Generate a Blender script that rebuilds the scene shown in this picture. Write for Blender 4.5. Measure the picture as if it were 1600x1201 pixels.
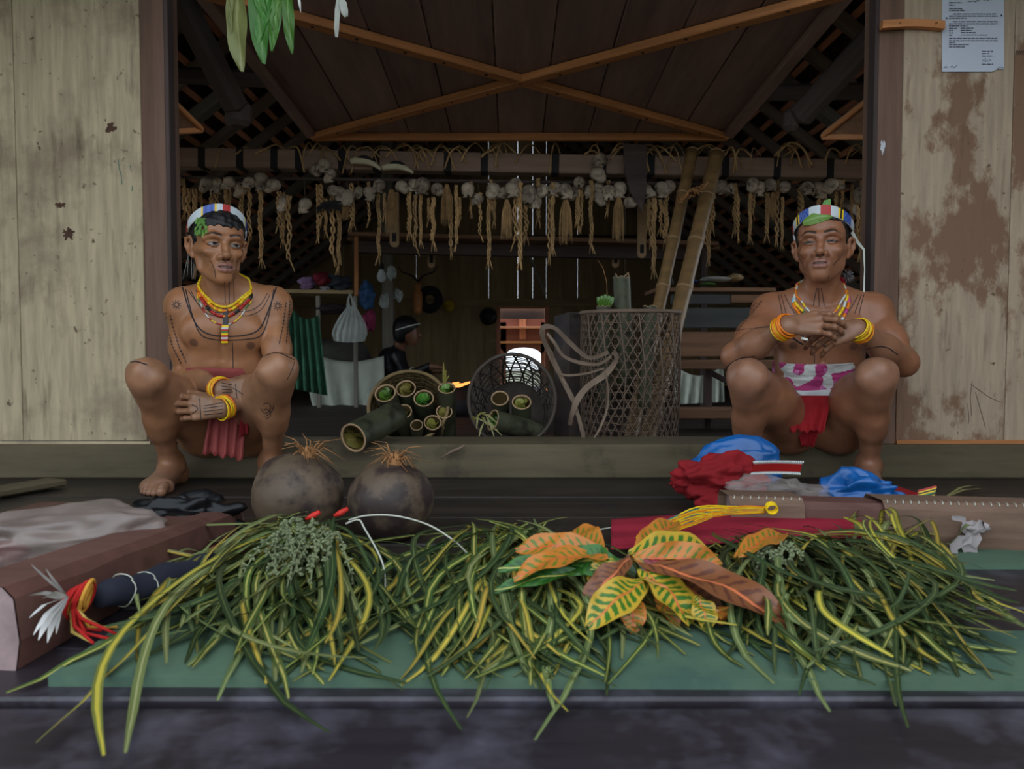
import bpy, bmesh, math, random
import numpy as np
from mathutils import Vector, Matrix, noise
from mathutils.bvhtree import BVHTree

random.seed(7)
rng = np.random.default_rng(7)
for o in list(bpy.data.objects):
    bpy.data.objects.remove(o, do_unlink=True)
SC = bpy.context.scene
COL = SC.collection

# ------------------------------------------------------------------ camera
F = 1244.0
CAMZ = 0.44
PITCH = math.radians(2.53)
cam_d = bpy.data.cameras.new('camera')
cam_d.sensor_width = 36.0
cam_d.lens = F / 1600.0 * 36.0
cam_d.clip_start = 0.05
cam_d.dof.use_dof = True
cam_d.dof.focus_distance = 2.5
cam_d.dof.aperture_fstop = 6.3
cam = bpy.data.objects.new('camera', cam_d)
cam.location = (0, 0, CAMZ)
cam.rotation_euler = (math.pi / 2 - PITCH, 0, 0)
COL.objects.link(cam)
SC.camera = cam

# ------------------------------------------------------------------ daylight
W = bpy.data.worlds.new('World')
SC.world = W
W.use_nodes = True
bg = W.node_tree.nodes['Background']
bg.inputs[0].default_value = (0.80, 0.90, 1.0, 1)     # overcast sky
bg.inputs[1].default_value = 1.0
vs = SC.view_settings
vs.view_transform = 'Standard'
vs.look = 'None'
vs.gamma = 1.0
vs.exposure = 1.1
vs.use_curve_mapping = False

# ------------------------------------------------------------------ helpers
def at(px, py, Y):
    u = (px - 800.0) / F
    v = (600.5 - py) / F
    d = Vector((u, math.cos(PITCH) + v * math.sin(PITCH), -math.sin(PITCH) + v * math.cos(PITCH)))
    t = Y / d.y
    return Vector((0, 0, CAMZ)) + d * t

def gz(px, py, z):
    p = at(px, py, 1.0) - Vector((0, 0, CAMZ))
    t = (z - CAMZ) / p.z
    return Vector((0, 0, CAMZ)) + p * t

def lin(r, g, b):
    def f(c):
        c /= 255.0
        return c / 12.92 if c <= 0.04045 else ((c + 0.055) / 1.055) ** 2.4
    return (f(r), f(g), f(b), 1.0)

def wm(o):
    m = o.matrix_basis.copy()
    if o.parent:
        m = wm(o.parent) @ o.matrix_parent_inverse @ m
    return m

def par(o, p):
    if p is not None:
        o.parent = p
        o.matrix_parent_inverse = wm(p).inverted()
    return o

def tag(o, label, cat, group=None):
    o['label'] = label
    o['category'] = cat
    if group:
        o['group'] = group
    return o

def structure(o, label=None):
    o['kind'] = 'structure'
    if label:
        o['label'] = label
    return o

def thing(name, label, cat, loc=(0, 0, 0), group=None, rotz=0.0):
    o = bpy.data.objects.new(name, None)
    o.empty_display_size = 0.05
    COL.objects.link(o)
    o.location = loc
    o.rotation_euler = (0, 0, rotz)
    return tag(o, label, cat, group)

def empty_struct(name, loc=(0, 0, 0)):
    o = bpy.data.objects.new(name, None)
    COL.objects.link(o)
    o.location = loc
    o['kind'] = 'structure'
    return o

class MB:
    def __init__(s):
        s.v = []; s.f = []; s.uv = {}; s.col = {}
    def add(s, vs, fs, uvs=None, col=None):
        b = len(s.v)
        s.v.extend([tuple(p) for p in vs])
        for i, f in enumerate(fs):
            if uvs is not None:
                s.uv[len(s.f)] = [uvs[j] for j in f]
            if col is not None:
                s.col[len(s.f)] = col
            s.f.append(tuple(b + j for j in f))
        return s
    def box(s, lo, hi, col=None):
        x0, y0, z0 = lo; x1, y1, z1 = hi
        v = [(x0,y0,z0),(x1,y0,z0),(x1,y1,z0),(x0,y1,z0),(x0,y0,z1),(x1,y0,z1),(x1,y1,z1),(x0,y1,z1)]
        f = [(3,2,1,0),(4,5,6,7),(0,1,5,4),(1,2,6,5),(2,3,7,6),(3,0,4,7)]
        return s.add(v, f, None, col)
    def tube(s, pts, rad, n=8, cap=True, flat=1.0, up=None, col=None):
        pts = [Vector(p) for p in pts]
        m = len(pts)
        if not hasattr(rad, '__len__'):
            rad = [rad] * m
        T = []
        for i in range(m):
            a = pts[max(i-1, 0)]; b = pts[min(i+1, m-1)]
            d = b - a
            T.append(d.normalized() if d.length > 1e-9 else Vector((0,0,1)))
        u = Vector(up) if up is not None else (Vector((0,0,1)) if abs(T[0].z) < 0.9 else Vector((1,0,0)))
        vs = []; uvs = []
        for i in range(m):
            u = (u - T[i] * u.dot(T[i]))
            if u.length < 1e-6:
                u = T[i].orthogonal()
            u.normalize()
            w = T[i].cross(u)
            for j in range(n):
                a = 2 * math.pi * j / n
                vs.append(pts[i] + (w * math.cos(a) + u * math.sin(a) * flat) * rad[i])
                uvs.append((j / n, i / max(m - 1, 1)))
        fs = []
        for i in range(m - 1):
            for j in range(n):
                k = (j + 1) % n
                fs.append((i*n+j, i*n+k, (i+1)*n+k, (i+1)*n+j))
        if cap:
            fs.append(tuple(reversed(range(n))))
            fs.append(tuple(range((m-1)*n, m*n)))
        return s.add(vs, fs, uvs, col)
    def ribbon(s, pts, wid, up=(0,0,1), fold=0.0, twist=None, col=None):
        pts = [Vector(p) for p in pts]
        m = len(pts)
        if not hasattr(wid, '__len__'):
            wid = [wid] * m
        vs = []; uvs = []
        up = Vector(up)
        for i in range(m):
            t = (pts[min(i+1, m-1)] - pts[max(i-1, 0)])
            t = t.normalized() if t.length > 1e-9 else Vector((0,1,0))
            sd = t.cross(up)
            if sd.length < 1e-4:
                sd = t.orthogonal()
            sd.normalize()
            nn = sd.cross(t).normalized()
            if twist is not None:
                a = twist[i] if hasattr(twist, '__len__') else twist
                sd, nn = sd * math.cos(a) + nn * math.sin(a), nn * math.cos(a) - sd * math.sin(a)
            w = wid[i] * 0.5
            vs += [pts[i] - sd * w + nn * (fold * w), pts[i], pts[i] + sd * w + nn * (fold * w)]
            v = i / (m - 1)
            uvs += [(0, v), (0.5, v), (1, v)]
        fs = []
        for i in range(m - 1):
            a = 3 * i
            fs += [(a, a+1, a+4, a+3), (a+1, a+2, a+5, a+4)]
        return s.add(vs, fs, uvs, col)
    def sheet(s, P, col=None):
        h = len(P); w = len(P[0])
        vs = [q for r in P for q in r]
        uvs = [(j / (w-1), i / (h-1)) for i in range(h) for j in range(w)]
        fs = [(i*w+j, i*w+j+1, (i+1)*w+j+1, (i+1)*w+j) for i in range(h-1) for j in range(w-1)]
        return s.add(vs, fs, uvs, col)
    def prism(s, poly, z0, z1, col=None):
        n = len(poly)
        vs = [(p[0], p[1], z0) for p in poly] + [(p[0], p[1], z1) for p in poly]
        fs = [tuple(reversed(range(n))), tuple(range(n, 2*n))]
        fs += [(i, (i+1) % n, n + (i+1) % n, n + i) for i in range(n)]
        return s.add(vs, fs, None, col)
    def lathe(s, prof, n=24, M=None, col=None):
        vs = []; uvs = []
        for i, (r, z) in enumerate(prof):
            for j in range(n):
                a = 2*math.pi*j/n
                p = Vector((r*math.cos(a), r*math.sin(a), z))
                vs.append(M @ p if M is not None else p)
                uvs.append((j/n, i/(len(prof)-1)))
        fs = []
        for i in range(len(prof)-1):
            for j in range(n):
                k = (j+1) % n
                fs.append((i*n+j, i*n+k, (i+1)*n+k, (i+1)*n+j))
        return s.add(vs, fs, uvs, col)
    def mesh(s, name, mat, smooth=True):
        me = bpy.data.meshes.new(name)
        me.from_pydata(s.v, [], s.f)
        if s.uv:
            l = me.uv_layers.new(name='UVMap')
            buf = np.zeros((len(me.loops), 2), np.float32)
            k = 0
            for i, f in enumerate(s.f):
                u = s.uv.get(i)
                for j in range(len(f)):
                    if u: buf[k] = u[j]
                    k += 1
            l.data.foreach_set('uv', buf.ravel())
        if s.col:
            a = me.attributes.new('Col', 'FLOAT_COLOR', 'FACE')
            buf = np.ones((len(s.f), 4), np.float32)
            for i in range(len(s.f)):
                c = s.col.get(i)
                if c: buf[i] = c
            a.data.foreach_set('color', buf.ravel())
        if smooth:
            me.polygons.foreach_set('use_smooth', [True] * len(me.polygons))
        me.materials.append(mat)
        me.update()
        return me
    def build(s, name, mat, parent=None, smooth=True):
        o = bpy.data.objects.new(name, s.mesh(name, mat, smooth))
        COL.objects.link(o)
        return par(o, parent)

_bevcache = {}
def boxmesh(L, w, h, bev, mat):
    key = (round(L,4), round(w,4), round(h,4), round(bev,4), mat.name)
    if key in _bevcache:
        return _bevcache[key]
    bm = bmesh.new()
    bmesh.ops.create_cube(bm, size=1.0)
    for v in bm.verts:
        v.co = Vector((v.co.x*L, v.co.y*w, v.co.z*h))
    if bev > 0:
        bmesh.ops.bevel(bm, geom=list(bm.edges), offset=min(bev, 0.45*min(L,w,h)), segments=1, affect='EDGES')
    me = bpy.data.meshes.new('board')
    bm.to_mesh(me); bm.free()
    me.materials.append(mat)
    _bevcache[key] = me
    return me

def beam(name, a, b, w, h, mat, parent=None, up=(0,0,1), bev=0.004, roll=0.0):
    """board from a to b: width w across, thickness h along 'up'; grain along local X"""
    a = Vector(a); b = Vector(b)
    d = b - a
    x = d.normalized()
    y = Vector(up).cross(x)
    if y.length < 1e-5:
        y = x.orthogonal()
    y.normalize()
    z = x.cross(y)
    if roll:
        y, z = y*math.cos(roll)+z*math.sin(roll), z*math.cos(roll)-y*math.sin(roll)
    o = bpy.data.objects.new(name, boxmesh(d.length, w, h, bev, mat))
    COL.objects.link(o)
    m = Matrix((x, y, z)).transposed().to_4x4()
    m.translation = (a + b) / 2
    if parent is not None:
        o.parent = parent
        o.matrix_parent_inverse = wm(parent).inverted()
    o.matrix_basis = m
    return o

def fbm(p, o=4):
    return noise.fractal(Vector(p), 1.0, 2.0, o)

# ------------------------------------------------------------------ materials
def _nt(name):
    m = bpy.data.materials.new(name)
    m.use_nodes = True
    nt = m.node_tree
    b = nt.nodes['Principled BSDF']
    return m, nt, b

def pm(name, c, rough=0.65, var=0.25, scale=6.0, st=(1,1,1), bump=0.25, bscale=None, spec=0.3,
       rnd=0.0, stain=None, stain_scale=2.5, stain_lo=0.5, stain_hi=0.62, trans=0.0, alpha=1.0, sss=0.0, thin=0.0, detail=6.0, stain_st=(1,1,1), speck=None):
    m, nt, b = _nt(name)
    N = nt.nodes; L = nt.links
    tc = N.new('ShaderNodeTexCoord')
    mp = N.new('ShaderNodeMapping'); mp.inputs['Scale'].default_value = st
    oi = N.new('ShaderNodeObjectInfo')
    ad = N.new('ShaderNodeVectorMath'); ad.operation = 'ADD'
    sc = N.new('ShaderNodeVectorMath'); sc.operation = 'SCALE'; sc.inputs['Scale'].default_value = 17.0
    cb = N.new('ShaderNodeCombineXYZ')
    for i in range(3): L.new(oi.outputs['Random'], cb.inputs[i])
    L.new(cb.outputs[0], sc.inputs[0])
    L.new(tc.outputs['Object'], ad.inputs[0]); L.new(sc.outputs[0], ad.inputs[1])
    L.new(ad.outputs[0], mp.inputs[0])
    nz = N.new('ShaderNodeTexNoise'); nz.inputs['Scale'].default_value = scale; nz.inputs['Detail'].default_value = detail
    nz.inputs['Roughness'].default_value = 0.62
    L.new(mp.outputs[0], nz.inputs['Vector'])
    rp = N.new('ShaderNodeValToRGB')
    e = rp.color_ramp.elements
    e[0].position = 0.32; e[1].position = 0.70
    e[0].color = tuple(max(x*(1-var), 0) for x in c[:3]) + (1,)
    e[1].color = tuple(min(x*(1+var), 1) for x in c[:3]) + (1,)
    L.new(nz.outputs['Fac'], rp.inputs[0])
    out = rp.outputs[0]
    if stain:
        mp2 = N.new('ShaderNodeMapping'); mp2.inputs['Scale'].default_value = stain_st
        L.new(ad.outputs[0], mp2.inputs[0])
        n2 = N.new('ShaderNodeTexNoise'); n2.inputs['Scale'].default_value = stain_scale; n2.inputs['Detail'].default_value = 8.0
        n2.inputs['Roughness'].default_value = 0.65
        L.new(mp2.outputs[0], n2.inputs['Vector'])
        mr = N.new('ShaderNodeMapRange'); mr.inputs[1].default_value = stain_lo; mr.inputs[2].default_value = stain_hi
        L.new(n2.outputs['Fac'], mr.inputs[0])
        mx = N.new('ShaderNodeMixRGB'); mx.inputs[2].default_value = stain
        L.new(mr.outputs[0], mx.inputs[0]); L.new(out, mx.inputs[1])
        out = mx.outputs[0]
    if speck:
        for (sscale, lo_, hi_, sst) in ((38.0, .66, .74, (1,1,1)), (9.0, .60, .82, (.5,3,3))):
            mp3 = N.new('ShaderNodeMapping'); mp3.inputs['Scale'].default_value = sst; L.new(ad.outputs[0], mp3.inputs[0])
            n4 = N.new('ShaderNodeTexNoise'); n4.inputs['Scale'].default_value = sscale; n4.inputs['Detail'].default_value = 6; L.new(mp3.outputs[0], n4.inputs['Vector'])
            m4 = N.new('ShaderNodeMapRange'); m4.inputs[1].default_value = lo_; m4.inputs[2].default_value = hi_; L.new(n4.outputs['Fac'], m4.inputs[0])
            x4 = N.new('ShaderNodeMixRGB'); x4.inputs[2].default_value = speck; L.new(m4.outputs[0], x4.inputs[0]); L.new(out, x4.inputs[1]); out = x4.outputs[0]
    if rnd > 0:
        mr2 = N.new('ShaderNodeMapRange'); mr2.inputs[3].default_value = 1-rnd; mr2.inputs[4].default_value = 1+rnd
        L.new(oi.outputs['Random'], mr2.inputs[0])
        ml = N.new('ShaderNodeMixRGB'); ml.blend_type = 'MULTIPLY'; ml.inputs[0].default_value = 1
        L.new(out, ml.inputs[1]); L.new(mr2.outputs[0], ml.inputs[2])
        out = ml.outputs[0]
    L.new(out, b.inputs['Base Color'])
    b.inputs['Roughness'].default_value = rough
    b.inputs['Specular IOR Level'].default_value = spec
    if bump > 0:
        bp = N.new('ShaderNodeBump'); bp.inputs['Strength'].default_value = bump; bp.inputs['Distance'].default_value = 0.004
        src = nz
        if bscale:
            src = N.new('ShaderNodeTexNoise'); src.inputs['Scale'].default_value = bscale; src.inputs['Detail'].default_value = 5
            L.new(mp.outputs[0], src.inputs['Vector'])
        L.new(src.outputs['Fac'], bp.inputs['Height']); L.new(bp.outputs[0], b.inputs['Normal'])
    if trans: b.inputs['Transmission Weight'].default_value = trans
    if alpha < 1: b.inputs['Alpha'].default_value = alpha
    if sss:
        b.inputs['Subsurface Weight'].default_value = sss
        b.inputs['Subsurface Radius'].default_value = (0.01, 0.004, 0.002)
        b.inputs['Subsurface Scale'].default_value = 0.5
    return m

def attr_mat(name, rough=0.6, spec=0.3, bump=0.0, sss=0.0, var=0.0, bscale=120):
    m, nt, b = _nt(name)
    N = nt.nodes; L = nt.links
    a = N.new('ShaderNodeAttribute'); a.attribute_name = 'Col'
    out = a.outputs['Color']
    nz = N.new('ShaderNodeTexNoise'); nz.inputs['Scale'].default_value = bscale; nz.inputs['Detail'].default_value = 4
    tc = N.new('ShaderNodeTexCoord'); L.new(tc.outputs['Object'], nz.inputs['Vector'])
    if var:
        n3 = N.new('ShaderNodeTexNoise'); n3.inputs['Scale'].default_value = 22; n3.inputs['Detail'].default_value = 6
        L.new(tc.outputs['Object'], n3.inputs['Vector'])
        mr = N.new('ShaderNodeMapRange'); mr.inputs[1].default_value = 0.3; mr.inputs[2].default_value = 0.7
        mr.inputs[3].default_value = 1-var; mr.inputs[4].default_value = 1+var
        L.new(n3.outputs['Fac'], mr.inputs[0])
        ml = N.new('ShaderNodeMixRGB'); ml.blend_type = 'MULTIPLY'; ml.inputs[0].default_value = 1
        L.new(out, ml.inputs[1]); L.new(mr.outputs[0], ml.inputs[2]); out = ml.outputs[0]
    L.new(out, b.inputs['Base Color'])
    if bump:
        bp = N.new('ShaderNodeBump'); bp.inputs['Strength'].default_value = bump; bp.inputs['Distance'].default_value = 0.002
        L.new(nz.outputs['Fac'], bp.inputs['Height']); L.new(bp.outputs[0], b.inputs['Normal'])
    b.inputs['Roughness'].default_value = rough
    b.inputs['Specular IOR Level'].default_value = spec
    if sss:
        b.inputs['Subsurface Weight'].default_value = sss
        b.inputs['Subsurface Radius'].default_value = (0.008, 0.003, 0.0015)
        b.inputs['Subsurface Scale'].default_value = 0.4
    return m

def leaf_mat(name, edge, mid, lo=0.13, hi=0.2, rnd=0.35, rough=0.42):
    """strap leaf: stripe along the midrib from the leaf's own UV"""
    m, nt, b = _nt(name)
    N = nt.nodes; L = nt.links
    uv = N.new('ShaderNodeUVMap'); uv.uv_map = 'UVMap'
    sp = N.new('ShaderNodeSeparateXYZ'); L.new(uv.outputs[0], sp.inputs[0])
    sb = N.new('ShaderNodeMath'); sb.operation = 'SUBTRACT'; sb.inputs[1].default_value = 0.5; L.new(sp.outputs[0], sb.inputs[0])
    ab = N.new('ShaderNodeMath'); ab.operation = 'ABSOLUTE'; L.new(sb.outputs[0], ab.inputs[0])
    oi = N.new('ShaderNodeObjectInfo')
    nz = N.new('ShaderNodeTexNoise'); nz.inputs['Scale'].default_value = 14; nz.noise_dimensions = '4D'
    mw = N.new('ShaderNodeMath'); mw.operation = 'MULTIPLY'; mw.inputs[1].default_value = 40; L.new(oi.outputs['Random'], mw.inputs[0])
    L.new(mw.outputs[0], nz.inputs['W']); L.new(uv.outputs[0], nz.inputs['Vector'])
    ns = N.new('ShaderNodeMath'); ns.operation = 'MULTIPLY_ADD'; ns.inputs[1].default_value = 0.22; ns.inputs[2].default_value = -0.11
    L.new(nz.outputs['Fac'], ns.inputs[0])
    su = N.new('ShaderNodeMath'); su.operation = 'ADD'; L.new(ab.outputs[0], su.inputs[0]); L.new(ns.outputs[0], su.inputs[1])
    mr = N.new('ShaderNodeMapRange'); mr.inputs[1].default_value = lo; mr.inputs[2].default_value = hi; L.new(su.outputs[0], mr.inputs[0])
    mx = N.new('ShaderNodeMixRGB'); mx.inputs[1].default_value = mid; mx.inputs[2].default_value = edge
    L.new(mr.outputs[0], mx.inputs[0])
    hs = N.new('ShaderNodeHueSaturation')
    r1 = N.new('ShaderNodeMapRange'); r1.inputs[3].default_value = 1-rnd; r1.inputs[4].default_value = 1+rnd; L.new(oi.outputs['Random'], r1.inputs[0])
    m2 = N.new('ShaderNodeMath'); m2.operation = 'MULTIPLY'; m2.inputs[1].default_value = 7.31; L.new(oi.outputs['Random'], m2.inputs[0])
    fr = N.new('ShaderNodeMath'); fr.operation = 'FRACT'; L.new(m2.outputs[0], fr.inputs[0])
    r2 = N.new('ShaderNodeMapRange'); r2.inputs[3].default_value = 0.475; r2.inputs[4].default_value = 0.515; L.new(fr.outputs[0], r2.inputs[0])
    L.new(r1.outputs[0], hs.inputs['Value']); L.new(r2.outputs[0], hs.inputs['Hue']); L.new(mx.outputs[0], hs.inputs['Color'])
    L.new(hs.outputs[0], b.inputs['Base Color'])
    b.inputs['Roughness'].default_value = rough
    b.inputs['Specular IOR Level'].default_value = 0.4
    return m

def flat_mat(name, c, rough=0.5, spec=0.3):
    m, nt, b = _nt(name)
    b.inputs['Base Color'].default_value = c
    b.inputs['Roughness'].default_value = rough
    b.inputs['Specular IOR Level'].default_value = spec
    return m
# ------------------------------------------------------------------ wood materials
M_PLY_L = pm('plywood_olive', lin(176,160,130), 0.7, 0.20, 5, (.8,9,1.2), 0.25, stain=lin(122,104,86), stain_scale=3.2, stain_lo=0.50, stain_hi=0.72, rnd=0.04, speck=lin(96,80,62))
M_PLY_R = pm('plywood_worn', lin(174,154,130), 0.7, 0.18, 5, (.8,9,1.2), 0.25, stain=lin(130,100,78), stain_scale=3.4, stain_lo=0.51, stain_hi=0.56, rnd=0.04, stain_st=(.6,1,1), speck=lin(104,82,64))
M_JAMB = pm('jamb_wood', lin(112,86,72), 0.7, 0.25, 3, (0.6,8,8), 0.25, rnd=0.08)
M_SILL = pm('sill_wood', lin(92,82,62), 0.7, 0.28, 3, (0.8,5,5), 0.25, stain=lin(48,42,32), stain_scale=5, stain_lo=0.55, stain_hi=0.75)
M_DECK = pm('deck_wood', lin(46,39,34), 0.5, 0.45, 2.5, (0.7,10,10), 0.3, spec=0.45, rnd=0.22, stain=lin(28,24,22), stain_scale=6, stain_lo=0.5, stain_hi=0.75)
M_STEP = pm('step_wood', lin(40,35,40), 0.42, 0.35, 2.5, (0.7,6,6), 0.25, spec=0.45, rnd=0.10, stain=lin(84,80,92), stain_scale=7, stain_lo=0.46, stain_hi=0.74)  # mottled wood; the bluish tint puts the sky's reflection into its colour
M_FLOOR = pm('floor_wood', lin(50,40,34), 0.6, 0.35, 2.5, (0.7,8,8), 0.2, rnd=0.2)
M_DARK = pm('smoked_wood', lin(74,62,58), 0.75, 0.3, 3, (0.6,8,8), 0.25, rnd=0.15)
M_RAFT = pm('rafter_wood', lin(124,110,98), 0.75, 0.25, 3, (0.6,8,8), 0.2, rnd=0.12)
M_GREYW = pm('grey_wood', lin(128,122,112), 0.75, 0.25, 3, (0.6,8,8), 0.2, rnd=0.1)
M_HATCH = pm('hatch_plank_wood', lin(140,112,104), 0.6, 0.26, 2.2, (0.8,7,7), 0.2, rnd=0.14, stain=lin(150,126,114), stain_scale=2.6, stain_lo=0.55, stain_hi=0.8, stain_st=(0.6,4,4))
M_BRACE = pm('brace_wood', lin(178,118,72), 0.6, 0.25, 3, (0.8,10,10), 0.2, rnd=0.1)
M_SHELFW = pm('shelf_wood', lin(132,98,74), 0.7, 0.25, 3, (0.8,8,8), 0.2, rnd=0.15)
M_BACKW = pm('back_plank_wood', lin(156,134,98), 0.75, 0.25, 2, (0.7,6,6), 0.2, rnd=0.16)
M_LATH = pm('thatch_lath', lin(204,140,108), 0.8, 0.3, 4, (0.5,6,6), 0.2, rnd=0.2)
M_THATCH = pm('thatch', lin(60,42,36), 0.9, 0.5, 20, (1,1,1), 0.6)
M_BEAMW = pm('skull_beam_wood', lin(146,120,104), 0.75, 0.22, 3, (0.6,7,7), 0.2)
M_BLACK = pm('black_paint', lin(34,32,34), 0.7, 0.2, 10)
M_SOIL = pm('soil', lin(110,110,88), 0.9, 0.3, 1.5)
M_NAIL = flat_mat('nail_head', lin(24,18,16), 0.6)

Y0 = 2.70
OL = at(268, 450, Y0).x
OR = at(1361, 450, Y0).x
SILL_Z = at(800, 694, Y0).z
FLOOR_Z = 0.0
RIDGE = 3.25
def roofz(x): return RIDGE - 0.767 * abs(x)

# ground outside
g = MB().box((-40, -40, -0.62), (40, 40, -0.6)).build('ground', M_SOIL, None, False)
structure(g, 'bare ground around the raised house')

# deck in front of the door sill
deck = empty_struct('floor')
structure(deck, 'dark plank veranda deck in front of the doorway')
yb = [gz(800, y, 0).y for y in (746, 776, 808, 850, 884, 950, 1012, 1092)]
for i in range(len(yb)-1):
    ya, yc = yb[i], yb[i+1]
    beam('plank', (-3.0, (ya+yc)/2, -0.02 - 0.002*(i % 2)), (3.0, (ya+yc)/2, -0.02 - 0.002*(i % 2)), ya-yc-0.006, 0.04, M_STEP if i > 3 else M_DECK, deck, bev=0.004)
yf = yb[-1]
beam('plank', (-3.0, yf-0.008-0.17, -0.026), (3.0, yf-0.008-0.17, -0.026), 0.34, 0.04, M_STEP, deck, bev=0.006)
beam('plank', (-3.0, yf-0.36-0.17, -0.026), (3.0, yf-0.36-0.17, -0.026), 0.34, 0.04, M_STEP, deck, bev=0.006)
beam('joist', (-3.0, 0.5, -0.1), (3.0, 0.5, -0.1), 0.1, 0.11, M_DARK, deck)

# sill beam
s = beam('baseboard_front', (-3.0, Y0+0.12, SILL_Z/2), (3.0, Y0+0.12, SILL_Z/2), 0.26, SILL_Z, M_SILL, None, bev=0.006)
structure(s, 'long worn timber sill under the doorway and walls')

# board wall added out of frame to block light from the right
wv = empty_struct('wall_light_block'); structure(wv, 'added board wall out of view that blocks light from the right')
for i in range(12):
    ya = -1.6 + i*.355
    beam('plank', (2.45, ya+.177, -.6), (2.45, ya+.177, 1.36), .35, .03, M_JAMB, wv, up=(1,0,0))

# front walls (plywood sheets)
wl = empty_struct('wall_left'); structure(wl, 'olive stained plywood wall left of the doorway')
xl = at(224, 450, Y0).x
xs = at(30, 500, Y0).x
def vpanel(name, x0, x1, z0, z1, y, th, mat, parent):
    return beam(name, ((x0+x1)/2, y+th/2, z0), ((x0+x1)/2, y+th/2, z1), x1-x0, th, mat, parent, up=(0,-1,0), bev=0.002)
vpanel('plywood_sheet', xs+0.001, xl, SILL_Z+0.012, 2.3, Y0+0.004, 0.012, M_PLY_L, wl)
vpanel('plywood_sheet', xs-1.0, xs-0.001, SILL_Z+0.012, 2.3, Y0+0.004, 0.012, M_PLY_L, wl)
vpanel('plywood_sheet', -4.3, xs-1.002, -0.6, 2.3, Y0+0.004, 0.012, M_PLY_L, wl)
beam('bottom_batten', (-2.0, Y0+0.008, SILL_Z+0.005), (xl+0.012, Y0+0.008, SILL_Z+0.005), 0.014, 0.010, M_PLY_L, wl, bev=0.001)
wr = empty_struct('wall_right'); structure(wr, 'peeling brown plywood wall right of the doorway')
xr = at(1406, 450, Y0).x
xs2 = at(1577, 450, Y0).x
vpanel('plywood_sheet', xr, xs2-0.001, SILL_Z+0.012, 2.3, Y0+0.004, 0.012, M_PLY_R, wr)
vpanel('plywood_sheet', xs2+0.001, xs2+1.0, SILL_Z+0.012, 2.3, Y0+0.004, 0.012, M_PLY_R, wr)
vpanel('plywood_sheet', xs2+1.002, 4.3, -0.6, 2.3, Y0+0.004, 0.012, M_PLY_R, wr)
beam('bottom_batten', (xr, Y0+0.006, SILL_Z+0.008), (2.3, Y0+0.006, SILL_Z+0.008), 0.016, 0.014, M_BRACE, wr, bev=0.001)
# jambs
def jamb(n, x0, x1, lab):
    t = empty_struct(n); structure(t, lab)
    vpanel('jamb_board', x0, x1, SILL_Z, 2.1, Y0+0.012, 0.10, M_JAMB, t)
    return t
j1 = jamb('trim_1', xl-0.02, OL-0.010, 'brown timber jamb at the left of the doorway')
vpanel('jamb_bead', OL-0.014, OL, SILL_Z, 2.1, Y0+0.006, 0.05, M_DARK, j1)
j2 = jamb('trim_2', OR+0.010, xr+0.02, 'brown timber jamb at the right of the doorway')
vpanel('jamb_bead', OR, OR+0.014, SILL_Z, 2.1, Y0+0.006, 0.05, M_DARK, j2)
h = beam('trim_3', (-1.6, Y0+0.06, 1.93), (1.7, Y0+0.06, 1.93), 0.11, 0.12, M_JAMB, None); structure(h, 'timber header above the doorway')
up = MB()
up.add([(-4.3, Y0+0.03, 1.98), (4.3, Y0+0.03, 1.98), (1.65, Y0+0.03, 1.98), (0, Y0+0.03, RIDGE), (-1.65, Y0+0.03, 1.98)], [(4, 2, 3)])
up = up.build('wall_gable', M_PLY_L, None, False); structure(up, 'plywood gable above the doorway')

# old marks on the plywood and jamb
M_KNOT = pm('knot_brown', lin(78,54,42), .8, .3, 30)
M_PENG = flat_mat('green_pen', lin(56,110,96), .8)
M_CHALK = flat_mat('white_smear', lin(196,196,200), .8)
def mark(name, px, py, r, mat, parent, seed, sx=1.0, sz=1.0, y=None):
    g = MB(); c = at(px, py, Y0+.003 if y is None else y); rr_ = random.Random(seed); k = 26
    vs = [c] + [c + Vector((sx*math.cos(a), 0, sz*math.sin(a)))*(r/F*Y0*rr_.uniform(.45, 1.1)) for a in [2*math.pi*i/k for i in range(k)]]
    g.add(vs, [(0, 1+(i+1) % k, 1+i) for i in range(k)])
    return g.build(name, mat, parent, False)
mark('knot_mark', 107, 365, 11, M_KNOT, wl, 1); mark('knot_mark', 173, 200, 9, M_KNOT, wl, 2, 1, 1.1); mark('knot_mark', 95, 320, 5, M_KNOT, wl, 3, 2.2, 1)
mark('paint_smear', 1379, 230, 8, M_CHALK, j2, 5, .6, 1.5, Y0+.010); mark('paint_smear', 1366, 243, 3, M_CHALK, j2, 6, 1, 1, Y0+.010)
for pts in (((185,248),(186,262),(189,272),(191,288)), ((203,258),(205,268)), ((207,290),(206,298))):
    MB().ribbon([at(x, y, Y0+.003) for x, y in pts], .0022, (0,-1,0)).build('pen_stroke', M_PENG, wl)
for pts in (((1519,595),(1516,620),(1518,650)), ((1517,600),(1545,620),(1563,628)), ((1524,612),(1532,640),(1540,668)), ((1512,630),(1514,655),(1513,662))):
    MB().ribbon([at(x, y, Y0+.003) for x, y in pts], .0016, (0,-1,0)).build('scratch', M_KNOT, wr)
hr = beam('veranda_rail', (-3.0, 2.47, at(400,-62,2.45).z), (2.44, 2.47, at(400,-62,2.45).z), .035, .035, M_JAMB, None); structure(hr, 'thin rail under the veranda roof that carries the leaf bunch')

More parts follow.
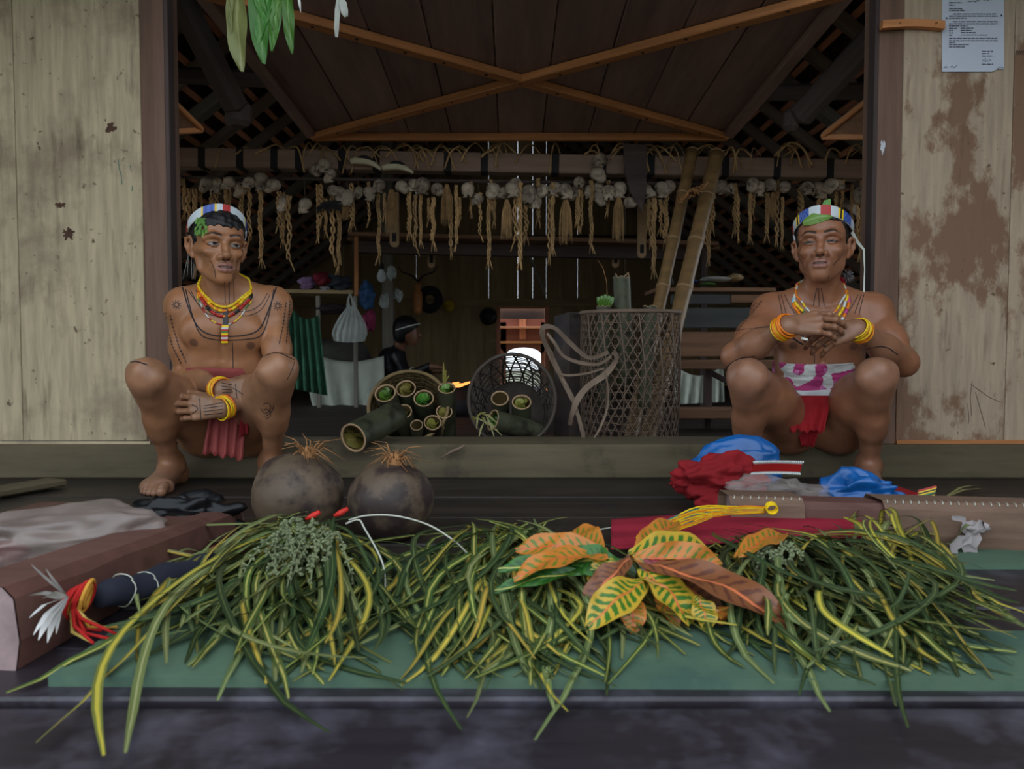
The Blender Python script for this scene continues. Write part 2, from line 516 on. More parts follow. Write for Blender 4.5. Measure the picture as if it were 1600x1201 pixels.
# roof: two thatched slopes on rafters and laths
for sg, nm in ((-1, 'left'), (1, 'right')):
    rf = empty_struct('roof_' + nm); structure(rf, 'smoke dark thatched roof slope on the %s with rafters and laths' % nm)
    m = MB()
    X1 = 4.6
    n = Vector((sg*0.767, 0, 1)).normalized()
    o = n * 0.10
    y0, y1 = -1.0, 9.75
    y0 = 1.15
    for (xa, xb, ya, yc) in ((0, 2.35, y0, y1), (2.35, X1, y0, 2.85), (2.35, X1, 5.5, y1)):  # front edge cut back and unseen side gaps added to admit daylight
        q = [Vector((sg*xa, ya, roofz(xa))), Vector((sg*xb, ya, roofz(xb))), Vector((sg*xb, yc, roofz(xb))), Vector((sg*xa, yc, roofz(xa)))]
        v = [p + n*0.03 for p in q] + [p + n*0.09 for p in q]
        m.add(v, [(0,1,2,3),(7,6,5,4),(0,4,5,1),(1,5,6,2),(2,6,7,3),(3,7,4,0)])
    m.build('thatch', M_THATCH, rf, False)
    L = math.hypot(X1, 0.767*X1)
    k = 0
    d = Vector((sg*1.0, 0, -0.767)).normalized()
    while k*0.115 < L - 0.1:
        p = Vector((0, 0, RIDGE)) + d * (0.08 + k*0.115)
        beam('lath', (p.x, 5.5 if 2.35 < abs(p.x) else 2.85, p.z), (p.x, 9.6, p.z), 0.034, 0.018, M_LATH, rf, up=n, bev=0)
        k += 1
    yy = 3.0
    i = 0
    while yy < 9.5:
        a = Vector((0, yy, RIDGE)) - n*0.045; xe = 2.4 if 2.85 < yy < 5.5 else X1; b = Vector((sg*xe, yy, roofz(xe))) - n*0.045
        beam('rafter', a, b, 0.10 if i % 5 == 4 else 0.05, 0.06, M_GREYW if i % 5 == 4 else M_RAFT, rf, up=n, bev=0.004)
        yy += 0.42; i += 1

# interior floor
fi = empty_struct('floor_interior'); structure(fi, 'dark plank floor inside the longhouse')
y = Y0 + 0.26
while y < 9.6:
    beam('plank', (-4.0, y+0.12, FLOOR_Z-0.02), (4.0, y+0.12, FLOOR_Z-0.02), 0.236, 0.04, M_FLOOR, fi, bev=0.003)
    y += 0.24

# back wall of upright planks with daylight between some of them
YB = 9.6
wb = empty_struct('wall_back'); structure(wb, 'back wall of upright smoke stained planks')
wx0, wx1 = at(781, 530, YB).x, at(852, 530, YB).x
wz1 = at(800, 482, YB).z
x = -4.4
r = random.Random(3)
while x < 4.4:
    w = r.uniform(0.15, 0.2)
    gap = r.choice([0.0, 0.0, 0.0015, 0.0, 0.0022])
    z0 = 0.0
    zt = max(0.3, max(roofz(x), roofz(x + w)) + 0.06)
    x1 = x + w
    if x1 > wx0 and x < wx1:
        z0 = wz1
    if zt > z0:
        vpanel('plank', x, x1-gap, z0, zt, YB, 0.02, M_BACKW, wb)
    x = x1
for (a, b, z0, z1) in ((-4.4, wx0, 0.0, 0.5), (wx1, 4.4, 0.0, 0.5), (-4.4, wx0, 0.5, 0.98), (wx1, 4.4, 0.5, 0.98)):
    beam('backing_board', (a, YB+0.04, (z0+z1)/2), (b, YB+0.04, (z0+z1)/2), 0.02, z1-z0, M_BACKW, wb, bev=0.002)
beam('rail', (-4.2, YB-0.03, 1.0), (4.2, YB-0.03, 1.0), 0.05, 0.10, M_BACKW, wb)
beam('rail', (-2.6, YB-0.03, 1.75), (2.6, YB-0.03, 1.75), 0.05, 0.10, M_DARK, wb)
# window to the lean-to behind
w1 = empty_struct('window_1'); structure(w1, 'small bright opening in the back wall')
for xx in (wx0-0.02, wx1+0.02):
    vpanel('window_frame', xx-0.025, xx+0.025, 0.1, wz1+0.04, YB-0.02, 0.06, M_LATH, w1)
beam('window_frame', (wx0, YB, wz1+0.02), (wx1, YB, wz1+0.02), 0.06, 0.04, M_LATH, w1)
YA = 11.2
M_REDW = pm('reddish_board', lin(150,96,84), 0.7, 0.2, 3, (0.8,6,6), 0.2, rnd=0.1)
M_PALEC = pm('pale_fringe', lin(196,186,190), 0.8, 0.1, 8)
an = empty_struct('wall_annex'); structure(an, 'reddish board wall of the lean-to with an arched opening')
ax0, ax1 = at(791, 560, YA).x, at(845, 560, YA).x
az = at(800, 543, YA).z
m = MB()
cx = (ax0+ax1)/2; hw = (ax1-ax0)/2
arc = [(cx - hw*math.cos(t), az - 0.10 + 0.10*math.sin(t)) for t in [math.pi*i/14 for i in range(15)]]
top = [(cx - (hw+0.4)*math.cos(math.pi*i/14), 0.62 + 0.2) for i in range(15)]
vs = [(p[0], YA, p[1]) for p in arc] + [(p[0], YA, p[1]) for p in top]
m.add(vs, [(i, i+1, 16+i, 15+i) for i in range(14)])
m.box((cx-hw-1.0, YA, -0.5), (cx-hw, YA+0.03, 0.82)); m.box((cx+hw, YA, -0.5), (cx+hw+1.0, YA+0.03, 0.82))
m.box((cx-hw-1.0, YA, 0.82), (cx+hw+1.0, YA+0.03, 0.95))
m.build('arched_board', M_REDW, an, False)
beam('shelf_board', (cx-0.8, YA-0.1, at(800,535,YA).z), (cx+0.8, YA-0.1, at(800,535,YA).z), 0.2, 0.03, M_BRACE, an)
beam('shelf_board', (cx-0.8, YA-0.1, at(800,512,YA).z), (cx+0.8, YA-0.1, at(800,512,YA).z), 0.2, 0.03, M_LATH, an)
vpanel('stud', cx-0.06, cx+0.03, at(800,530,YA).z, 0.95, YA-0.05, 0.04, M_LATH, an)
m = MB()
zt = at(800, 481, YB).z; zb = at(800, 498, YB).z
nz_ = 13
vs = []
for i in range(nz_*2+1):
    xx = wx0 + (wx1-wx0)*i/(nz_*2)
    vs += [(xx, YB+0.07, zb), (xx, YB+0.07, zt + (0.02 if i % 2 else 0.0))]
m.add(vs, [(2*i, 2*i+2, 2*i+3, 2*i+1) for i in range(nz_*2)])
tag(m.build('fringe_valance', M_PALEC, None, False), 'pale zigzag edged cloth strip across the top of the back opening', 'valance')

# ------------------------------------------------------------------ hatch propped open under the roof
YH = 4.35
A = at(487, 214, YH); B = at(1137, 219, YH)
zn = at(800, 0, 2.82).z + 0.02
ht = thing('hatch_door', 'wide brown plank hatch with crossed braces propped open above the doorway', 'hatch', (0, YH, A.z))
NP = 9
nr = Vector((0, YH-2.80, A.z - zn)).normalized()
nup = Vector((0, -nr.z, nr.y))
if nup.z < 0: nup = -nup
def hp(u, v, off=0.0):
    """u 0..1 left-right, v 0 far .. 1 near"""
    x = A.x + (B.x - A.x)*u
    return Vector((x, YH + (2.80-YH)*v, A.z + (zn-A.z)*v)) + nup*off
edges = [0, .115, .235, .335, .45, .555, .665, .775, .885, 1.0]
for i in range(NP):
    u = (edges[i]+edges[i+1])/2
    w = (edges[i+1]-edges[i])*(B.x-A.x) - 0.006
    beam('plank', hp(u, -0.01, 0.03+0.002*(i % 2)), hp(u, 1.02, 0.03+0.002*(i % 2)), w, 0.022, M_HATCH, ht, up=nup, bev=0.003)
b1 = beam('cross_brace', hp(0.005, 0.0, -0.001), hp(0.995, 1.0, -0.001), 0.055, 0.035, M_BRACE, ht, up=nup)
b2 = beam('cross_brace', hp(0.995, 0.0, -0.0), hp(0.005, 1.0, -0.0), 0.055, 0.034, M_BRACE, ht, up=nup)
beam('edge_rail', hp(0, 0.0, 0), hp(1, 0.0, 0), 0.03, 0.04, M_BRACE, ht, up=nup)
beam('edge_rail', hp(0.0, 0, 0.005), hp(0.0, 1, 0.005), 0.05, 0.03, M_HATCH, ht, up=nup)
beam('edge_rail', hp(1.0, 0, 0.005), hp(1.0, 1, 0.005), 0.06, 0.03, M_HATCH, ht, up=nup)
for (u0, v0, u1, v1, bb) in ((0.005,0,0.995,1,b1), (0.995,0,0.005,1,b2)):
    for k in range(1, 14):
        t = k/14
        p = hp(u0+(u1-u0)*t, v0+(v1-v0)*t, -0.019)
        o = MB().lathe([(0.0,-0.001),(0.007,-0.001),(0.006,0.002)], 6).build('nail', M_NAIL, None)
        o.location = p + Vector((0.006*(-1)**k, 0.006*(-1)**k, 0))
        o.parent = bb; o.matrix_parent_inverse = wm(bb).inverted()

# logs and rails around the hatch
def log(name, a, b, r0, r1, mat, label, cat='beam', n=10):
    a = Vector(a); b = Vector(b)
    m = MB()
    k = 9
    pts = [a.lerp(b, i/(k-1)) + Vector((fbm((i*0.7, a.x*3, 1))*r0*0.15, 0, fbm((i*0.7, 5, a.x))*r0*0.15)) for i in range(k)]
    m.tube(pts, [r0+(r1-r0)*i/(k-1) for i in range(k)], n)
    o = m.build(name, mat)
    tag(o, label, cat)
    return o
def rbeam(name, a, b, w, h, mat, label):
    t = beam(name, a, b, w, h, mat, None, bev=0.02)
    return structure(t, label)
rbeam('roof_strut', at(262, -40, 3.2), at(371, 172, 3.55), 0.10, 0.09, M_DARK, 'dark squared strut hanging at the upper left corner')
rbeam('roof_strut', at(1400, 20, 3.2), at(1246, 186, 3.55), 0.09, 0.10, M_DARK, 'dark squared strut hanging at the upper right corner')
c = at(370, 178, 3.55)
rbeam('strut_block', c + Vector((0, 0.02, 0.06)), c + Vector((0, 0.02, -0.05)), 0.10, 0.10, M_DARK, 'grey squared block end on the left strut')
c = at(1238, 186, 3.55)
rbeam('strut_block', c + Vector((0, 0.02, 0.05)), c + Vector((0, 0.02, -0.05)), 0.06, 0.07, M_DARK, 'grey squared block end on the right strut')
rbeam('cross_rail', at(255, 116, 3.9), at(500, 128, 3.9), 0.05, 0.08, M_DARK, 'dark horizontal rail behind the left strut')
rbeam('cross_rail', at(1130, 145, 3.9), at(1380, 142, 3.9), 0.05, 0.08, M_DARK, 'dark horizontal rail behind the right strut')
# small hinged shutters at the corners
for (pa, pb, pc, lab) in (((240,130),(316,203),(240,207),'small pale wooden shutter corner beside the left jamb'),
                          ((1392,130),(1284,214),(1392,214),'small brown wooden shutter corner beside the right jamb')):
    a, b, c = at(*pa, 3.05), at(*pb, 3.35), at(*pc, 3.2)
    m = MB(); off = Vector((0, 0.0, 0.02))
    m.add([a, b, c, a+off, b+off, c+off], [(0,1,2),(5,4,3),(0,3,4,1),(1,4,5,2),(2,5,3,0)])
    t = thing('corner_shutter', lab, 'shutter', c)
    m.build('panel', M_SHELFW, t, False)
    beam('edge_rail', c, b, 0.02, 0.025, M_BRACE, t)
    beam('edge_rail', a, b, 0.02, 0.02, M_BRACE, t)

# beam that carries the trophies
YK = 4.5
ba, bb_ = at(225, 247, YK), at(1420, 268, YK)
kb = beam('tie_beam', ba, bb_, 0.10, 0.105, M_BEAMW, None, bev=0.006)
structure(kb, 'long pale beam with black painted bands that carries the skulls')
for px in (320, 379, 432, 537, 590, 757, 867, 1015, 1130, 1292, 1349, 470, 700, 940, 1210):
    t = (px - 225) / (1420 - 225)
    p = ba.lerp(bb_, t)
    d = (bb_ - ba).normalized()
    o = beam('painted_band', p - d*0.022, p + d*0.022, 0.104, 0.109, M_BLACK, kb, bev=0.004)
rd = log('hanging_rail', at(225, 276, YK-0.04), at(1420, 292, YK-0.04), 0.010, 0.009, M_DARK, 'thin dark pole just under the banded beam', 'rail')
# ------------------------------------------------------------------ implicit modelling of bodies (smooth unions, then surface nets)
class SDF:
    def __init__(s, xs, ys, zs):
        s.x, s.y, s.z = (np.asarray(a, np.float32) for a in (xs, ys, zs))
        s.v = np.full((len(xs), len(ys), len(zs)), 1.0, np.float32)
    def _sl(s, lo, hi):
        r = []
        for a, l, h in ((s.x, lo[0], hi[0]), (s.y, lo[1], hi[1]), (s.z, lo[2], hi[2])):
            i0 = int(np.searchsorted(a, l)); i1 = int(np.searchsorted(a, h))
            r.append(slice(max(i0-1, 0), min(i1+1, len(a))))
        return tuple(r)
    def layer(s, lo, hi):
        sl = s._sl(lo, hi)
        L = SDF(s.x[sl[0]], s.y[sl[1]], s.z[sl[2]])
        L.sl = sl
        return L
    def merge(s, L, k=0.0):
        a = s.v[L.sl]; b = L.v
        if callable(k):
            k = k(L.x[:,None,None], L.y[None,:,None], L.z[None,None,:])
        k = np.maximum(k, 1e-5)
        h = np.maximum(k - np.abs(a-b), 0)/k
        s.v[L.sl] = np.minimum(a, b) - h*h*k*0.25
    def _app(s, fn, lo, hi, k, sub):
        m = k + 0.008
        sl = s._sl([c-m for c in lo], [c+m for c in hi])
        if any(q.stop <= q.start for q in sl): return
        X = s.x[sl[0]][:,None,None]; Y = s.y[sl[1]][None,:,None]; Z = s.z[sl[2]][None,None,:]
        d = fn(X, Y, Z)
        a = s.v[sl]
        kk = max(k, 1e-5)
        if sub:
            h = np.maximum(kk - np.abs(a+d), 0)/kk
            s.v[sl] = np.maximum(a, -d) + h*h*kk*0.25
        else:
            h = np.maximum(kk - np.abs(a-d), 0)/kk
            s.v[sl] = np.minimum(a, d) - h*h*kk*0.25
    def cap(s, a, b, ra, rb=None, k=0.02, sub=False, squash=None):
        """tapered capsule; squash=(axis, factor>1) makes it thinner along axis"""
        if rb is None: rb = ra
        a = np.array(a, float); b = np.array(b, float)
        ba = b - a; L2 = max(float(ba @ ba), 1e-9)
        R = max(ra, rb)
        if squash is not None:
            n = np.array(squash[0], float); n /= np.linalg.norm(n); fq = squash[1]
        def fn(X, Y, Z):
            px, py, pz = X-a[0], Y-a[1], Z-a[2]
            t = np.clip((px*ba[0]+py*ba[1]+pz*ba[2])/L2, 0, 1)
            qx, qy, qz = px-t*ba[0], py-t*ba[1], pz-t*ba[2]
            if squash is not None:
                dn = (qx*n[0]+qy*n[1]+qz*n[2])*(fq-1)
                qx = qx+dn*n[0]; qy = qy+dn*n[1]; qz = qz+dn*n[2]
            return np.sqrt(qx*qx+qy*qy+qz*qz) - (ra+t*(rb-ra))
        s._app(fn, np.minimum(a,b)-R, np.maximum(a,b)+R, k, sub)
    def ell(s, c, r, R=None, k=0.02, sub=False):
        c = np.array(c, float); r = np.array(r, float)
        R = np.eye(3) if R is None else np.array(R, float)
        ext = np.sqrt((R*R) @ (r*r))
        def fn(X, Y, Z):
            px, py, pz = X-c[0], Y-c[1], Z-c[2]
            q0 = px*R[0,0]+py*R[1,0]+pz*R[2,0]
            q1 = px*R[0,1]+py*R[1,1]+pz*R[2,1]
            q2 = px*R[0,2]+py*R[1,2]+pz*R[2,2]
            k0 = np.sqrt((q0/r[0])**2+(q1/r[1])**2+(q2/r[2])**2)
            k1 = np.sqrt((q0/r[0]**2)**2+(q1/r[1]**2)**2+(q2/r[2]**2)**2)
            return k0*(k0-1)/np.maximum(k1, 1e-6)
        s._app(fn, c-ext, c+ext, k, sub)
    def ball(s, c, r, k=0.02, sub=False):
        s.ell(c, (r,r,r), None, k, sub)
    def mesh(s):
        v = s.v
        ins = v < 0
        c = np.zeros(tuple(n-1 for n in v.shape), np.uint8)
        for i in (0,1):
            for j in (0,1):
                for k in (0,1):
                    c += ins[i:i+c.shape[0], j:j+c.shape[1], k:k+c.shape[2]]
        act = np.argwhere((c > 0) & (c < 8))
        n = len(act)
        I, J, K = act[:,0], act[:,1], act[:,2]
        P = np.zeros((n,3)); cnt = np.zeros(n)
        corner = [(i,j,k) for i in (0,1) for j in (0,1) for k in (0,1)]
        val = {q: v[I+q[0], J+q[1], K+q[2]] for q in corner}
        for q in corner:
            for ax in range(3):
                if q[ax] == 1: continue
                r = list(q); r[ax] = 1; r = tuple(r)
                a, b = val[q], val[r]
                m = (a < 0) != (b < 0)
                if not m.any(): continue
                t = np.where(m, a/np.where(m, a-b, 1), 0)
                pa = np.stack([s.x[I+q[0]], s.y[J+q[1]], s.z[K+q[2]]], 1)
                pb = np.stack([s.x[I+r[0]], s.y[J+r[1]], s.z[K+r[2]]], 1)
                P += np.where(m[:,None], pa+(pb-pa)*t[:,None], 0)
                cnt += m
        P /= cnt[:,None]
        vid = np.full(c.shape, -1, np.int32)
        vid[I,J,K] = np.arange(n)
        F_ = []
        for ax in range(3):
            o1, o2 = [(1,2),(2,0),(0,1)][ax]
            sl0 = [slice(None)]*3; sl1 = [slice(None)]*3
            sl0[ax] = slice(0,-1); sl1[ax] = slice(1,None)
            e = ins[tuple(sl0)] != ins[tuple(sl1)]
            q = np.argwhere(e)
            ok = (q[:,o1] > 0) & (q[:,o2] > 0) & (q[:,o1] < c.shape[o1]) & (q[:,o2] < c.shape[o2])
            q = q[ok]
            d1 = np.zeros(3, int); d1[o1] = 1
            d2 = np.zeros(3, int); d2[o2] = 1
            g = lambda z: vid[z[:,0], z[:,1], z[:,2]]
            quad = np.stack([g(q), g(q-d1), g(q-d1-d2), g(q-d2)], 1)
            flip = ~ins[q[:,0], q[:,1], q[:,2]]
            quad[flip] = quad[flip][:, ::-1]
            F_.append(quad)
        Q = np.concatenate(F_)
        Q = Q[(Q >= 0).all(1)]
        return P, Q

def axis(lo, hi, base, fines):
    """grid coordinates with finer spacing inside the given bands"""
    out = [lo]; p = lo
    while p < hi:
        st = base
        for (a, b, f) in fines:
            if a - 0.01 <= p <= b: st = min(st, f)
        p += st; out.append(p)
    return np.array(out)

def np_mesh(name, P, Q, mat, cols=None, parent=None):
    me = bpy.data.meshes.new(name)
    me.vertices.add(len(P)); me.vertices.foreach_set('co', P.astype(np.float32).ravel())
    me.loops.add(Q.size); me.loops.foreach_set('vertex_index', Q.astype(np.int32).ravel())
    me.polygons.add(len(Q))
    me.polygons.foreach_set('loop_start', np.arange(0, Q.size, 4, dtype=np.int32))
    me.polygons.foreach_set('use_smooth', np.ones(len(Q), bool))
    if cols is not None:
        a = me.attributes.new('Col', 'FLOAT_COLOR', 'POINT')
        a.data.foreach_set('color', np.concatenate([cols, np.ones((len(cols),1))], 1).astype(np.float32).ravel())
    me.materials.append(mat)
    me.update(); me.validate()
    o = bpy.data.objects.new(name, me)
    COL.objects.link(o)
    return par(o, parent)

def nrm(v):
    v = np.array(v, float); return v/np.linalg.norm(v)
def A3(v): return np.array(v, float)

def rotm(yaw, pitch, roll):
    return np.array((Matrix.Rotation(yaw,3,'Z') @ Matrix.Rotation(roll,3,'Y') @ Matrix.Rotation(pitch,3,'X')))

def add_hand(S, w, d, n, right, curls, spread=0.05, s=1.0, thumb=(0.35, 0.25, 0.75), fan=None):
    """w wrist, d wrist->knuckles, n back of the hand; five separate fingers"""
    w = A3(w); d = nrm(d); n = A3(n); n = nrm(n - d*(n@d))
    t = np.cross(n, d) if right else np.cross(d, n)
    L = S.layer(w - 0.24, w + 0.24)
    kn = []
    for i in range(4):
        k = w + s*(d*(.086,.092,.088,.079)[i] + t*(.030,.010,-.011,-.030)[i] + n*(.002,.006,.004,-.002)[i])
        kn.append(k)
        L.cap(w + s*t*(.013,.005,-.005,-.013)[i], k, .0155*s, .0108*s, k=0.010)
    L.ell(w + s*(d*.05 - n*.006), (.03*s,.03*s,.012*s), np.stack([d,t,n],1), k=.012)
    nails = []
    for i in range(4):
        a = curls[i]
        sp = spread*(1.5-i) if fan is None else fan[i]
        dd = nrm(d*math.cos(sp) + t*math.sin(sp))
        ang = 0.0
        p = kn[i]
        fl = L.layer(p - 0.13, p + 0.13)
        ln = [(.045,.027,.021),(.050,.031,.022),(.046,.028,.021),(.036,.021,.018)][i]
        rr = (.0094,.0086,.0078,.0064) if i < 3 else (.0082,.0074,.0067,.0056)
        for j in range(3):
            ang += a[j]
            e = p + s*ln[j]*(dd*math.cos(ang) - n*math.sin(ang))
            fl.cap(p, e, rr[j]*s, rr[j+1]*s, k=0.004)
            fl.ball(p + n*0.001, rr[j]*s*1.06, k=0.004)
            p = e
        nails.append((p + s*.004*(n*math.cos(ang)+dd*math.sin(ang)), .007*s))
        L.merge(fl, 0.0035)
    fl = L.layer(w - 0.2, w + 0.2)
    a0, a1, a2 = thumb
    b0 = w + s*(d*.022 + t*.020 - n*.008)
    d1 = nrm(d*math.cos(a2) + t*math.sin(a2) - n*.35)
    e = b0 + s*.046*d1
    fl.cap(b0, e, .0155*s, .0118*s, k=.006)
    d2 = nrm(d1*math.cos(a0) + d*math.sin(a0)); e2 = e + s*.034*d2
    fl.cap(e, e2, .0112*s, .0098*s, k=.004)
    d3 = nrm(d2*math.cos(a1) + d*math.sin(a1)); e3 = e2 + s*.026*d3
    fl.cap(e2, e3, .0098*s, .0078*s, k=.004)
    nails.append((e3 + n*.004, .008*s))
    L.merge(fl, 0.008)
    return L, nails

def add_foot(S, ank, d, s=1.0):
    """ank ankle joint, d forward direction on the floor; floor z = 0"""
    a = A3(ank); d = nrm((d[0], d[1], 0)); t = np.cross((0,0,1), d)
    L = S.layer(a - 0.3, a + 0.3)
    heel = a - d*.045*s; heel[2] = .030
    ball = a + d*.13*s; ball[2] = .020
    L.ball(heel, .030*s, k=.02)
    L.cap(a, heel, .029*s, .027*s, k=.02)
    L.cap(heel, ball, .028*s, .020*s, k=.02)
    L.cap(a + A3((0,0,-.005)), ball + t*.012*s + A3((0,0,.006)), .027*s, .019*s, k=.025)
    L.cap(a + d*.03 - A3((0,0,.012)), ball - t*.028*s, .022*s, .016*s, k=.025)
    L.cap(ball + t*.026*s, ball - t*.032*s - d*.015, .020*s, .016*s, k=.015)
    nails = []
    for i in range(5):
        # i=0 big toe on the inner side handled by caller through sign of t
        pass
    return L, ball, d, t

def add_toes(L, ball, d, t, inner, s=1.0):
    t = t*inner
    nails = []
    for i in range(5):
        r = (.0135,.0098,.0092,.0088,.0082)[i]*s
        b = ball + t*(.027,.008,-.008,-.022,-.034)[i]*s - d*(.0,.0,.004,.012,.022)[i]*s
        e = b + d*(.052,.048,.042,.036,.030)[i]*s; e[2] = r*1.02
        m = (b+e)/2 + A3((0,0,.008))
        L.cap(b, m, r, r*.95, k=.005); L.cap(m, e, r*.95, r, k=.003)
        nails.append((e + A3((0,0,r*.8)), r*.7))
    return nails

def head_field(S, H, R, lean=1.0, mouth=0.003, lids=0.55, dz_neck=None):
    """face modelled in head space: x right, -y forward, z up, eyes at z=0"""
    T = lambda p: H + R @ A3(p)
    L = S.layer(H - 0.2, H + 0.2)
    E = lambda p, r, k=.02, sub=False: L.ell(T(p), r, R, k, sub)
    Cp = lambda a, b, ra, rb=None, k=.01, sub=False: L.cap(T(a), T(b), ra, rb, k, sub)
    E((0,.018,.036), (.076,.094,.082), .02)
    E((0,-.035,.045), (.064,.050,.055), .03)
    E((0,-.030,-.033), (.058,.058,.074), .03)
    E((0,-.046,-.080), (.036,.042,.034), .03)
    for sx in (-1, 1):
        Cp((sx*.056,.004,-.030), (sx*.046,-.008,-.064), .014, .012, .025)
        Cp((sx*.046,-.008,-.064), (sx*.013,-.074,-.105), .012, .012, .028)
        E((sx*.041,-.066,-.027), (.020,.016,.014), .020)
        Cp((sx*.047,-.056,-.024), (sx*.066,-.004,-.008), .010, .008, .018)
        E((sx*.062,-.052,-.060), (.012,.026,.022), .032, True) if lean > 1 else None
        Cp((sx*.012,-.088,.019), (sx*.036,-.086,.024), .010, .009, .014)
        Cp((sx*.036,-.086,.024), (sx*.056,-.064,.016), .009, .008, .014)
        E((sx*.032,-.096,-.001), (.020,.013,.0125), .010, True)
    E((0,-.080,-.102), (.019,.014,.015), .016)
    # nose
    Cp((0,-.086,.012), (0,-.098,-.014), .0075, .0085, .012)
    Cp((0,-.098,-.014), (0,-.1075,-.034), .0085, .011, .010)
    E((0,-.109,-.037), (.0125,.0115,.0105), .008)
    for sx in (-1, 1):
        E((sx*.0162,-.0965,-.041), (.0096,.0125,.0092), .007)
        E((sx*.0075,-.1085,-.0490), (.0040,.006,.0035), .003, True)
    # muzzle and lips
    E((0,-.080,-.070), (.033,.022,.024), .02)
    for sx in (-1, 1):
        Cp((0,-.1025,-.0645), (sx*.012,-.1000,-.0645), .0055, .0055, .005)
        Cp((sx*.012,-.1000,-.0645), (sx*.026,-.0890,-.0700), .0055, .0030, .005)
        Cp((0,-.1015,-.0775-mouth), (sx*.012,-.0985,-.0770-mouth), .0066, .0060, .005)
        Cp((sx*.012,-.0985,-.0770-mouth), (sx*.025,-.0885,-.0715), .0060, .0030, .005)
        Cp((0,-.106,-.0710-mouth*.4), (sx*.015,-.1015,-.0708-mouth*.4), .0012+mouth*.55, .0009+mouth*.4, .002, True)
        Cp((sx*.015,-.1015,-.0708-mouth*.4), (sx*.024,-.094,-.0710), .0010+mouth*.3, .0006, .002, True)
    Cp((0,-.098,-.050), (0,-.104,-.059), .0022, .0022, .004, True)
    # eyes: ball with lids
    for sx in (-1, 1):
        L.ball(T((sx*.032,-.0715,-.001)), .0130, k=.002)
        up = .0085*lids
        pts = [(sx*.0175,-.0800,-.0015), (sx*.025,-.0850,up-.001), (sx*.034,-.0850,up), (sx*.042,-.0805,up-.002), (sx*.0475,-.0745,-.001)]
        for i in range(4):
            Cp(pts[i], pts[i+1], .0026, .0026, .003)
        for i in range(4):
            q0 = A3(pts[i]) + A3((0,.004,.0045)); q1 = A3(pts[i+1]) + A3((0,.004,.0045))
            Cp(q0, q1, .0042, .0042, .004)
        lo = [(sx*.0175,-.0800,-.0015), (sx*.026,-.0845,-.0072), (sx*.036,-.0835,-.0075), (sx*.0475,-.0745,-.001)]
        for i in range(3):
            Cp(lo[i], lo[i+1], .0024, .0024, .004)
    # ears
    for sx in (-1, 1):
        ear = [(.073,.000,.014), (.084,.006,.026), (.092,.022,.022), (.091,.027,.000), (.084,.018,-.020), (.074,.006,-.034)]
        for i in range(5):
            a = A3(ear[i]); b = A3(ear[i+1]); a[0] *= sx; b[0] *= sx
            Cp(a, b, .0045, .0050, .004)
        E((sx*.079,.014,-.002), (.007,.015,.026), .006)
        E((sx*.0735,.008,-.027), (.006,.008,.010), .006)
        E((sx*.087,.010,.000), (.006,.009,.013), .004, True)
    return L, T

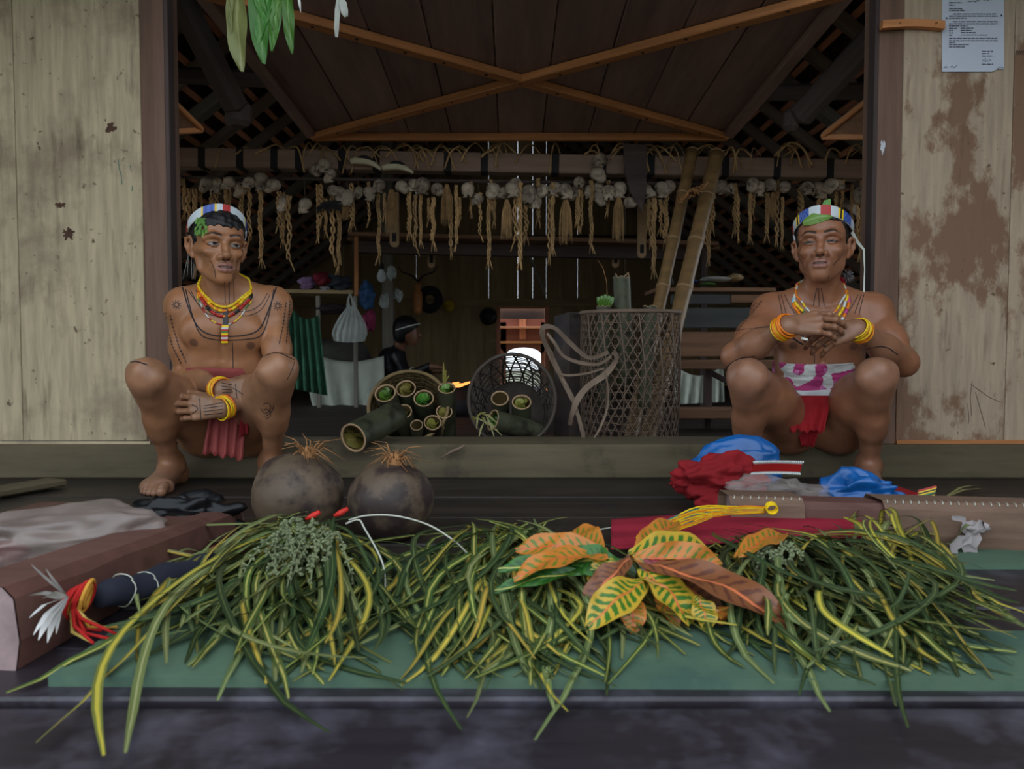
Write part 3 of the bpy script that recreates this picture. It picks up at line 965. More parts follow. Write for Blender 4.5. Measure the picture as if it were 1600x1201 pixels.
def face_colors(P, H, R, base, mouth=0.003, lids=0.55, gaze=0.0):
    """paint skin zones (lips, brows, eyes) by place on the head"""
    q = (P - H) @ R
    x, y, z = q[:,0], q[:,1], q[:,2]
    c = base.copy()
    near = (np.linalg.norm(q, axis=1) < 0.16) & (y < 0)
    ax = np.abs(x)
    def mixc(m, col):
        m = np.clip(m, 0, 1)*near
        c[:] = c*(1-m[:,None]) + np.array(col)[None,:]*m[:,None]
    sm = lambda d, w: np.clip(0.5 - d/w, 0, 1)
    # stubble shade round the mouth
    mixc(0.18*np.exp(-((x/.030)**2 + ((z+.075)/.030)**2))*(y < -.05), base.mean(0)*0.55)
    mixc(0.38*sm(np.maximum(np.abs(z+.0565)-.0035, ax-.024), .004)*(y < -.085), (.03,.022,.018))
    # lips
    zc = -.0705 - mouth*.4
    lipd = np.sqrt((x/.0275)**2 + ((z-zc)/(.0125+mouth*.6))**2) - 1
    mixc(sm(lipd*.012, .003)*(y < -.078)*0.9, (.27,.115,.088))
    slit = np.maximum(np.abs(z-zc)-(.0010+mouth*.45)*(1-(ax/.027)**2), ax-.022)
    mixc(sm(slit, .0016)*(y < -.075), (.030,.014,.012))
    teeth = np.maximum(np.abs(z-zc-mouth*.25)-mouth*.30, ax-.013)
    mixc(sm(teeth, .0012)*(y < -.075)*(mouth > .0025), (.36,.33,.30))
    # nostrils
    mixc(sm(np.sqrt(((ax-.0075)/.0045)**2+((z+.0495)/.003)**2)-1, .8)*(y < -.09), (.035,.018,.014))
    # brows
    bz = .0255 + .004*np.sin(np.clip((ax-.012)/.046,0,1)*math.pi) - .10*np.clip(ax-.045,0,1)
    bd = np.maximum(np.abs(z-bz)-.0050*(1-np.clip((ax-.03)/.04,0,.8)), np.maximum(.011-ax, ax-.057))
    mixc(sm(bd, .004)*(y < -.045)*0.92, (.016,.012,.010))
    # eyes
    ex = ax - .0325
    upz = .0085*lids*(1-(ex/.0165)**2) - .0012
    loz = -.0050*min(1.0, lids*1.5)*(1-(ex/.0165)**2) - .0016
    eye = np.maximum(np.maximum(z-upz, loz-z), np.abs(ex)-.0150)
    front = (y < -.066)
    mixc(sm(eye-.0022, .0020)*front, (.050,.028,.020))
    mixc(sm(eye, .0015)*front, (.30,.27,.25) if lids > .3 else (.085,.06,.05))
    sxn = np.sign(x)
    ix = x - sxn*.0325 - gaze
    iris = np.maximum(np.sqrt(ix**2 + (z-.0002)**2) - .0062, eye)
    mixc(sm(iris, .0016)*front, (.018,.012,.010))
    # lid crease and lash line
    cr = np.maximum(np.abs(z-(upz+.0052))-.0007, np.abs(ex)-.0155)
    mixc(0.55*sm(cr, .0016)*front, base.mean(0)*0.35)
    la = np.maximum(np.abs(z-(upz+.0006))-.0008, np.abs(ex)-.0158)
    mixc(0.9*sm(la, .0014)*front, (.02,.013,.010))
    # nasolabial fold
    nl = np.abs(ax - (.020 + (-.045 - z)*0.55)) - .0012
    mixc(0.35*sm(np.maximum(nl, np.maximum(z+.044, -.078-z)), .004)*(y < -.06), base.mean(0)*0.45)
    return c
M_SKIN = attr_mat('skin', 0.40, 0.45, 0.25, 0.05, 0.16, 150)
M_HAIR = pm('black_hair', lin(20,17,17), 0.5, 0.4, 60, (1,1,1), 0.6, spec=0.4)
M_INK = flat_mat('tattoo_ink', lin(42,40,44), 0.6, 0.2)
M_ATTR = attr_mat('beadwork', 0.4, 0.45, 0.3, 0, 0, 400)
M_CLOTHC = attr_mat('printed_cloth', 0.8, 0.2, 0.3, 0, 0.1, 300)
C_Y = lin(236,196,30); C_O = lin(232,128,28); C_R = lin(178,36,34); C_W = lin(206,210,206); C_B = lin(46,74,158); C_K = lin(26,26,30); C_G = lin(70,120,50)
C_P = lin(196,70,140); C_LB = lin(110,190,210)
SKIN1 = np.array(lin(156,106,72)[:3]); SKIN2 = np.array(lin(148,98,70)[:3])

def make_man(cfg):
    J = {k: A3(at(*v)) for k, v in cfg['J'].items()}
    H = J['head']; R = rotm(*cfg['rot'])
    pts = np.array(list(J.values()))
    lo = pts.min(0) - 0.16; hi = pts.max(0) + 0.16
    lo[2] = -0.012
    hb = [(H[i]-.13, H[i]+.13, .0019) for i in range(3)]
    hn = [J['wrL'], J['wrR']]
    def band(i):
        a = min(hn[0][i], hn[1][i]) - .10; b = max(hn[0][i], hn[1][i]) + .10
        return (a, b, .0026)
    xs = axis(lo[0], hi[0], .0034, [hb[0], band(0)])
    ys = axis(lo[1], hi[1], .0034, [hb[1], band(1)])
    zs = axis(lo[2], hi[2], .0034, [hb[2], band(2)])
    S = SDF(xs, ys, zs)
    P, C, N = J['pel'], J['chest'], J['neck']
    ty = cfg.get('tyaw', 0.0); fwd = A3((math.sin(ty),-math.cos(ty),0)); upv = nrm(N - P)
    fw = nrm(fwd - upv*(fwd@upv)); rt = np.cross(fw, upv)     # rt = image right? fixed below
    if rt[0] < 0: rt = -rt
    B = np.stack([rt, -fw, upv], 1)
    g = cfg.get('girth', 1.0)
    # trunk
    S.ell(P, (.138*g,.105*g,.095), B, .03)
    W = (P + C)/2
    S.ell(W, (.118*g,.086*g,.13), B, .06)
    S.ell(C, (.142*g,.098*g,.145), B, .06)
    S.ell(C + upv*.075 + fw*.004, (.135*g,.082,.075), B, .05)
    S.cap(J['shL'], J['shR'], .046, .046, .06)
    for sd, sh in ((-1, 'shL'), (1, 'shR')):
        S.ell(C + upv*.045 + rt*sd*.066*g + fw*.073, (.066,.026,.048), B, .035)       # chest muscle
        S.cap(N + upv*.035, J[sh] + upv*.02, .034, .030, .05)                          # trapezius
        S.cap(N - upv*.030 + fw*.070 + rt*sd*.016, (N - upv*.012 + fw*.055)*.5 + J[sh]*.5 + upv*.012 + fw*.020, .0095, .009, .010); S.cap((N - upv*.012 + fw*.055)*.5 + J[sh]*.5 + upv*.012 + fw*.020, J[sh] + upv*.042 + fw*.012, .009, .009, .012)   # collar bone
        S.ell(C - upv*.075 + rt*sd*.075 + fw*.050, (.05,.03,.05), B, .05)              # ribs
        for kx in range(3):
            a = C - upv*(.055+.035*kx) + rt*sd*.03 + fw*(.080 - .004*kx); b = C - upv*(.075+.04*kx) + rt*sd*.115*g + fw*.035
            S.cap(a, b, .008, .008, .022)
    for kx in range(2):
        for sd in (-1, 1):
            S.ell(W - upv*(.02+.05*kx) + rt*sd*.03 + fw*.070, (.03,.02,.025), B, .02)
    # sternum line
    S.cap(C + upv*.07 + fw*.106, C - upv*.03 + fw*.102, .006, .006, .012, True)
    # neck
    S.cap(N - upv*.02, H + R @ A3((0,.026,-.045)), .053, .049, .03)
    for sd in (-1, 1):
        S.cap(N - upv*.022 + fw*.050 + rt*sd*.012, H + R @ A3((sd*.056,.022,-.03)), .010, .013, .014)
    S.ell(H*.5 + N*.5 + fw*.046, (.012,.012,.016), None, .012)                          # adam's apple
    HL, T = head_field(S, H, R, cfg.get('lean', 1), cfg['mouth'], cfg['lids'])
    S.merge(HL, 0.012)
    nails = []
    # legs
    for s_ in 'LR':
        hip, kn, an = J['hip'+s_], J['kn'+s_], J['an'+s_]
        Lg = S.layer(np.minimum(np.minimum(hip, kn), an) - .16, np.maximum(np.maximum(hip, kn), an) + .16)
        th = nrm(kn - hip); sh = nrm(an - kn)
        q = cfg.get('leg', 1.0)
        Lg.cap(hip, hip.copy()*.45 + kn*.55, .092*q, .074*q, .03)
        Lg.cap(hip*.45 + kn*.55, kn - th*.02, .074*q, .054*q, .04)
        Lg.ball(hip + A3((0,.03,-.012)), .092*q, .04)
        Lg.ball(kn, .047*q, .03)
        pd = nrm(th - sh*.9)
        sdv = nrm(np.cross(pd, sh)); Lg.ell(kn + pd*.034, (.026,.024,.030), np.stack([sdv, pd, np.cross(sdv, pd)], 1), .016); Lg.ball(kn + sdv*.034 + pd*.004, .026, .02); Lg.ball(kn - sdv*.034 + pd*.004, .026, .02); Lg.cap(kn + pd*.030 + sh*.06, kn + pd*.030*.6 + sh*.24, .012, .010, .02)                             # knee cap
        Lg.cap(kn + pd*.012 + sh*.02, kn + pd*.016 + sh*.085, .040, .036, .03)
        back = -nrm(pd - sh*(pd@sh))
        L_ = np.linalg.norm(an - kn)
        Lg.cap(kn + sh*.02, kn + sh*L_*.55, .045*q, .039*q, .03)
        Lg.cap(kn + sh*L_*.45, an, .041*q, .026, .03)
        Lg.ell(kn + sh*L_*.33 + back*.026, (.042*q,.046*q,.085), np.stack([nrm(np.cross(back, sh)), back, sh], 1), .03)
        sx = 1 if an[0] > P[0] else -1
        Lg.ball(an + A3((.022,0,.0)), .011, .012); Lg.ball(an + A3((-.022,0,.004)), .011, .012)
        Lg.cap(an - sh*.08 - pd*.0 + back*.022, an + back*.030, .010, .012, .015)      # achilles
        S.merge(Lg, lambda X,Y,Z: np.clip(.055 - .22*np.sqrt((X-hip[0])**2+(Y-hip[1])**2+(Z-hip[2])**2), .004, .05))
        ft = J['toe'+s_] - an
        Fo, ball, d, t = add_foot(S, an, ft, cfg.get('foot', 1.0))
        nails += add_toes(Fo, ball, d, t, (1 if t[0] > 0 else -1)*(-sx), cfg.get('foot', 1.0))
        S.merge(Fo, lambda X,Y,Z: np.clip((Z-.022)*1.3, .003, .04))
    # arms
    wr = {}
    for s_ in 'LR':
        sh, el, wrp = J['sh'+s_], J['el'+s_], J['wr'+s_]
        La = S.layer(np.minimum(np.minimum(sh, el), wrp) - .1, np.maximum(np.maximum(sh, el), wrp) + .1)
        q = cfg.get('arm', 1.0)
        La.ell(sh + A3((0,-.004,.0)), (.056*q,.056*q,.060*q), None, .02)
        La.cap(sh, sh*.45+el*.55, .048*q, .044*q, .03)
        La.cap(sh*.45+el*.55, el, .042*q, .034*q, .03)
        md = sh*.5+el*.5
        La.ell(md + fw*.014, (.036*q,.034*q,.06), np.stack([nrm(np.cross(nrm(el-sh), fw)), nrm(np.cross(np.cross(nrm(el-sh), fw), nrm(el-sh))), nrm(el-sh)], 1), .03)
        La.ball(el, .036*q, .02)
        fa = nrm(wrp - el)
        LL = np.linalg.norm(wrp-el)
        La.cap(el, el + fa*LL*.45, .040*q, .038*q, .02)
        La.cap(el + fa*LL*.4, wrp, .036*q, .0255*q, .03)
        S.merge(La, lambda X,Y,Z: np.clip(.05 - .30*np.sqrt((X-sh[0])**2+(Y-sh[1])**2+(Z-sh[2])**2), .003, .045))
        hc = cfg['hand'+s_]
        Lh, nl = add_hand(S, wrp, hc['d'], hc['n'], s_ == 'L', hc['curls'], hc.get('spread', .05), cfg.get('hs', 1.0), hc.get('thumb', (.35,.25,.75)), hc.get('fan'))
        nails += nl
        S.merge(Lh, lambda X,Y,Z: np.clip(.03 - .5*np.sqrt((X-wrp[0])**2+(Y-wrp[1])**2+(Z-wrp[2])**2), .0015, .025))
        wr[s_] = (wrp, fa)
    V, Q = S.mesh()
    base = np.repeat(cfg['skin'][None,:], len(V), 0)
    # knees, elbows, hands and feet are a little greyer and darker
    for nm, rr, col, am in (('knL',.09,(.30,.19,.14),.35),('knR',.09,(.30,.19,.14),.35),('toeL',.14,(.16,.10,.075),.6),('toeR',.14,(.16,.10,.075),.6),
                            ('wrL',.13,(.21,.125,.08),.5),('wrR',.13,(.21,.125,.08),.5)):
        d = np.linalg.norm(V - J[nm], axis=1)
        m = np.exp(-(d/rr)**2)*am
        base = base*(1-m[:,None]) + np.array(col)[None,:]*m[:,None]
    for sd in (-1, 1):
        p0 = C + upv*.020 + rt*sd*.088*g + fw*.095
        d = np.linalg.norm(V - p0, axis=1)
        m = np.clip((.017-d)/.006, 0, 1)*.7
        base = base*(1-m[:,None]) + np.array((.07,.035,.028))[None,:]*m[:,None]
    for (p0, r0) in nails:
        d = np.linalg.norm(V - p0, axis=1)
        m = np.clip((r0*.85-d)/.003, 0, 1)*.45
        base = base*(1-m[:,None]) + np.array((.42,.28,.22))[None,:]*m[:,None]
    col = face_colors(V, H, R, base, cfg['mouth'], cfg['lids'], cfg.get('gaze', 0))
    man = thing('person', cfg['label'], 'person', (float(P[0]), float(P[1]), 0))
    body = np_mesh('body', V, Q, M_SKIN, col, man)
    bvh = BVHTree.FromPolygons(V.tolist(), Q.tolist())
    # hair: shell over the skull above the hairline
    hx = [axis(H[i]-.14, H[i]+.14, .0032, []) for i in range(3)]
    Hs = SDF(*hx)
    Hs.ell(T((0,.020,.040)), (.0815,.098,.086), R, .0)
    Hs.ell(T((0,.035,-.01)), (.076,.075,.07), R, .02)
    Hs.ell(T((0,-.033,.050)), (.0690,.0575,.060), R, .02)
    X = Hs.x[:,None,None]-H[0]; Y = Hs.y[None,:,None]-H[1]; Z = Hs.z[None,None,:]-H[2]
    lx = X*R[0,0]+Y*R[1,0]+Z*R[2,0]; ly = X*R[0,1]+Y*R[1,1]+Z*R[2,1]; lz = X*R[0,2]+Y*R[1,2]+Z*R[2,2]
    wob = .004*np.sin(lx*260)+.004*np.sin(ly*310+lx*120)+.003*np.sin(lz*280+lx*90)
    hair_line = cfg['hairline']
    side = -(ly + .018 - np.clip(lz-.035, 0, .04)*1.6)
    front = -(lz - hair_line + np.clip(ly+.06, 0, .08)*1.4)
    m = np.maximum(np.minimum(side, front), -(lz+.075-np.clip(ly, -.1, .02)*-.6))
    m = np.maximum(m, -(lz + .028 + np.clip(ly-.02,0,.05)*1.2))
    Hs.v = np.maximum(Hs.v + wob*.35, m*.8 + wob*.5)
    hv, hq = Hs.mesh()
    np_mesh('hair', hv, hq, M_HAIR, None, man)
    cfg['_'] = dict(man=man, body=body, bvh=bvh, J=J, H=H, R=R, T=T, wr=wr, C=C, N=N, P=P, fw=fw, rt=rt, upv=upv)
    return cfg['_']

def cast(bvh, px, py):
    o = Vector((0, 0, CAMZ)); d = (at(px, py, 1.0) - o).normalized()
    h = bvh.ray_cast(o, d)
    return (h[0], h[1]) if h[0] is not None else (None, None)

def resample(pts, step):
    out = []
    for i in range(len(pts)-1):
        a = Vector(pts[i]+(0,)) ; b = Vector(pts[i+1]+(0,))
        n = max(1, int((b-a).length/step))
        for k in range(n): out.append(a.lerp(b, k/n)[:2])
    out.append(pts[-1]); return out

def smooth2(pts, it=2):
    for _ in range(it):
        q = [pts[0]]
        for i in range(len(pts)-1):
            a, b = pts[i], pts[i+1]
            q.append((a[0]*.75+b[0]*.25, a[1]*.75+b[1]*.25)); q.append((a[0]*.25+b[0]*.75, a[1]*.25+b[1]*.75))
        q.append(pts[-1]); pts = q
    return pts

def ink(M, g, lines, w=.0022, sm=2):
    """tattoo strokes drawn on the skin: narrow strips laid on the body surface"""
    for ln in lines:
        ww = w
        if isinstance(ln, tuple) and isinstance(ln[1], float) and isinstance(ln[0], list):
            ln, ww = ln
        pts = smooth2(ln, sm) if len(ln) > 2 and sm else ln
        run = []
        def flush(run):
            if len(run) < 2: return
            vs = []
            for i, (p, n) in enumerate(run):
                t = run[min(i+1, len(run)-1)][0] - run[max(i-1, 0)][0]
                s = t.cross(n)
                if s.length < 1e-7: s = n.orthogonal()
                s.normalize()
                vs += [p + n*.0007 - s*ww/2, p + n*.0007 + s*ww/2]
            g.add(vs, [(2*i, 2*i+1, 2*i+3, 2*i+2) for i in range(len(run)-1)])
        for q in resample(pts, 1.6):
            p, n = cast(M['bvh'], *q)
            if p is not None and p.y < M.get('ymin', 0) and 1222 < q[0] < 1345 and q[1] < 560: p = None
            if p is None or (run and (p - run[-1][0]).length > .02):
                flush(run); run = []
                if p is None: continue
            run.append((p, n))
        flush(run)

def dash_line(pts, gap=5.0, ln=3.4):
    """rows of short crossing ticks along a line"""
    out = [pts]
    rs = resample(pts, gap)
    for i in range(len(rs)-1):
        a, b = rs[i], rs[i+1]
        dx, dy = b[0]-a[0], b[1]-a[1]
        l = math.hypot(dx, dy) or 1
        out.append([(a[0]-dy/l*ln*.5+dx*.2, a[1]+dx/l*ln*.5+dy*.2), (a[0]+dy/l*ln*.5+dx*.2, a[1]-dx/l*ln*.5+dy*.2)])
    return out

def sun_tattoo(cx, cy, r=3.2, R=7.5):
    out = [[(cx+r*math.cos(a), cy+r*math.sin(a)) for a in [i*math.pi/6 for i in range(13)]]]
    for i in range(9):
        a = i*2*math.pi/9
        out.append([(cx+r*math.cos(a), cy+r*math.sin(a)), (cx+R*math.cos(a+.35), cy+R*math.sin(a+.35))])
    return out

def bead_ring(M, name, c, ax_front, ax_side, drop, off, rad, cols, n=120, r0=0.2, seed=1, parts=None, jitter=0.0):
    """necklace: string of beads resting on neck and chest, found by casting towards the neck axis"""
    rr = random.Random(seed)
    g = MB()
    c = Vector(c)
    pts = []
    for i in range(n):
        a = 2*math.pi*i/n
        f = math.cos(a); s_ = math.sin(a)
        dirv = (Vector(ax_front)*f + Vector(ax_side)*s_).normalized()
        tgt = c + Vector((0, 0, -drop*max(f, -0.25)**1 if f > 0 else 0.02*abs(f)))
        h = M['bvh'].ray_cast(tgt, dirv, r0)
        p = h[0]
        lim = .066 + .10*max(f, 0)**1.5
        if p is None or (p - tgt).length > lim: p = tgt + dirv*lim
        p = p + dirv*off
        pts.append(p + Vector((rr.uniform(-1,1), rr.uniform(-1,1), rr.uniform(-1,1)))*jitter)
    # smooth
    for _ in range(4):
        pts = [(pts[i-1] + pts[i]*2 + pts[(i+1) % n])/4 for i in range(n)]
    i = 0
    while i < n:
        k = rr.choice([2,3,4])
        seg = [pts[(i+j) % n] for j in range(k+1)]
        g.tube(seg, rad, 6, True, col=rr.choice(cols))
        i += k
    return g.build(name, M_ATTR, M['man'])

def bangle(M, side, off0, n, cols, name='bracelet', seed=0, r=.034, spread=.03):
    w, fa = M['wr'][side]
    w = Vector(w); fa = Vector(fa)
    u = fa.orthogonal().normalized(); v = fa.cross(u)
    rr = random.Random(seed)
    t = None
    g = MB()
    for i in range(n):
        c = w - fa*(off0 + spread*i/max(n-1,1) + rr.uniform(-.002,.002))
        tl = Vector((rr.uniform(-.25,.25), rr.uniform(-.25,.25)))
        rad = r + rr.uniform(-.001, .004)
        ring = []
        for k in range(29):
            a = 2*math.pi*k/28
            e = u*math.cos(a)+v*math.sin(a)
            ring.append(c + e*rad + fa*(tl.x*math.cos(a)+tl.y*math.sin(a))*rad*.7)
        g.tube(ring, .0021, 5, False, col=rr.choice(cols))
    return g.build(name, M_ATTR, M['man'])

def headband(M, name, cz, front_z, back_z, rx, ry, w, pattern, flare=0.0, front_y=0.0):
    T = M['T']; g = MB()
    n = 96
    rows = [[], []]
    for i in range(n+1):
        a = 2*math.pi*i/n
        f = math.cos(a); s_ = math.sin(a)
        z = (front_z+back_z)/2 + (front_z-back_z)/2*f
        y = .018 + front_y*max(f,0) - ry*f
        x = rx*s_
        for j, (dz, k) in enumerate(((-w/2, 1.0), (w/2, 1.0+flare))):
            zz = z + dz*(.75+.25*f) 
            rows[j].append(Vector(T((x*k, .018+(y-.018)*k, zz))))
    th = [ [r.copy() for r in row] for row in rows ]
    sub = 4
    for i in range(n):
        for j in range(sub):
            a = rows[0][i].lerp(rows[1][i], j/sub); b = rows[0][i+1].lerp(rows[1][i+1], j/sub)
            c = rows[0][i+1].lerp(rows[1][i+1], (j+1)/sub); d = rows[0][i].lerp(rows[1][i], (j+1)/sub)
            ctr = Vector(T((0, .018, 0)))
            out = ((a+c)/2 - ctr).normalized()*.0025
            col = pattern(i/n, (j+.5)/sub)
            g.add([a+out, b+out, c+out, d+out], [(0,1,2,3)], None, col)
            g.add([a, b, c, d], [(3,2,1,0)], None, C_W)
    return g.build(name, M_ATTR, M['man'], False)
# ------------------------------------------------------------------ the man on the left
man1 = dict(
    label='bare-chested man with orange necklace and white beaded headband crouching by the left jamb',
    J=dict(head=(341,387,2.53), neck=(352,460,2.60), chest=(353,535,2.63), pel=(350,648,2.70),
           shL=(287,480,2.585), shR=(428,478,2.65), elL=(288,590,2.60), elR=(437,604,2.55),
           wrL=(347,608,2.395), wrR=(347,637,2.37),
           hipL=(318,668,2.66), hipR=(384,668,2.66), knL=(229,586,2.30), knR=(434,577,2.31),
           anL=(268,728,2.56), anR=(424,722,2.58), toeL=(246,760,2.42), toeR=(436,760,2.44)),
    tyaw=.24, rot=(math.radians(33), math.radians(-1), math.radians(2)), mouth=.0034, lids=.50, gaze=.0028, skin=SKIN1, hairline=.054, arm=.93, foot=1.12, lean=2, girth=.97, leg=.95,
    handL=dict(d=(.92,.35,-.04), n=(.30,-1,.25), curls=[(.55,.8,.4),(.5,.8,.4),(.5,.8,.4),(.55,.8,.4)], spread=.03, thumb=(.5,.3,.45)),
    handR=dict(d=(-1,.02,.02), n=(0,-1,.2), curls=[(.25,.3,.2),(.25,.35,.2),(.3,.35,.2),(.35,.4,.25)], spread=.03, thumb=(.55,.35,.4)),
)
M1 = make_man(man1)
man2 = dict(
    label='bare-chested man in red loincloth with hands clasped under his chin by the right jamb',
    J=dict(head=(1285,387,2.54), neck=(1282,466,2.62), chest=(1280,540,2.65), pel=(1272,648,2.70),
           shL=(1203,490,2.66), shR=(1364,490,2.60), elL=(1150,556,2.45), elR=(1412,566,2.47),
           wrL=(1230,509,2.265), wrR=(1340,514,2.325),
           hipL=(1236,662,2.67), hipR=(1312,662,2.67), knL=(1168,588,2.33), knR=(1370,586,2.33),
           anL=(1168,728,2.56), anR=(1357,728,2.56), toeL=(1160,762,2.42), toeR=(1360,762,2.42)),
    tyaw=-.24, rot=(math.radians(-25), math.radians(-7), math.radians(-1)), mouth=.0030, lids=.24, gaze=-.001, skin=SKIN2, hairline=.066, foot=1.1, lean=1, girth=1.03, leg=1.0, arm=1.05,
    handL=dict(d=(1,-.05,.10), n=(.10,-.80,.60), curls=[(.30,.35,.25),(.32,.38,.25),(.34,.40,.25),(.38,.40,.25)], spread=.06, thumb=(.4,.3,.35)),
    handR=dict(d=(-1,-.10,-.16), n=(-.12,-.85,.5), curls=[(.95,.35,.2),(1.0,.35,.2),(1.0,.4,.2),(1.0,.45,.2)], spread=.10, thumb=(.4,.3,.35)),
)
M2 = make_man(man2)
# ------------------------------------------------------------------ tattoos and dress of the man on the left
g = MB()
ink(M1, g, [[(351,440),(352,474)], [(358,440),(358,476)], [(365,440),(366,474)], [(364,427),(364,439)],
    ([(285,448),(294,480),(306,508),(322,522),(350,526),(386,524),(406,516),(418,490),(432,448)], .0042),
    ([(290,452),(300,492),(312,524),(330,530),(350,532),(390,530),(408,526),(416,510),(423,480),(428,452)], .0034),
    [(294,454),(310,476),(326,486),(344,489)], [(298,454),(314,484),(330,493),(346,495)],
    [(418,458),(408,476),(392,486),(374,487)], [(422,460),(410,484),(390,494),(374,493)],
    [(363,534),(364,556),(364,580)], [(328,406),(335,418),(337,434)], [(380,404),(379,416),(377,428)],
    ([(412,556),(433,549),(460,562)], .004), [(460,565),(455,580),(448,594)], ([(197,567),(213,564),(230,570)], .004),
    [(411,632),(418,628),(424,634),(420,644),(412,646),(408,638)], [(414,650),(422,646),(426,640),(428,632)], [(412,640),(420,638),(424,650),(416,654)],
    [(348,629),(320,634)], [(348,634),(318,638)], [(348,639),(318,643)], [(348,645),(320,648)], [(312,622),(314,655)], [(300,632),(312,638),(300,646)],
    [(346,598),(362,601)], [(346,603),(362,605)], [(346,608),(363,609)], [(347,613),(364,612)], [(368,600),(370,622)], [(364,606),(380,616)],
    ])
for l in sun_tattoo(276, 476) + sun_tattoo(434, 478):
    ink(M1, g, [l], .0024, 0)
for l in ([(258,488),(262,512),(270,542),(284,570)], [(266,492),(272,516),(280,542),(292,568)], [(453,470),(451,500),(447,536)], [(447,472),(443,505),(436,538)]):
    ink(M1, g, dash_line(l), .0020, 0)
o = g.build('tattoo', M_INK, M1['man'], False); o['kind'] = 'stuff'

fr1 = Vector(M1['fw']); sd1 = Vector(M1['rt'])
nc = Vector(at(352, 438, 2.585))
bead_ring(M1, 'necklace', nc, fr1, sd1, .084, .006, .0052, [C_O, C_O, lin(220,120,20), C_Y], 120, seed=1)
bead_ring(M1, 'necklace', nc + Vector((0,0,.004)), fr1, sd1, .076, .007, .0045, [C_Y, C_Y, lin(240,210,60)], 120, seed=2)
bead_ring(M1, 'necklace', nc + Vector((0,0,-.004)), fr1, sd1, .096, .006, .0046, [C_O, C_O, C_R, C_K], 120, seed=3)
bead_ring(M1, 'necklace', nc + Vector((0,0,-.004)), fr1, sd1, .122, .003, .0022, [C_Y, C_R, C_W, C_G], 140, seed=4)
# pendant: dark strap and beaded tab
g = MB()
pp = []
for y in range(484, 536, 3):
    p, n = cast(M1['bvh'], 353, y)
    pp.append(p + n*.006)
for i in range(len(pp)-1):
    y = 484 + 3*i
    wdt = .0075 if y < 508 else .0105
    col = C_K if y < 508 else (C_Y, C_W, C_R, C_G, C_Y, C_R, C_W, C_R, C_Y)[(y-508)//3 % 9]
    a, b = pp[i], pp[i+1]
    w = Vector((wdt, 0, 0)); dpt = Vector((0, -.003, 0))
    g.add([a-w, a+w, b+w, b-w, a-w+dpt, a+w+dpt, b+w+dpt, b-w+dpt], [(4,5,6,7),(0,1,5,4),(1,2,6,5),(2,3,7,6),(3,0,4,7)], None, col)
g.build('pendant', M_ATTR, M1['man'], False)
bangle(M1, 'L', -.004, 12, [C_Y, C_Y, C_O], 'bracelet', 3, .032, .030)
bangle(M1, 'R', -.006, 11, [C_Y, C_Y, C_R, C_O], 'bracelet', 5, .032, .028)

def pat1(u, v):
    k = ((u+.03)*26) % 9.5
    if v < .12 or v > .90: return C_W if int(u*192) % 2 else lin(150,160,170)
    if k < 1.7: return C_R if int(v*8) % 2 == 0 or True else C_W
    if 4.6 < k < 4.85 or 6.45 < k < 6.7: return C_Y
    if 4.85 <= k <= 6.45: return C_B if int((k-4.85)*5) % 2 == 0 else lin(70,100,180)
    return lin(196,204,208)
headband(M1, 'headband', 0, .112, -.004, .089, .102, .031, pat1, .0, 0.034)
# sprig of moss green under the band
M_MOSS = pm('sprig_green', lin(96,140,62), 0.7, 0.3, 30)
g = MB(); rr = random.Random(4)
for i in range(70):
    t = rr.random()
    p0 = Vector(M1['T']((-.060 + rr.uniform(-.012,.018), -.050 + rr.uniform(-.016,.012), .082 - .050*t)))
    p1 = p0 + Vector((rr.uniform(-.012,.012), -rr.uniform(.004,.014), -rr.uniform(.006,.02)))
    g.ribbon([p0, (p0+p1)/2 + Vector((0,-.004,.002)), p1], [.004,.008,.003], (0,-1,.3))
g.build('leaf_sprig', M_MOSS, M1['man'])
# loose grey strings hanging behind the ear
M_STR = pm('grey_string', lin(150,150,146), 0.6, 0.1, 40)
for (x0,y0,x1,y1,b) in ((297,372,286,436,0),(299,372,293,432,1),(300,384,303,436,2),(302,384,300,436,3),(305,390,313,434,4),(314,398,316,438,5),(316,398,325,436,6)):
    a = at(x0,y0,2.56); c = at(x1,y1,2.60)
    MB().tube([a, a.lerp(c,.35)+Vector((.004*(-1)**b,0,0)), a.lerp(c,.7)+Vector((.002*(-1)**b,0,.0)), c], .0011, 4).build('string', M_STR, M1['man'])

# loincloth: folded waist wrap and pleated front flap
M_RED1 = pm('faded_red_cloth', lin(140,66,62), 0.85, 0.15, 14, (1,1,1), 0.25, bscale=300)
M_RED1D = pm('red_hem', lin(120,24,28), 0.85, 0.15, 14, (1,1,1), 0.25, bscale=300)
def flap(name, tl, tr, bl, br, Yt, Yb, pleats, amp, mat, parent, hem=None, n=48, m=16, jag=0.0, ext=1.0, z_add=0):
    P = []
    for i in range(m+1):
        v = i/m; row = []
        for j in range(n+1):
            u = j/n
            px = (tl[0]*(1-u)+tr[0]*u)*(1-v) + (bl[0]*(1-u)+br[0]*u)*v
            py = (tl[1]*(1-u)+tr[1]*u)*(1-v) + (bl[1]*(1-u)+br[1]*u)*v
            py += jag*v*math.sin(u*9.0)*math.sin(u*23.)
            Y = Yt*(1-v)+Yb*v - amp*(.3+.7*v)*math.sin(u*pleats*2*math.pi + .8*math.sin(v*2+u*5)) - amp*.5*fbm((u*6, v*2, 3))
            row.append(at(px, py, Y))
        P.append(row)
    g = MB(); g.sheet(P)
    o = g.build(name, mat, parent)
    sol = o.modifiers.new('thickness', 'SOLIDIFY'); sol.thickness = .0015
    if hem:
        h = MB(); k = max(1, int(m*.12))
        h.sheet([[q + Vector((0,-.0016,0)) for q in r_] for r_ in P[m-k:]])
        h.build('hem', hem, o)
    return o
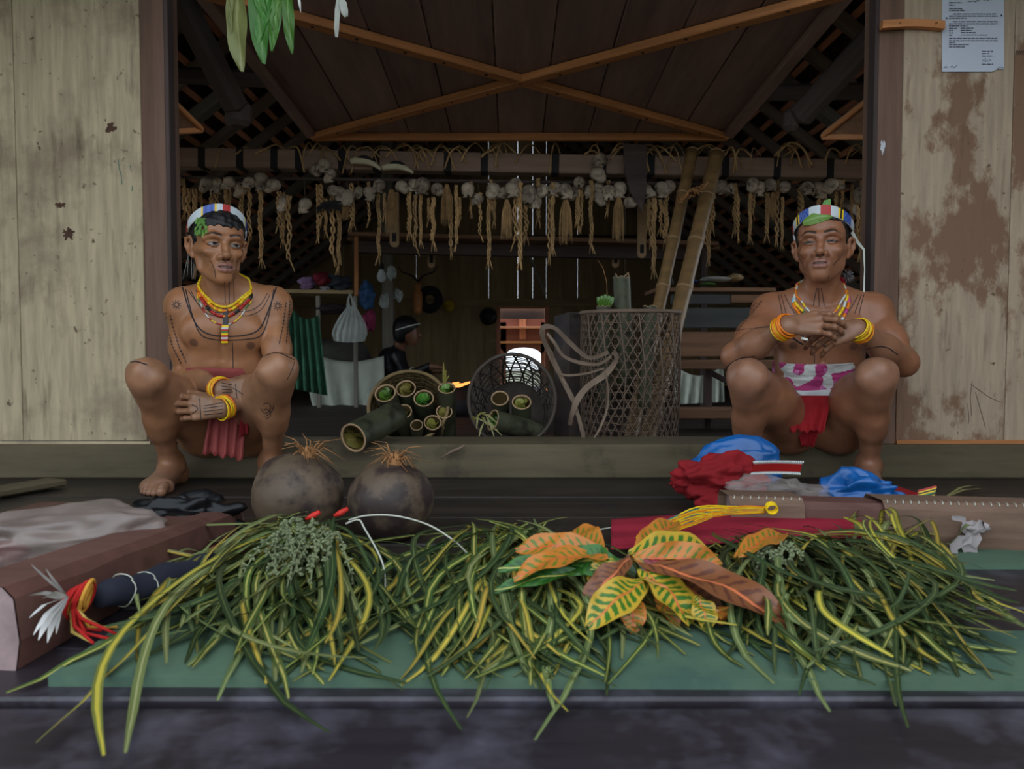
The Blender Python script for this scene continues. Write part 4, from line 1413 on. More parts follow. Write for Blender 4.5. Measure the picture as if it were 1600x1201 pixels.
lc = flap('loincloth', (332,625), (386,615), (317,708), (380,718), 2.50, 2.47, 4.5, .010, M_RED1, M1['man'], M_RED1D, jag=4)
flap('loincloth_end', (376,610), (390,606), (374,684), (388,676), 2.46, 2.47, 1.6, .007, M_RED1D, M1['man'], None, 20, 14, 3)

def wrap(M, name, pts_z, mat, off, c, ang0, ang1, n=60, colfn=None, rmax=.17, folds=.003, maxr=.125, seed=0):
    """cloth wound round the waist: cast outwards from the trunk axis"""
    g = MB(); rows = []
    c = Vector(c); f = Vector((M['fw'][0], M['fw'][1], 0)).normalized(); s_ = Vector((M['rt'][0], M['rt'][1], 0)).normalized()
    for i, z in enumerate(pts_z):
        row = []
        for j in range(n+1):
            a = ang0 + (ang1-ang0)*j/n
            d = f*math.cos(a) + s_*math.sin(a)
            o = Vector((c.x, c.y, z + .006*math.sin(a*2+seed)))
            h = M['bvh'].ray_cast(o, d, .4)
            mr_ = maxr + .045*math.cos(a)**2; r_ = min((h[0]-o).length if h[0] else mr_, mr_)
            r_ += off + folds*fbm((a*2.2, z*40, seed)) + folds*.25*math.sin(z*110 + a*3)
            row.append((o, d, r_))
        for _ in range(3):
            rad = [q[2] for q in row]
            row = [(q[0], q[1], (rad[max(k-1,0)]+2*rad[k]+rad[min(k+1,n)])/4) for k, q in enumerate(row)]
        rows.append([q[0] + q[1]*q[2] for q in row])
    if colfn is None:
        g.sheet(rows)
    else:
        for i in range(len(rows)-1):
            for j in range(n):
                g.add([rows[i][j], rows[i][j+1], rows[i+1][j+1], rows[i+1][j]], [(0,1,2,3)], None, colfn(j/n, i/(len(rows)-1), (rows[i][j]+rows[i+1][j+1])/2))
    o = g.build(name, mat, M['man'])
    bm = bmesh.new(); bm.from_mesh(o.data); bmesh.ops.remove_doubles(bm, verts=bm.verts, dist=1e-6); bm.to_mesh(o.data); bm.free()
    sol = o.modifiers.new('thickness', 'SOLIDIFY'); sol.thickness = .003
    return o
c1 = M1['P']
zt, zb = at(350,576,2.62).z, at(350,640,2.62).z
wrap(M1, 'waist_wrap', [zt+(zb-zt)*i/10 for i in range(11)], M_RED1, .008, c1, -1.5, 1.5, 50, seed=2)

# ------------------------------------------------------------------ tattoos and dress of the man on the right
M2['ymin'] = 2.44
g = MB()
ink(M2, g, [[(1246,399),(1257,416),(1259,437)], [(1314,401),(1299,416),(1294,435)],
    [(1277,450),(1273,464),(1271,478)], [(1279,450),(1280,478)], [(1283,450),(1286,464),(1288,478)],
    [(1216,460),(1219,474),(1223,493)], [(1220,460),(1224,474),(1229,493)], [(1226,460),(1232,474),(1242,490)],
    [(1350,460),(1346,474),(1342,493)], [(1346,460),(1341,474),(1335,490)], [(1341,460),(1334,474),(1326,486)],
    ([(1234,524),(1254,539),(1280,543),(1310,534),(1326,520)], .006), ([(1244,521),(1266,530),(1284,532),(1304,528),(1320,518)], .004),
    [(1273,545),(1272,575)], ([(1350,546),(1382,539),(1403,554)], .003), [(1148,516),(1175,513),(1208,510)], ([(1128,580),(1150,560),(1180,556)], .003)])
for l in ([(1190,470),(1172,492),(1152,516)], [(1182,472),(1164,494),(1144,520)]):
    ink(M2, g, dash_line(l), .0020, 0)
o = g.build('tattoo', M_INK, M2['man'], False); o['kind'] = 'stuff'
fr2 = Vector(M2['fw']); sd2 = Vector(M2['rt'])
nc = Vector(at(1282, 448, 2.60))
bead_ring(M2, 'necklace', nc, fr2, sd2, .110, .006, .0050, [C_Y, C_G, C_Y, C_K, C_W], 140, seed=11)
bead_ring(M2, 'necklace', nc + Vector((0,0,.0)), fr2, sd2*1.02, .130, .008, .0052, [C_W, C_O, C_O, C_P, C_LB, C_O], 110, seed=12)
bead_ring(M2, 'necklace', nc + Vector((0,0,.006)), fr2, sd2, .095, .005, .0035, [C_W, C_Y, C_O], 140, seed=13)
bangle(M2, 'L', -.006, 16, [C_O, C_Y, C_O], 'bracelet', 7, .032, .032)
bangle(M2, 'R', -.006, 16, [C_Y, C_O, C_Y], 'bracelet', 8, .032, .032)
def pat2(u, v):
    k = (u*28) % 7
    if v < .12 or v > .90: return C_W
    if k < 1.3: return C_R
    if 2.6 < k < 2.85 or 3.1 < k < 3.3: return C_Y
    if 2.85 <= k <= 3.1: return C_K
    if 3.3 <= k < 5.0: return C_B if int((k*4 + v*3)) % 2 == 0 else lin(80,110,180)
    if 5.0 <= k < 5.25: return C_O
    return lin(196,204,206)
headband(M2, 'headband', 0, .094, .010, .088, .104, .032, pat2, .03, -0.002)
# broad leaf tucked under the band
M_LEAFB = leaf_mat('tucked_leaf', lin(92,140,58), lin(120,165,90), .02, .05, .05)
g = MB(); T2 = M2['T']
P = []
for i in range(15):
    t = i/14; row = []
    w = .026*math.sin(math.pi*min(1, .08+t*.94))**.7
    for j in range(7):
        s_ = (j-3)/3
        row.append(Vector(T2((-.052+.088*t, -.089-.006*math.sin(math.pi*t)+.25*abs(-.01+.0*t)+ .004*abs(s_) , .062 + .014*math.sin(t*2.2) + w*s_*.72))))
    P.append(row)
g.sheet(P); o = g.build('tucked_leaf', M_LEAFB, M2['man'])
g = MB()
g.ribbon([Vector(T2((.012,-.060,.108))), Vector(T2((.018,-.060,.128))), Vector(T2((.026,-.055,.138)))], [.03,.024,.004], (0,-1,0)); g.build('tucked_leaf', M_LEAFB, M2['man'])
# white strip from the band and red pompom behind the ear
M_WSTR = pm('pale_strip', lin(214,216,206), 0.6, 0.08, 20)
g = MB(); g.ribbon([Vector(T2((.086,.0,.045))), at(1340,378,2.55), at(1350,390,2.56), at(1351,420,2.57), at(1350,456,2.58)], [.012,.010,.007,.004,.006], (0,-1,0)); g.build('hanging_strip', M_WSTR, M2['man'])
M_RW = pm('red_wool', lin(160,24,44), 0.9, 0.2, 60)
M_GRF = pm('grey_fluff', lin(120,116,116), 0.9, 0.2, 60)
for (px,py,mt,nn) in ((1312,440,M_RW,60),(1324,432,M_GRF,80)):
    g = MB(); c = at(px,py,2.60)
    for i in range(nn):
        d = Vector((rr.gauss(0,1), rr.gauss(0,1)-.5, rr.gauss(0,1)-.2)).normalized()*rr.uniform(.014,.024)
        g.tube([c, c+d*.6+Vector((0,0,.002)), c+d], [.0024,.002,.001], 4)
    g.build('tassel', mt, M2['man'])
# printed waist cloth, white band and red flap
def camo(u, v, p):
    n = noise.noise(Vector((p.x*21, p.y*21, p.z*24))); n2 = noise.noise(Vector((p.x*34+9, p.y*34, p.z*30)))
    if n > .06: return lin(206,208,204)
    if n2 > .15: return lin(200,120,170)
    return lin(176,64,118)
c2 = M2['P']
zt, zb = at(1275,566,2.60).z, at(1275,612,2.60).z
wrap(M2, 'waist_wrap', [zt+(zb-zt)*i/34 for i in range(35)], M_CLOTHC, .010, c2, -1.45, 1.45, 150, camo, folds=.007, seed=5)
zt, zb = at(1275,608,2.58).z, at(1275,624,2.58).z
M_WC = pm('white_cloth_band', lin(206,208,208), 0.85, 0.08, 14, (1,1,1), 0.2)
wrap(M2, 'white_band', [zt+(zb-zt)*i/8 for i in range(9)], M_WC, .020, c2, -1.0, 1.0, 60, None, folds=.004, seed=6)
M_RED2 = pm('red_cloth', lin(142,22,28), 0.85, 0.2, 12, (1,1,1), 0.3, bscale=200)
flap('loincloth', (1222,618), (1300,618), (1236,674), (1288,674), 2.535, 2.50, 2.2, .008, M_RED2, M2['man'], None, 40, 16, 4)
flap('loincloth_end', (1244,660), (1284,660), (1252,697), (1272,697), 2.54, 2.57, 1.3, .006, M_RED2, M2['man'], None, 24, 10, 2)
# cigarette between the fingers
g = MB(); a = at(1252,528,2.255); b = at(1262,531,2.245); g.tube([a, b], .0038, 8)
tag(g.build('cigarette', M_WSTR), 'short white cigarette held in the fingers of the man on the right', 'cigarette')
# ------------------------------------------------------------------ things on the deck
M_GREEN = pm('green_paint_board', lin(82,106,86), 0.6, 0.14, 5, (1,1,1), 0.1, stain=lin(66,92,80), stain_scale=3)
M_TIMB = pm('red_brown_timber', lin(98,66,58), 0.6, 0.22, 3, (0.7,7,7), 0.2)
M_TIMBE = pm('pale_end_grain', lin(150,128,126), 0.7, 0.22, 6, (3,3,3), 0.3)
M_BARK = pm('bark_sleeve', lin(112,88,72), 0.7, 0.25, 5, (0.8,6,6), 0.3)
M_GOURD = pm('gourd_rind', lin(94,78,62), 0.55, 0.22, 7, (1,1,1), 0.3, bscale=40, stain=lin(52,40,36), stain_scale=11, stain_lo=0.46, stain_hi=0.58, spec=0.4, rnd=0.06)
M_FIBRE = pm('coir_fibre', lin(150,106,66), 0.85, 0.3, 40)
M_WIRE = pm('pale_cane', lin(190,190,176), 0.5, 0.1, 30)
def plastic(name, c, alpha, rough=0.25, var=0.25, scale=9):
    m = pm(name, c, rough, var, scale, (1,1,1), 0.35, bscale=28, spec=0.6)
    m.node_tree.nodes['Principled BSDF'].inputs['Alpha'].default_value = alpha
    return m
M_BAGG = plastic('milky_plastic', lin(150,134,126), 0.62, 0.3)
M_BAGC = plastic('clear_plastic', lin(170,156,150), 0.26, 0.15)
M_BAGK = plastic('black_plastic', lin(16,16,18), 1.0, 0.36)
M_BAGK.node_tree.nodes['Principled BSDF'].inputs['Specular IOR Level'].default_value = .3
M_BAGB = plastic('blue_plastic', lin(16,88,156), 1.0, 0.35)
M_REDB = pm('crimson_cloth', lin(140,24,30), 0.85, 0.25, 8, (1,1,1), 0.3, bscale=60)
M_MAG = pm('dark_pink_cloth', lin(136,26,44), 0.85, 0.22, 6, (1,1,1), 0.3, bscale=60)
M_NAVY = pm('navy_cloth', lin(34,36,48), 0.85, 0.25, 8, (1,1,1), 0.3)
M_RAG = pm('grey_rag', lin(158,150,148), 0.9, 0.2, 10, (1,1,1), 0.3)

# green board under the leaves
fl, bl = gz(75, 1056, .014), gz(336, 871, .014)
poly = [(gz(75,1056,.014).x, gz(75,1056,.014).y), (1.25, gz(800,1066,.014).y), (1.25, gz(800,985,.014).y), (gz(1330,985,.014).x, gz(1330,985,.014).y), (gz(1300,872,.014).x, gz(1300,872,.014).y), (bl.x, bl.y)]
tag(MB().prism(poly, .0, .014).build('painted_board', M_GREEN, None, False), 'flat green painted board lying on the deck under the leaves', 'board')
p0, p1 = gz(1180, 880, .012), gz(1180, 866, .012)
tag(MB().prism([(gz(1480,880,.01).x, p0.y), (1.6, p0.y), (1.6, p1.y+.12), (gz(1480,880,.01).x, p1.y+.12)], .0, .012).build('painted_board', M_GREEN, None, False), 'thin green painted board under the sleeved timber at right', 'board')

def timber(name, a, b, w, h, mat, label, cat='timber', endmat=None, taper=1.0):
    """squared log lying on the deck with a slightly bowed top"""
    a = Vector(a); b = Vector(b)
    t = thing(name, label, cat, (a+b)/2)
    d = (b-a).normalized(); s_ = Vector((-d.y, d.x, 0))
    n = 14; ring = [(-.5,0),(.5,0),(.56,.35),(.5,.86),(.36,1.0),(-.36,1.0),(-.5,.86),(-.56,.35)]
    vs = []
    for i in range(n+1):
        p = a.lerp(b, i/n)
        for k, (x, z) in enumerate(ring):
            jig = 1 + .04*fbm((i*.6, k*1.7, a.x))
            vs.append(p + s_*(x*w*jig) + Vector((0,0,z*h*(1+(taper-1)*i/n)*(1+.03*fbm((i*.5,k,2))))))
    m = len(ring)
    fs = [(i*m+k, i*m+(k+1) % m, (i+1)*m+(k+1) % m, (i+1)*m+k) for i in range(n) for k in range(m)]
    g = MB(); g.add(vs, fs); o = g.build('log', mat, t, False)
    if endmat:
        ends = [[v - d*.003 for v in vs[:m]], [v + d*.003 for v in vs[-m:]]]
        for q, rev in ((ends[0], True), (ends[1], False)):
            sh = MB(); sh.add(q, [tuple(reversed(range(m))) if rev else tuple(range(m))]); sh.build('end_face', endmat, t, False)
    return t
ta, tb = gz(27, 1046, 0) , gz(378, 838, 0)
d_ = (tb-ta).normalized(); s_ = Vector((-d_.y, d_.x, 0))
t1 = timber('timber_log', ta + s_*.06, tb + s_*.06, .12, .115, M_TIMB, 'long red-brown squared timber lying at the left of the deck', endmat=M_TIMBE, taper=.62)
ta, tb = gz(1140, 842, 0), gz(1680, 862, 0)
t2 = timber('timber_log', ta, tb, .10, .10, M_TIMB, 'dark brown squared timber lying behind the right leaf heap', endmat=M_TIMBE)
for (pa, pb) in ((1372, 1660), (1130, 1248)):
    a = ta.lerp(tb, (pa-1140)/540); b = ta.lerp(tb, (pb-1140)/540)
    g = MB(); ring = [(-.54,.0),(-.60,.35),(-.55,.88),(-.40,1.04),(.40,1.04),(.55,.88),(.60,.35),(.54,.0)]
    g.sheet([[a.lerp(b, i/8) + Vector((0, x*.103, z*.103 + .001)) for (x, z) in ring] for i in range(9)])
    sl = g.build('bark_sleeve', M_BARK, t2, False)
    st = MB()
    k = int((b-a).length/.016)
    for i in range(k):
        p = a.lerp(b, (i+.5)/k) + Vector((0, -.048, .104))
        st.tube([p, p+Vector((.004,.008,.004)), p+Vector((.006,.02,.004))], .0014, 4)
    st.build('stitching', M_WIRE, sl)

def ico(sub=5):
    bm = bmesh.new(); bmesh.ops.create_icosphere(bm, subdivisions=sub, radius=1.0)
    v = [x.co.copy() for x in bm.verts]; f = [tuple(q.index for q in p.verts) for p in bm.faces]; bm.free()
    return v, f
_ICO = {k: ico(k) for k in (3, 4, 5)}
FOLD = [(1.0,.3,.2,0.,.34),(-.4,1.,.5,1.3,.30),(.3,-.5,1.1,2.1,.26),(1.6,1.2,-.6,.7,.16),(-1.9,.4,1.5,3.3,.12)]
def crumple(name, c, r, mat, parent=None, seed=0, amp=.25, freq=2.2, st=(1,1,1), floor=None, sub=5, rotz=0.0, power=1.0, ridge=True, sq=1.0):
    V, Fc = _ICO[sub]
    vs = []; cz, sn = math.cos(rotz), math.sin(rotz)
    c = Vector(c)
    for p in V:
        q = Vector((p.x*st[0], p.y*st[1], p.z*st[2]))*freq*.62 + Vector((seed*7.1, seed*3.3, seed))
        n1 = noise.noise(q); n2 = noise.noise(q*2.3+Vector((5,1,9))); n3 = noise.noise(q*5.1)
        d = 0
        for (kx, ky, kz, ph, am) in FOLD:
            d += am*(1-1.6*abs(math.sin((kx*q.x+ky*q.y+kz*q.z)*1.25 + ph + seed*1.7 + 1.1*n1)))
        d += .10*n2
        s = 1 + amp*(d-.35)
        pp = Vector((abs(p.x)**sq*math.copysign(1,p.x), abs(p.y)**sq*math.copysign(1,p.y), abs(p.z)**sq*math.copysign(1,p.z)))
        x, y, z = pp.x*r[0]*s, pp.y*r[1]*s, pp.z*r[2]*s
        w = Vector((x*cz - y*sn, x*sn + y*cz, z)) + c
        if floor is not None and w.z < floor + .003: w.z = floor + .003 + .002*abs(n3)
        vs.append(w)
    g = MB(); g.add(vs, Fc)
    return g.build(name, mat, parent)

# gourds with coir tufts
def gourd(px, py, rx, rz, Y, tilt, seed, label):
    Y = CAMZ*F/(py-545+rz); c = at(px, py, Y); s = F/Y
    c.z = rz/s*.98
    t = thing('gourd', label, 'gourd', (c.x, c.y, 0), 'large round gourds on the deck')
    V, Fc = _ICO[5]; vs = []
    M = Matrix.Rotation(tilt, 3, 'Y')
    for p in V:
        q = p.copy(); k = 1 + .05*noise.noise(q*1.4+Vector((seed,0,0))) + .010*noise.noise(q*6)
        tz = q.z
        k *= 1 - .20*max(0, tz)**2.2
        dent = math.exp(-((q - Vector((-.80,-.50,.30)).normalized()).length/.16)**2)*.05
        q = Vector((q.x*rx/s, q.y*rx/s, q.z*rz/s*1.06))*(k-dent)
        vs.append(M @ q + c)
    for v in vs:
        if v.z < .003: v.z = .003
    g = MB(); g.add(vs, Fc); b = g.build('rind', M_GOURD, t)
    rr = random.Random(seed)
    g = MB(); top = c + M @ Vector((0,0,rz/s*.84))
    for i in range(46):
        a = rr.uniform(0, 6.28); d = Vector((math.cos(a), math.sin(a), rr.uniform(-.1,.9)))
        L = rr.uniform(.02,.075)
        k1 = top + d*L*.5 + Vector((0,0,.012)); k2 = top + d*L + Vector((rr.uniform(-.02,.02), rr.uniform(-.02,.02), -rr.uniform(0,.03)))
        g.tube([top + d*.006, k1, k2], [.0018,.0013,.0006], 4)
    g.build('coir_tuft', M_FIBRE, t)
    g = MB(); g.lathe([(.0,.022),(.012,.022),(.016,.010),(.020,-.006)], 10, Matrix.Translation(top) @ M.to_4x4())
    g.build('stopper', M_FIBRE, t)
    return t
gourd(466, 768, 71, 70, 2.02, .28, 1, 'large mottled grey-brown gourd nearer the left man')
gourd(611, 777, 66, 66, 1.98, .10, 2, 'smooth brown gourd with coir on top, right of the mottled gourd')

# bamboo tubes
M_BAM = pm('old_green_bamboo', lin(72,74,54), 0.5, 0.3, 6, (1,1,1), 0.15, rnd=0.2, stain=lin(40,36,28), stain_scale=9)
M_BAMR = pm('cut_bamboo_rim', lin(168,138,104), 0.7, 0.15, 10)
M_BAMI = pm('bamboo_inside', lin(112,92,56), 0.7, 0.25, 8, rnd=0.2)
M_SAGO = leaf_mat('stuffed_leaf', lin(72,116,40), lin(104,146,60), .03, .08, .25, .3)
M_SAGO2 = leaf_mat('stuffed_old_leaf', lin(116,112,48), lin(140,132,70), .03, .08, .25, .4)
def bamboo_tube(mouth, dr, L, r, label, group, leaf=0, seed=0, jag=0.0):
    mouth = Vector(mouth); dr = Vector(dr).normalized()
    end = mouth + dr*L
    t = thing('bamboo_tube', label, 'bamboo tube', end, group)
    rr = random.Random(seed)
    M = dr.to_track_quat('Z', 'Y').to_matrix().to_4x4(); M.translation = mouth
    n = 20
    def prof(r0, z0, z1, k=8): return [(r0*(1+.015*math.sin(i*1.9)), z0+(z1-z0)*i/k) for i in range(k+1)]
    g = MB(); g.lathe(prof(r, 0, L) + [(0.001, L)], n, M)
    if jag:
        for j in range(n):
            v = Vector(g.v[j]); g.v[j] = tuple(v - dr*jag*abs(math.sin(j*1.3+seed))*rr.random())
    b = g.build('culm', M_BAM, t)
    g = MB(); g.lathe([(r*1.0,0),(r*1.0,-.0015),(r*.86,-.0015),(r*.86,.004)], n, M)
    if jag:
        for k in range(4):
            for j in range(n):
                i = k*n+j; g.v[i] = tuple(Vector(g.v[i]) + (Vector(b.data.vertices[j].co) - (M @ Vector((r*(1+.0)*math.cos(2*math.pi*j/n), r*math.sin(2*math.pi*j/n), 0)))))
    g.build('rim', M_BAMR, t)
    g = MB(); g.lathe([(r*.87,0.002),(r*.86,.05),(r*.5,.10),(0.001,.102)], n, M); g.build('lining', M_BAMI, t)
    if leaf:
        lg = MB()
        for k in range(5):
            a = rr.uniform(0, 6.28)
            p0 = M @ Vector((r*.55*math.cos(a), r*.55*math.sin(a), .06)); p2 = M @ Vector((r*.5*math.cos(a+2.2), r*.5*math.sin(a+2.2), -.004))
            p1 = M @ Vector((r*.2*math.cos(a+1), r*.2*math.sin(a+1), .012))
            lg.ribbon([p0, p0.lerp(p1,.6), p1, p1.lerp(p2,.6), p2], [r*.9,r*1.1,r*1.1,r*.9,r*.5], tuple(-dr), .3)
        lg.build('leaf_stuffing', M_SAGO if leaf == 1 else M_SAGO2, t)
    return t
gt = bamboo_tube(at(552,684,2.585), (.40,.84,.22), .25, .050, 'thick open bamboo tube resting behind the two gourds', None, 2, 5)
gt.location = gt.location

# cane loops over the gourds
for pts, nm in (([(545,812,1.52),(575,805,1.52),(620,806,1.52),(670,820,1.52),(710,845,1.50),(732,866,1.48)], 'long pale cane arching from the left leaf bundle in front of the gourd'),
                ([(540,818,1.5),(560,812,1.5),(570,826,1.49),(598,880,1.42),(602,935,1.36)], 'short pale cane bending down beside the left leaf bundle'),
                ([(870,836,1.80),(930,828,1.82),(980,820,1.84)], 'straight pale cane beside the orange leaves')):
    g = MB(); q = [at(*p) for p in pts]
    fine = []
    for i in range(len(q)-1):
        for k in range(6): 
            tt = k/6; p_1 = q[max(i-1,0)]; p_2 = q[i]; p_3 = q[i+1]; p_4 = q[min(i+2,len(q)-1)]
            fine.append(.5*((2*p_2)+(p_3-p_1)*tt+(2*p_1-5*p_2+4*p_3-p_4)*tt*tt+(3*p_2-p_1-3*p_3+p_4)*tt**3))
    fine.append(q[-1]); g.tube(fine, .0017, 6)
    tag(g.build('cane', M_WIRE), nm, 'cane')

# ---- left: bags, wrapped blade
tag(crumple('plastic_bag', at(90, 846, 1.50) + Vector((0,.03,.0)), (.185,.10,.070), M_BAGG, None, 3, .30, 1.8, (1.2,2.2,2.2), None, 5, .32), 'milky see-through plastic bag lying on the left timber', 'plastic bag')
c = gz(105, 866, .105); 
tag(crumple('red_parcel', at(14, 866, 1.49), (.040,.035,.026), M_REDB, None, 6, .2, 2, floor=None, sub=4), 'red cloth parcel inside the milky plastic bag at left', 'parcel')
tag(crumple('plastic_bag', gz(268, 838, .03) + Vector((0,.06,.02)), (.130,.080,.078), M_BAGK, None, 4, .42, 2.0, (1,2.4,2.4), .0, 5, .2), 'crumpled shiny black plastic bag behind the left timber', 'plastic bag')
g = MB()
for i in range(5):
    g.tube([at(327,786,1.83)+Vector((.004*i,.009*math.sin(a),.012*math.cos(a))) for a in [k*.7 for k in range(10)]], .002, 5)
tag(g.build('rubber_band', M_FIBRE), 'orange band tied round the neck of the black bag', 'band')
# cut boards at the far left edge
tag(beam('loose_board', gz(-30, 772, .02), gz(90, 752, .02)+Vector((0,0,.0)), .09, .02, M_SILL, None), 'loose board lying by the left wall', 'board')
tag(beam('loose_board', gz(-30, 826, .02), gz(92, 792, .02), .10, .028, M_TIMB, None), 'short red-brown board lying behind the milky bag', 'board')

kn = thing('wrapped_blade', 'blade wrapped in navy cloth with red and yellow cords and white feathers', 'blade', gz(200, 930, .03))
a = at(152, 934, 1.215); b = gz(345, 884, .03)
pts = [a.lerp(b, i/12) + Vector((0, 0, .004*math.sin(i*1.3))) for i in range(13)]
MB().tube(pts, [.016,.022,.024,.023,.027,.025,.028,.026,.03,.028,.03,.028,.02], 12).build('cloth_wrap', M_NAVY, kn)
g = MB()
for i in (2, 4):
    p = pts[i]; dd = (b-a).normalized(); u = dd.orthogonal().normalized(); v = dd.cross(u)
    g.tube([p + (u*math.cos(k*.3)+v*math.sin(k*.3))*.0265 + dd*.003*math.sin(k) for k in range(22)], .0012, 4)
g.build('white_thread', M_WIRE, kn)
cr = MB(); rr = random.Random(9)
fy = lambda px: .650*1244/(800-px)
c0 = at(120, 935, fy(120))
for i in range(22):
    col = rr.choice([C_R, C_R, lin(200,170,90), lin(210,150,60)])
    if i < 13:
        rad = rr.uniform(.014,.026); ph = rr.uniform(-.5,.5); off = rr.uniform(-.014,.018)
        cr.tube([c0 + Vector((off + rad*.35*math.sin(k*.45+ph), -rad*math.cos(k*.45)*.8, rad*math.sin(k*.45) - .004 + off*.5)) for k in range(15)], .0032, 5, False, col=col)
    else:
        e = gz(rr.uniform(140,186), rr.uniform(970,1008), .018)
        m_ = c0.lerp(e, .5) + Vector((rr.uniform(-.02,.0), -.01, rr.uniform(-.02,.006)))
        cr.tube([c0 + Vector((0,-.012,-.004)), m_, e], [.0034,.003,.0022], 5, True, col=col)
cr.build('cord_tassel', M_CLOTHC, kn)
M_FEA = pm('white_feather', lin(214,212,208), 0.7, 0.15, 20, st=(1,1,1))
for (x,y,w) in ((48,880,.010),(72,888,.007),(66,935,.011),(46,965,.008),(60,1000,.012),(74,1004,.010),(52,992,.008),(88,990,.007),(44,930,.006)):
    e = at(x, y, fy(x)*.985); e.z = max(e.z, .006)
    a = at(106, 932, fy(106)); mdl = a.lerp(e, .55) + Vector((0, -.006, .006))
    g = MB(); g.ribbon([a, a.lerp(mdl,.6), mdl, mdl.lerp(e,.55), e], [.003,w,w*1.1,w*.8,.0008], (0,-1,.4), .25); g.build('feather', M_FEA, kn)
tag(crumple('cloth_bundle', gz(330, 880, .02)+Vector((.03,.05,.01)), (.07,.03,.02), M_REDB, None, 12, .3, 3, floor=.0, sub=4, rotz=.4), 'small red cloth tucked behind the left leaf heap', 'cloth')

# ---- right: bags and cloths behind the leaves
tag(crumple('plastic_bag', gz(1160, 770, .03)+Vector((0,.06,.075)), (.135,.05,.085), M_BAGB, None, 21, .26, 1.6, (1.2,2,2), .0, 5, -.35), 'blue plastic bag behind the crimson cloth heap', 'plastic bag')
tag(crumple('cloth_heap', gz(1132, 786, .03)+Vector((0,.05,.055)), (.125,.07,.078), M_REDB, None, 22, .50, 2.6, (1,2.0,2.0), .0, 5, -.15), 'heap of crimson cloth in front of the blue bag', 'cloth')
tag(crumple('cloth_end', gz(1070, 770, .03)+Vector((0,.04,.022)), (.035,.03,.032), M_REDB, None, 23, .5, 2.2, (1,2,2), .0, 4), 'loose red cloth end left of the crimson heap', 'cloth')
tag(crumple('plastic_bag', gz(1205, 806, .03)+Vector((0,.0,.05)), (.135,.05,.055), M_BAGC, None, 24, .5, 2.0, (1.4,2,2), .0, 5, -.25), 'clear crinkled plastic bag in front of the crimson heap', 'plastic bag')
tag(crumple('plastic_bag', gz(1350, 806, .03)+Vector((0,.03,.05)), (.115,.06,.062), M_BAGB, None, 25, .55, 1.7, (1.3,2,2), .0, 5, -.35), 'shiny blue plastic bag in front of the right man’s foot'.replace('’',"'"), 'plastic bag')
# beaded band
g = MB(); a = at(1176, 731, 1.98); b = at(1252, 731, 1.98)
n = 20
for j, (z0, z1, col) in enumerate(((-.016,-.011,C_W),(-.011,.011,C_R),(.011,.016,C_W))):
    for i in range(n):
        p, q = a.lerp(b, i/n), a.lerp(b, (i+1)/n)
        y0 = Vector((0,.012*math.sin(i/n*3.1),0)); y1 = Vector((0,.012*math.sin((i+1)/n*3.1),0))
        u0, u1 = Vector((0,-z0*.6,z0)), Vector((0,-z1*.6,z1))
        g.add([p+u0+y0, q+u0+y1, q+u1+y1, p+u1+y0], [(0,1,2,3)], None, col)
for z in (-.0165, .0165):
    for i in range(26):
        p = a.lerp(b, i/25) + Vector((0, .012*math.sin(i/25*3.1) - z*.6, z))
        g.tube([p+Vector((-.0018,0,0)), p+Vector((.0018,0,0))], .0026, 6, True, col=C_W)
tag(g.build('beaded_band', M_ATTR, None, False), 'red woven band edged with white beads on the crimson heap', 'band')
# roll of dark red cloth with striped end
rl = thing('cloth_roll', 'dark red cloth roll with a yellow and green striped end near the right man', 'cloth roll', gz(1420, 790, 0))
a = gz(1372, 764, .03); b = gz(1444, 786, .028)
g = MB(); g.tube([a.lerp(b, i/6) for i in range(7)], [.024,.028,.03,.03,.029,.028,.026], 12, True, .8); g.build('roll', M_REDB, rl)
g = MB(); dd = (b-a).normalized()
cols = [C_R, C_Y, C_K, C_Y, C_G, C_K, C_Y, C_R, C_W, C_W, C_Y, C_R, C_K, C_Y]
sx = Vector((1,.05,.25)).normalized(); sy = Vector((-.35,-.35,-.72)).normalized()
o0 = at(1436, 766, gz(1444,786,.028).y - .03)
for i, c_ in enumerate(cols):
    p = o0 + sy*(.0042*i); q = p + sy*.0042
    wv = .050
    g.add([p, p+sx*wv, q+sx*wv, q], [(0,1,2,3)], None, c_)
    g.add([p+Vector((0,.006,0)), p+sx*wv+Vector((0,.006,0)), q+sx*wv+Vector((0,.006,0)), q+Vector((0,.006,0))], [(3,2,1,0)], None, C_R)
g.build('striped_end', M_ATTR, rl, False)
# dry leaf blades beyond the roll
M_DRYL = leaf_mat('dry_blade', lin(120,120,70), lin(150,145,95), .05, .1, .2)
for i, (x,y,x2,y2) in enumerate(((1478,776,1545,764),(1478,780,1520,786),(1480,774,1530,758))):
    a = gz(x,y,.01); b = gz(x2,y2,.012)
    g = MB(); g.ribbon([a, a.lerp(b,.4)+Vector((0,0,.012)), a.lerp(b,.75)+Vector((0,0,.008)), b], [.006,.012,.009,.001]); 
    tag(g.build('dry_leaf', M_DRYL), ('upper','lower','middle')[i]+' dry grass blade beside the striped cloth end', 'leaf')
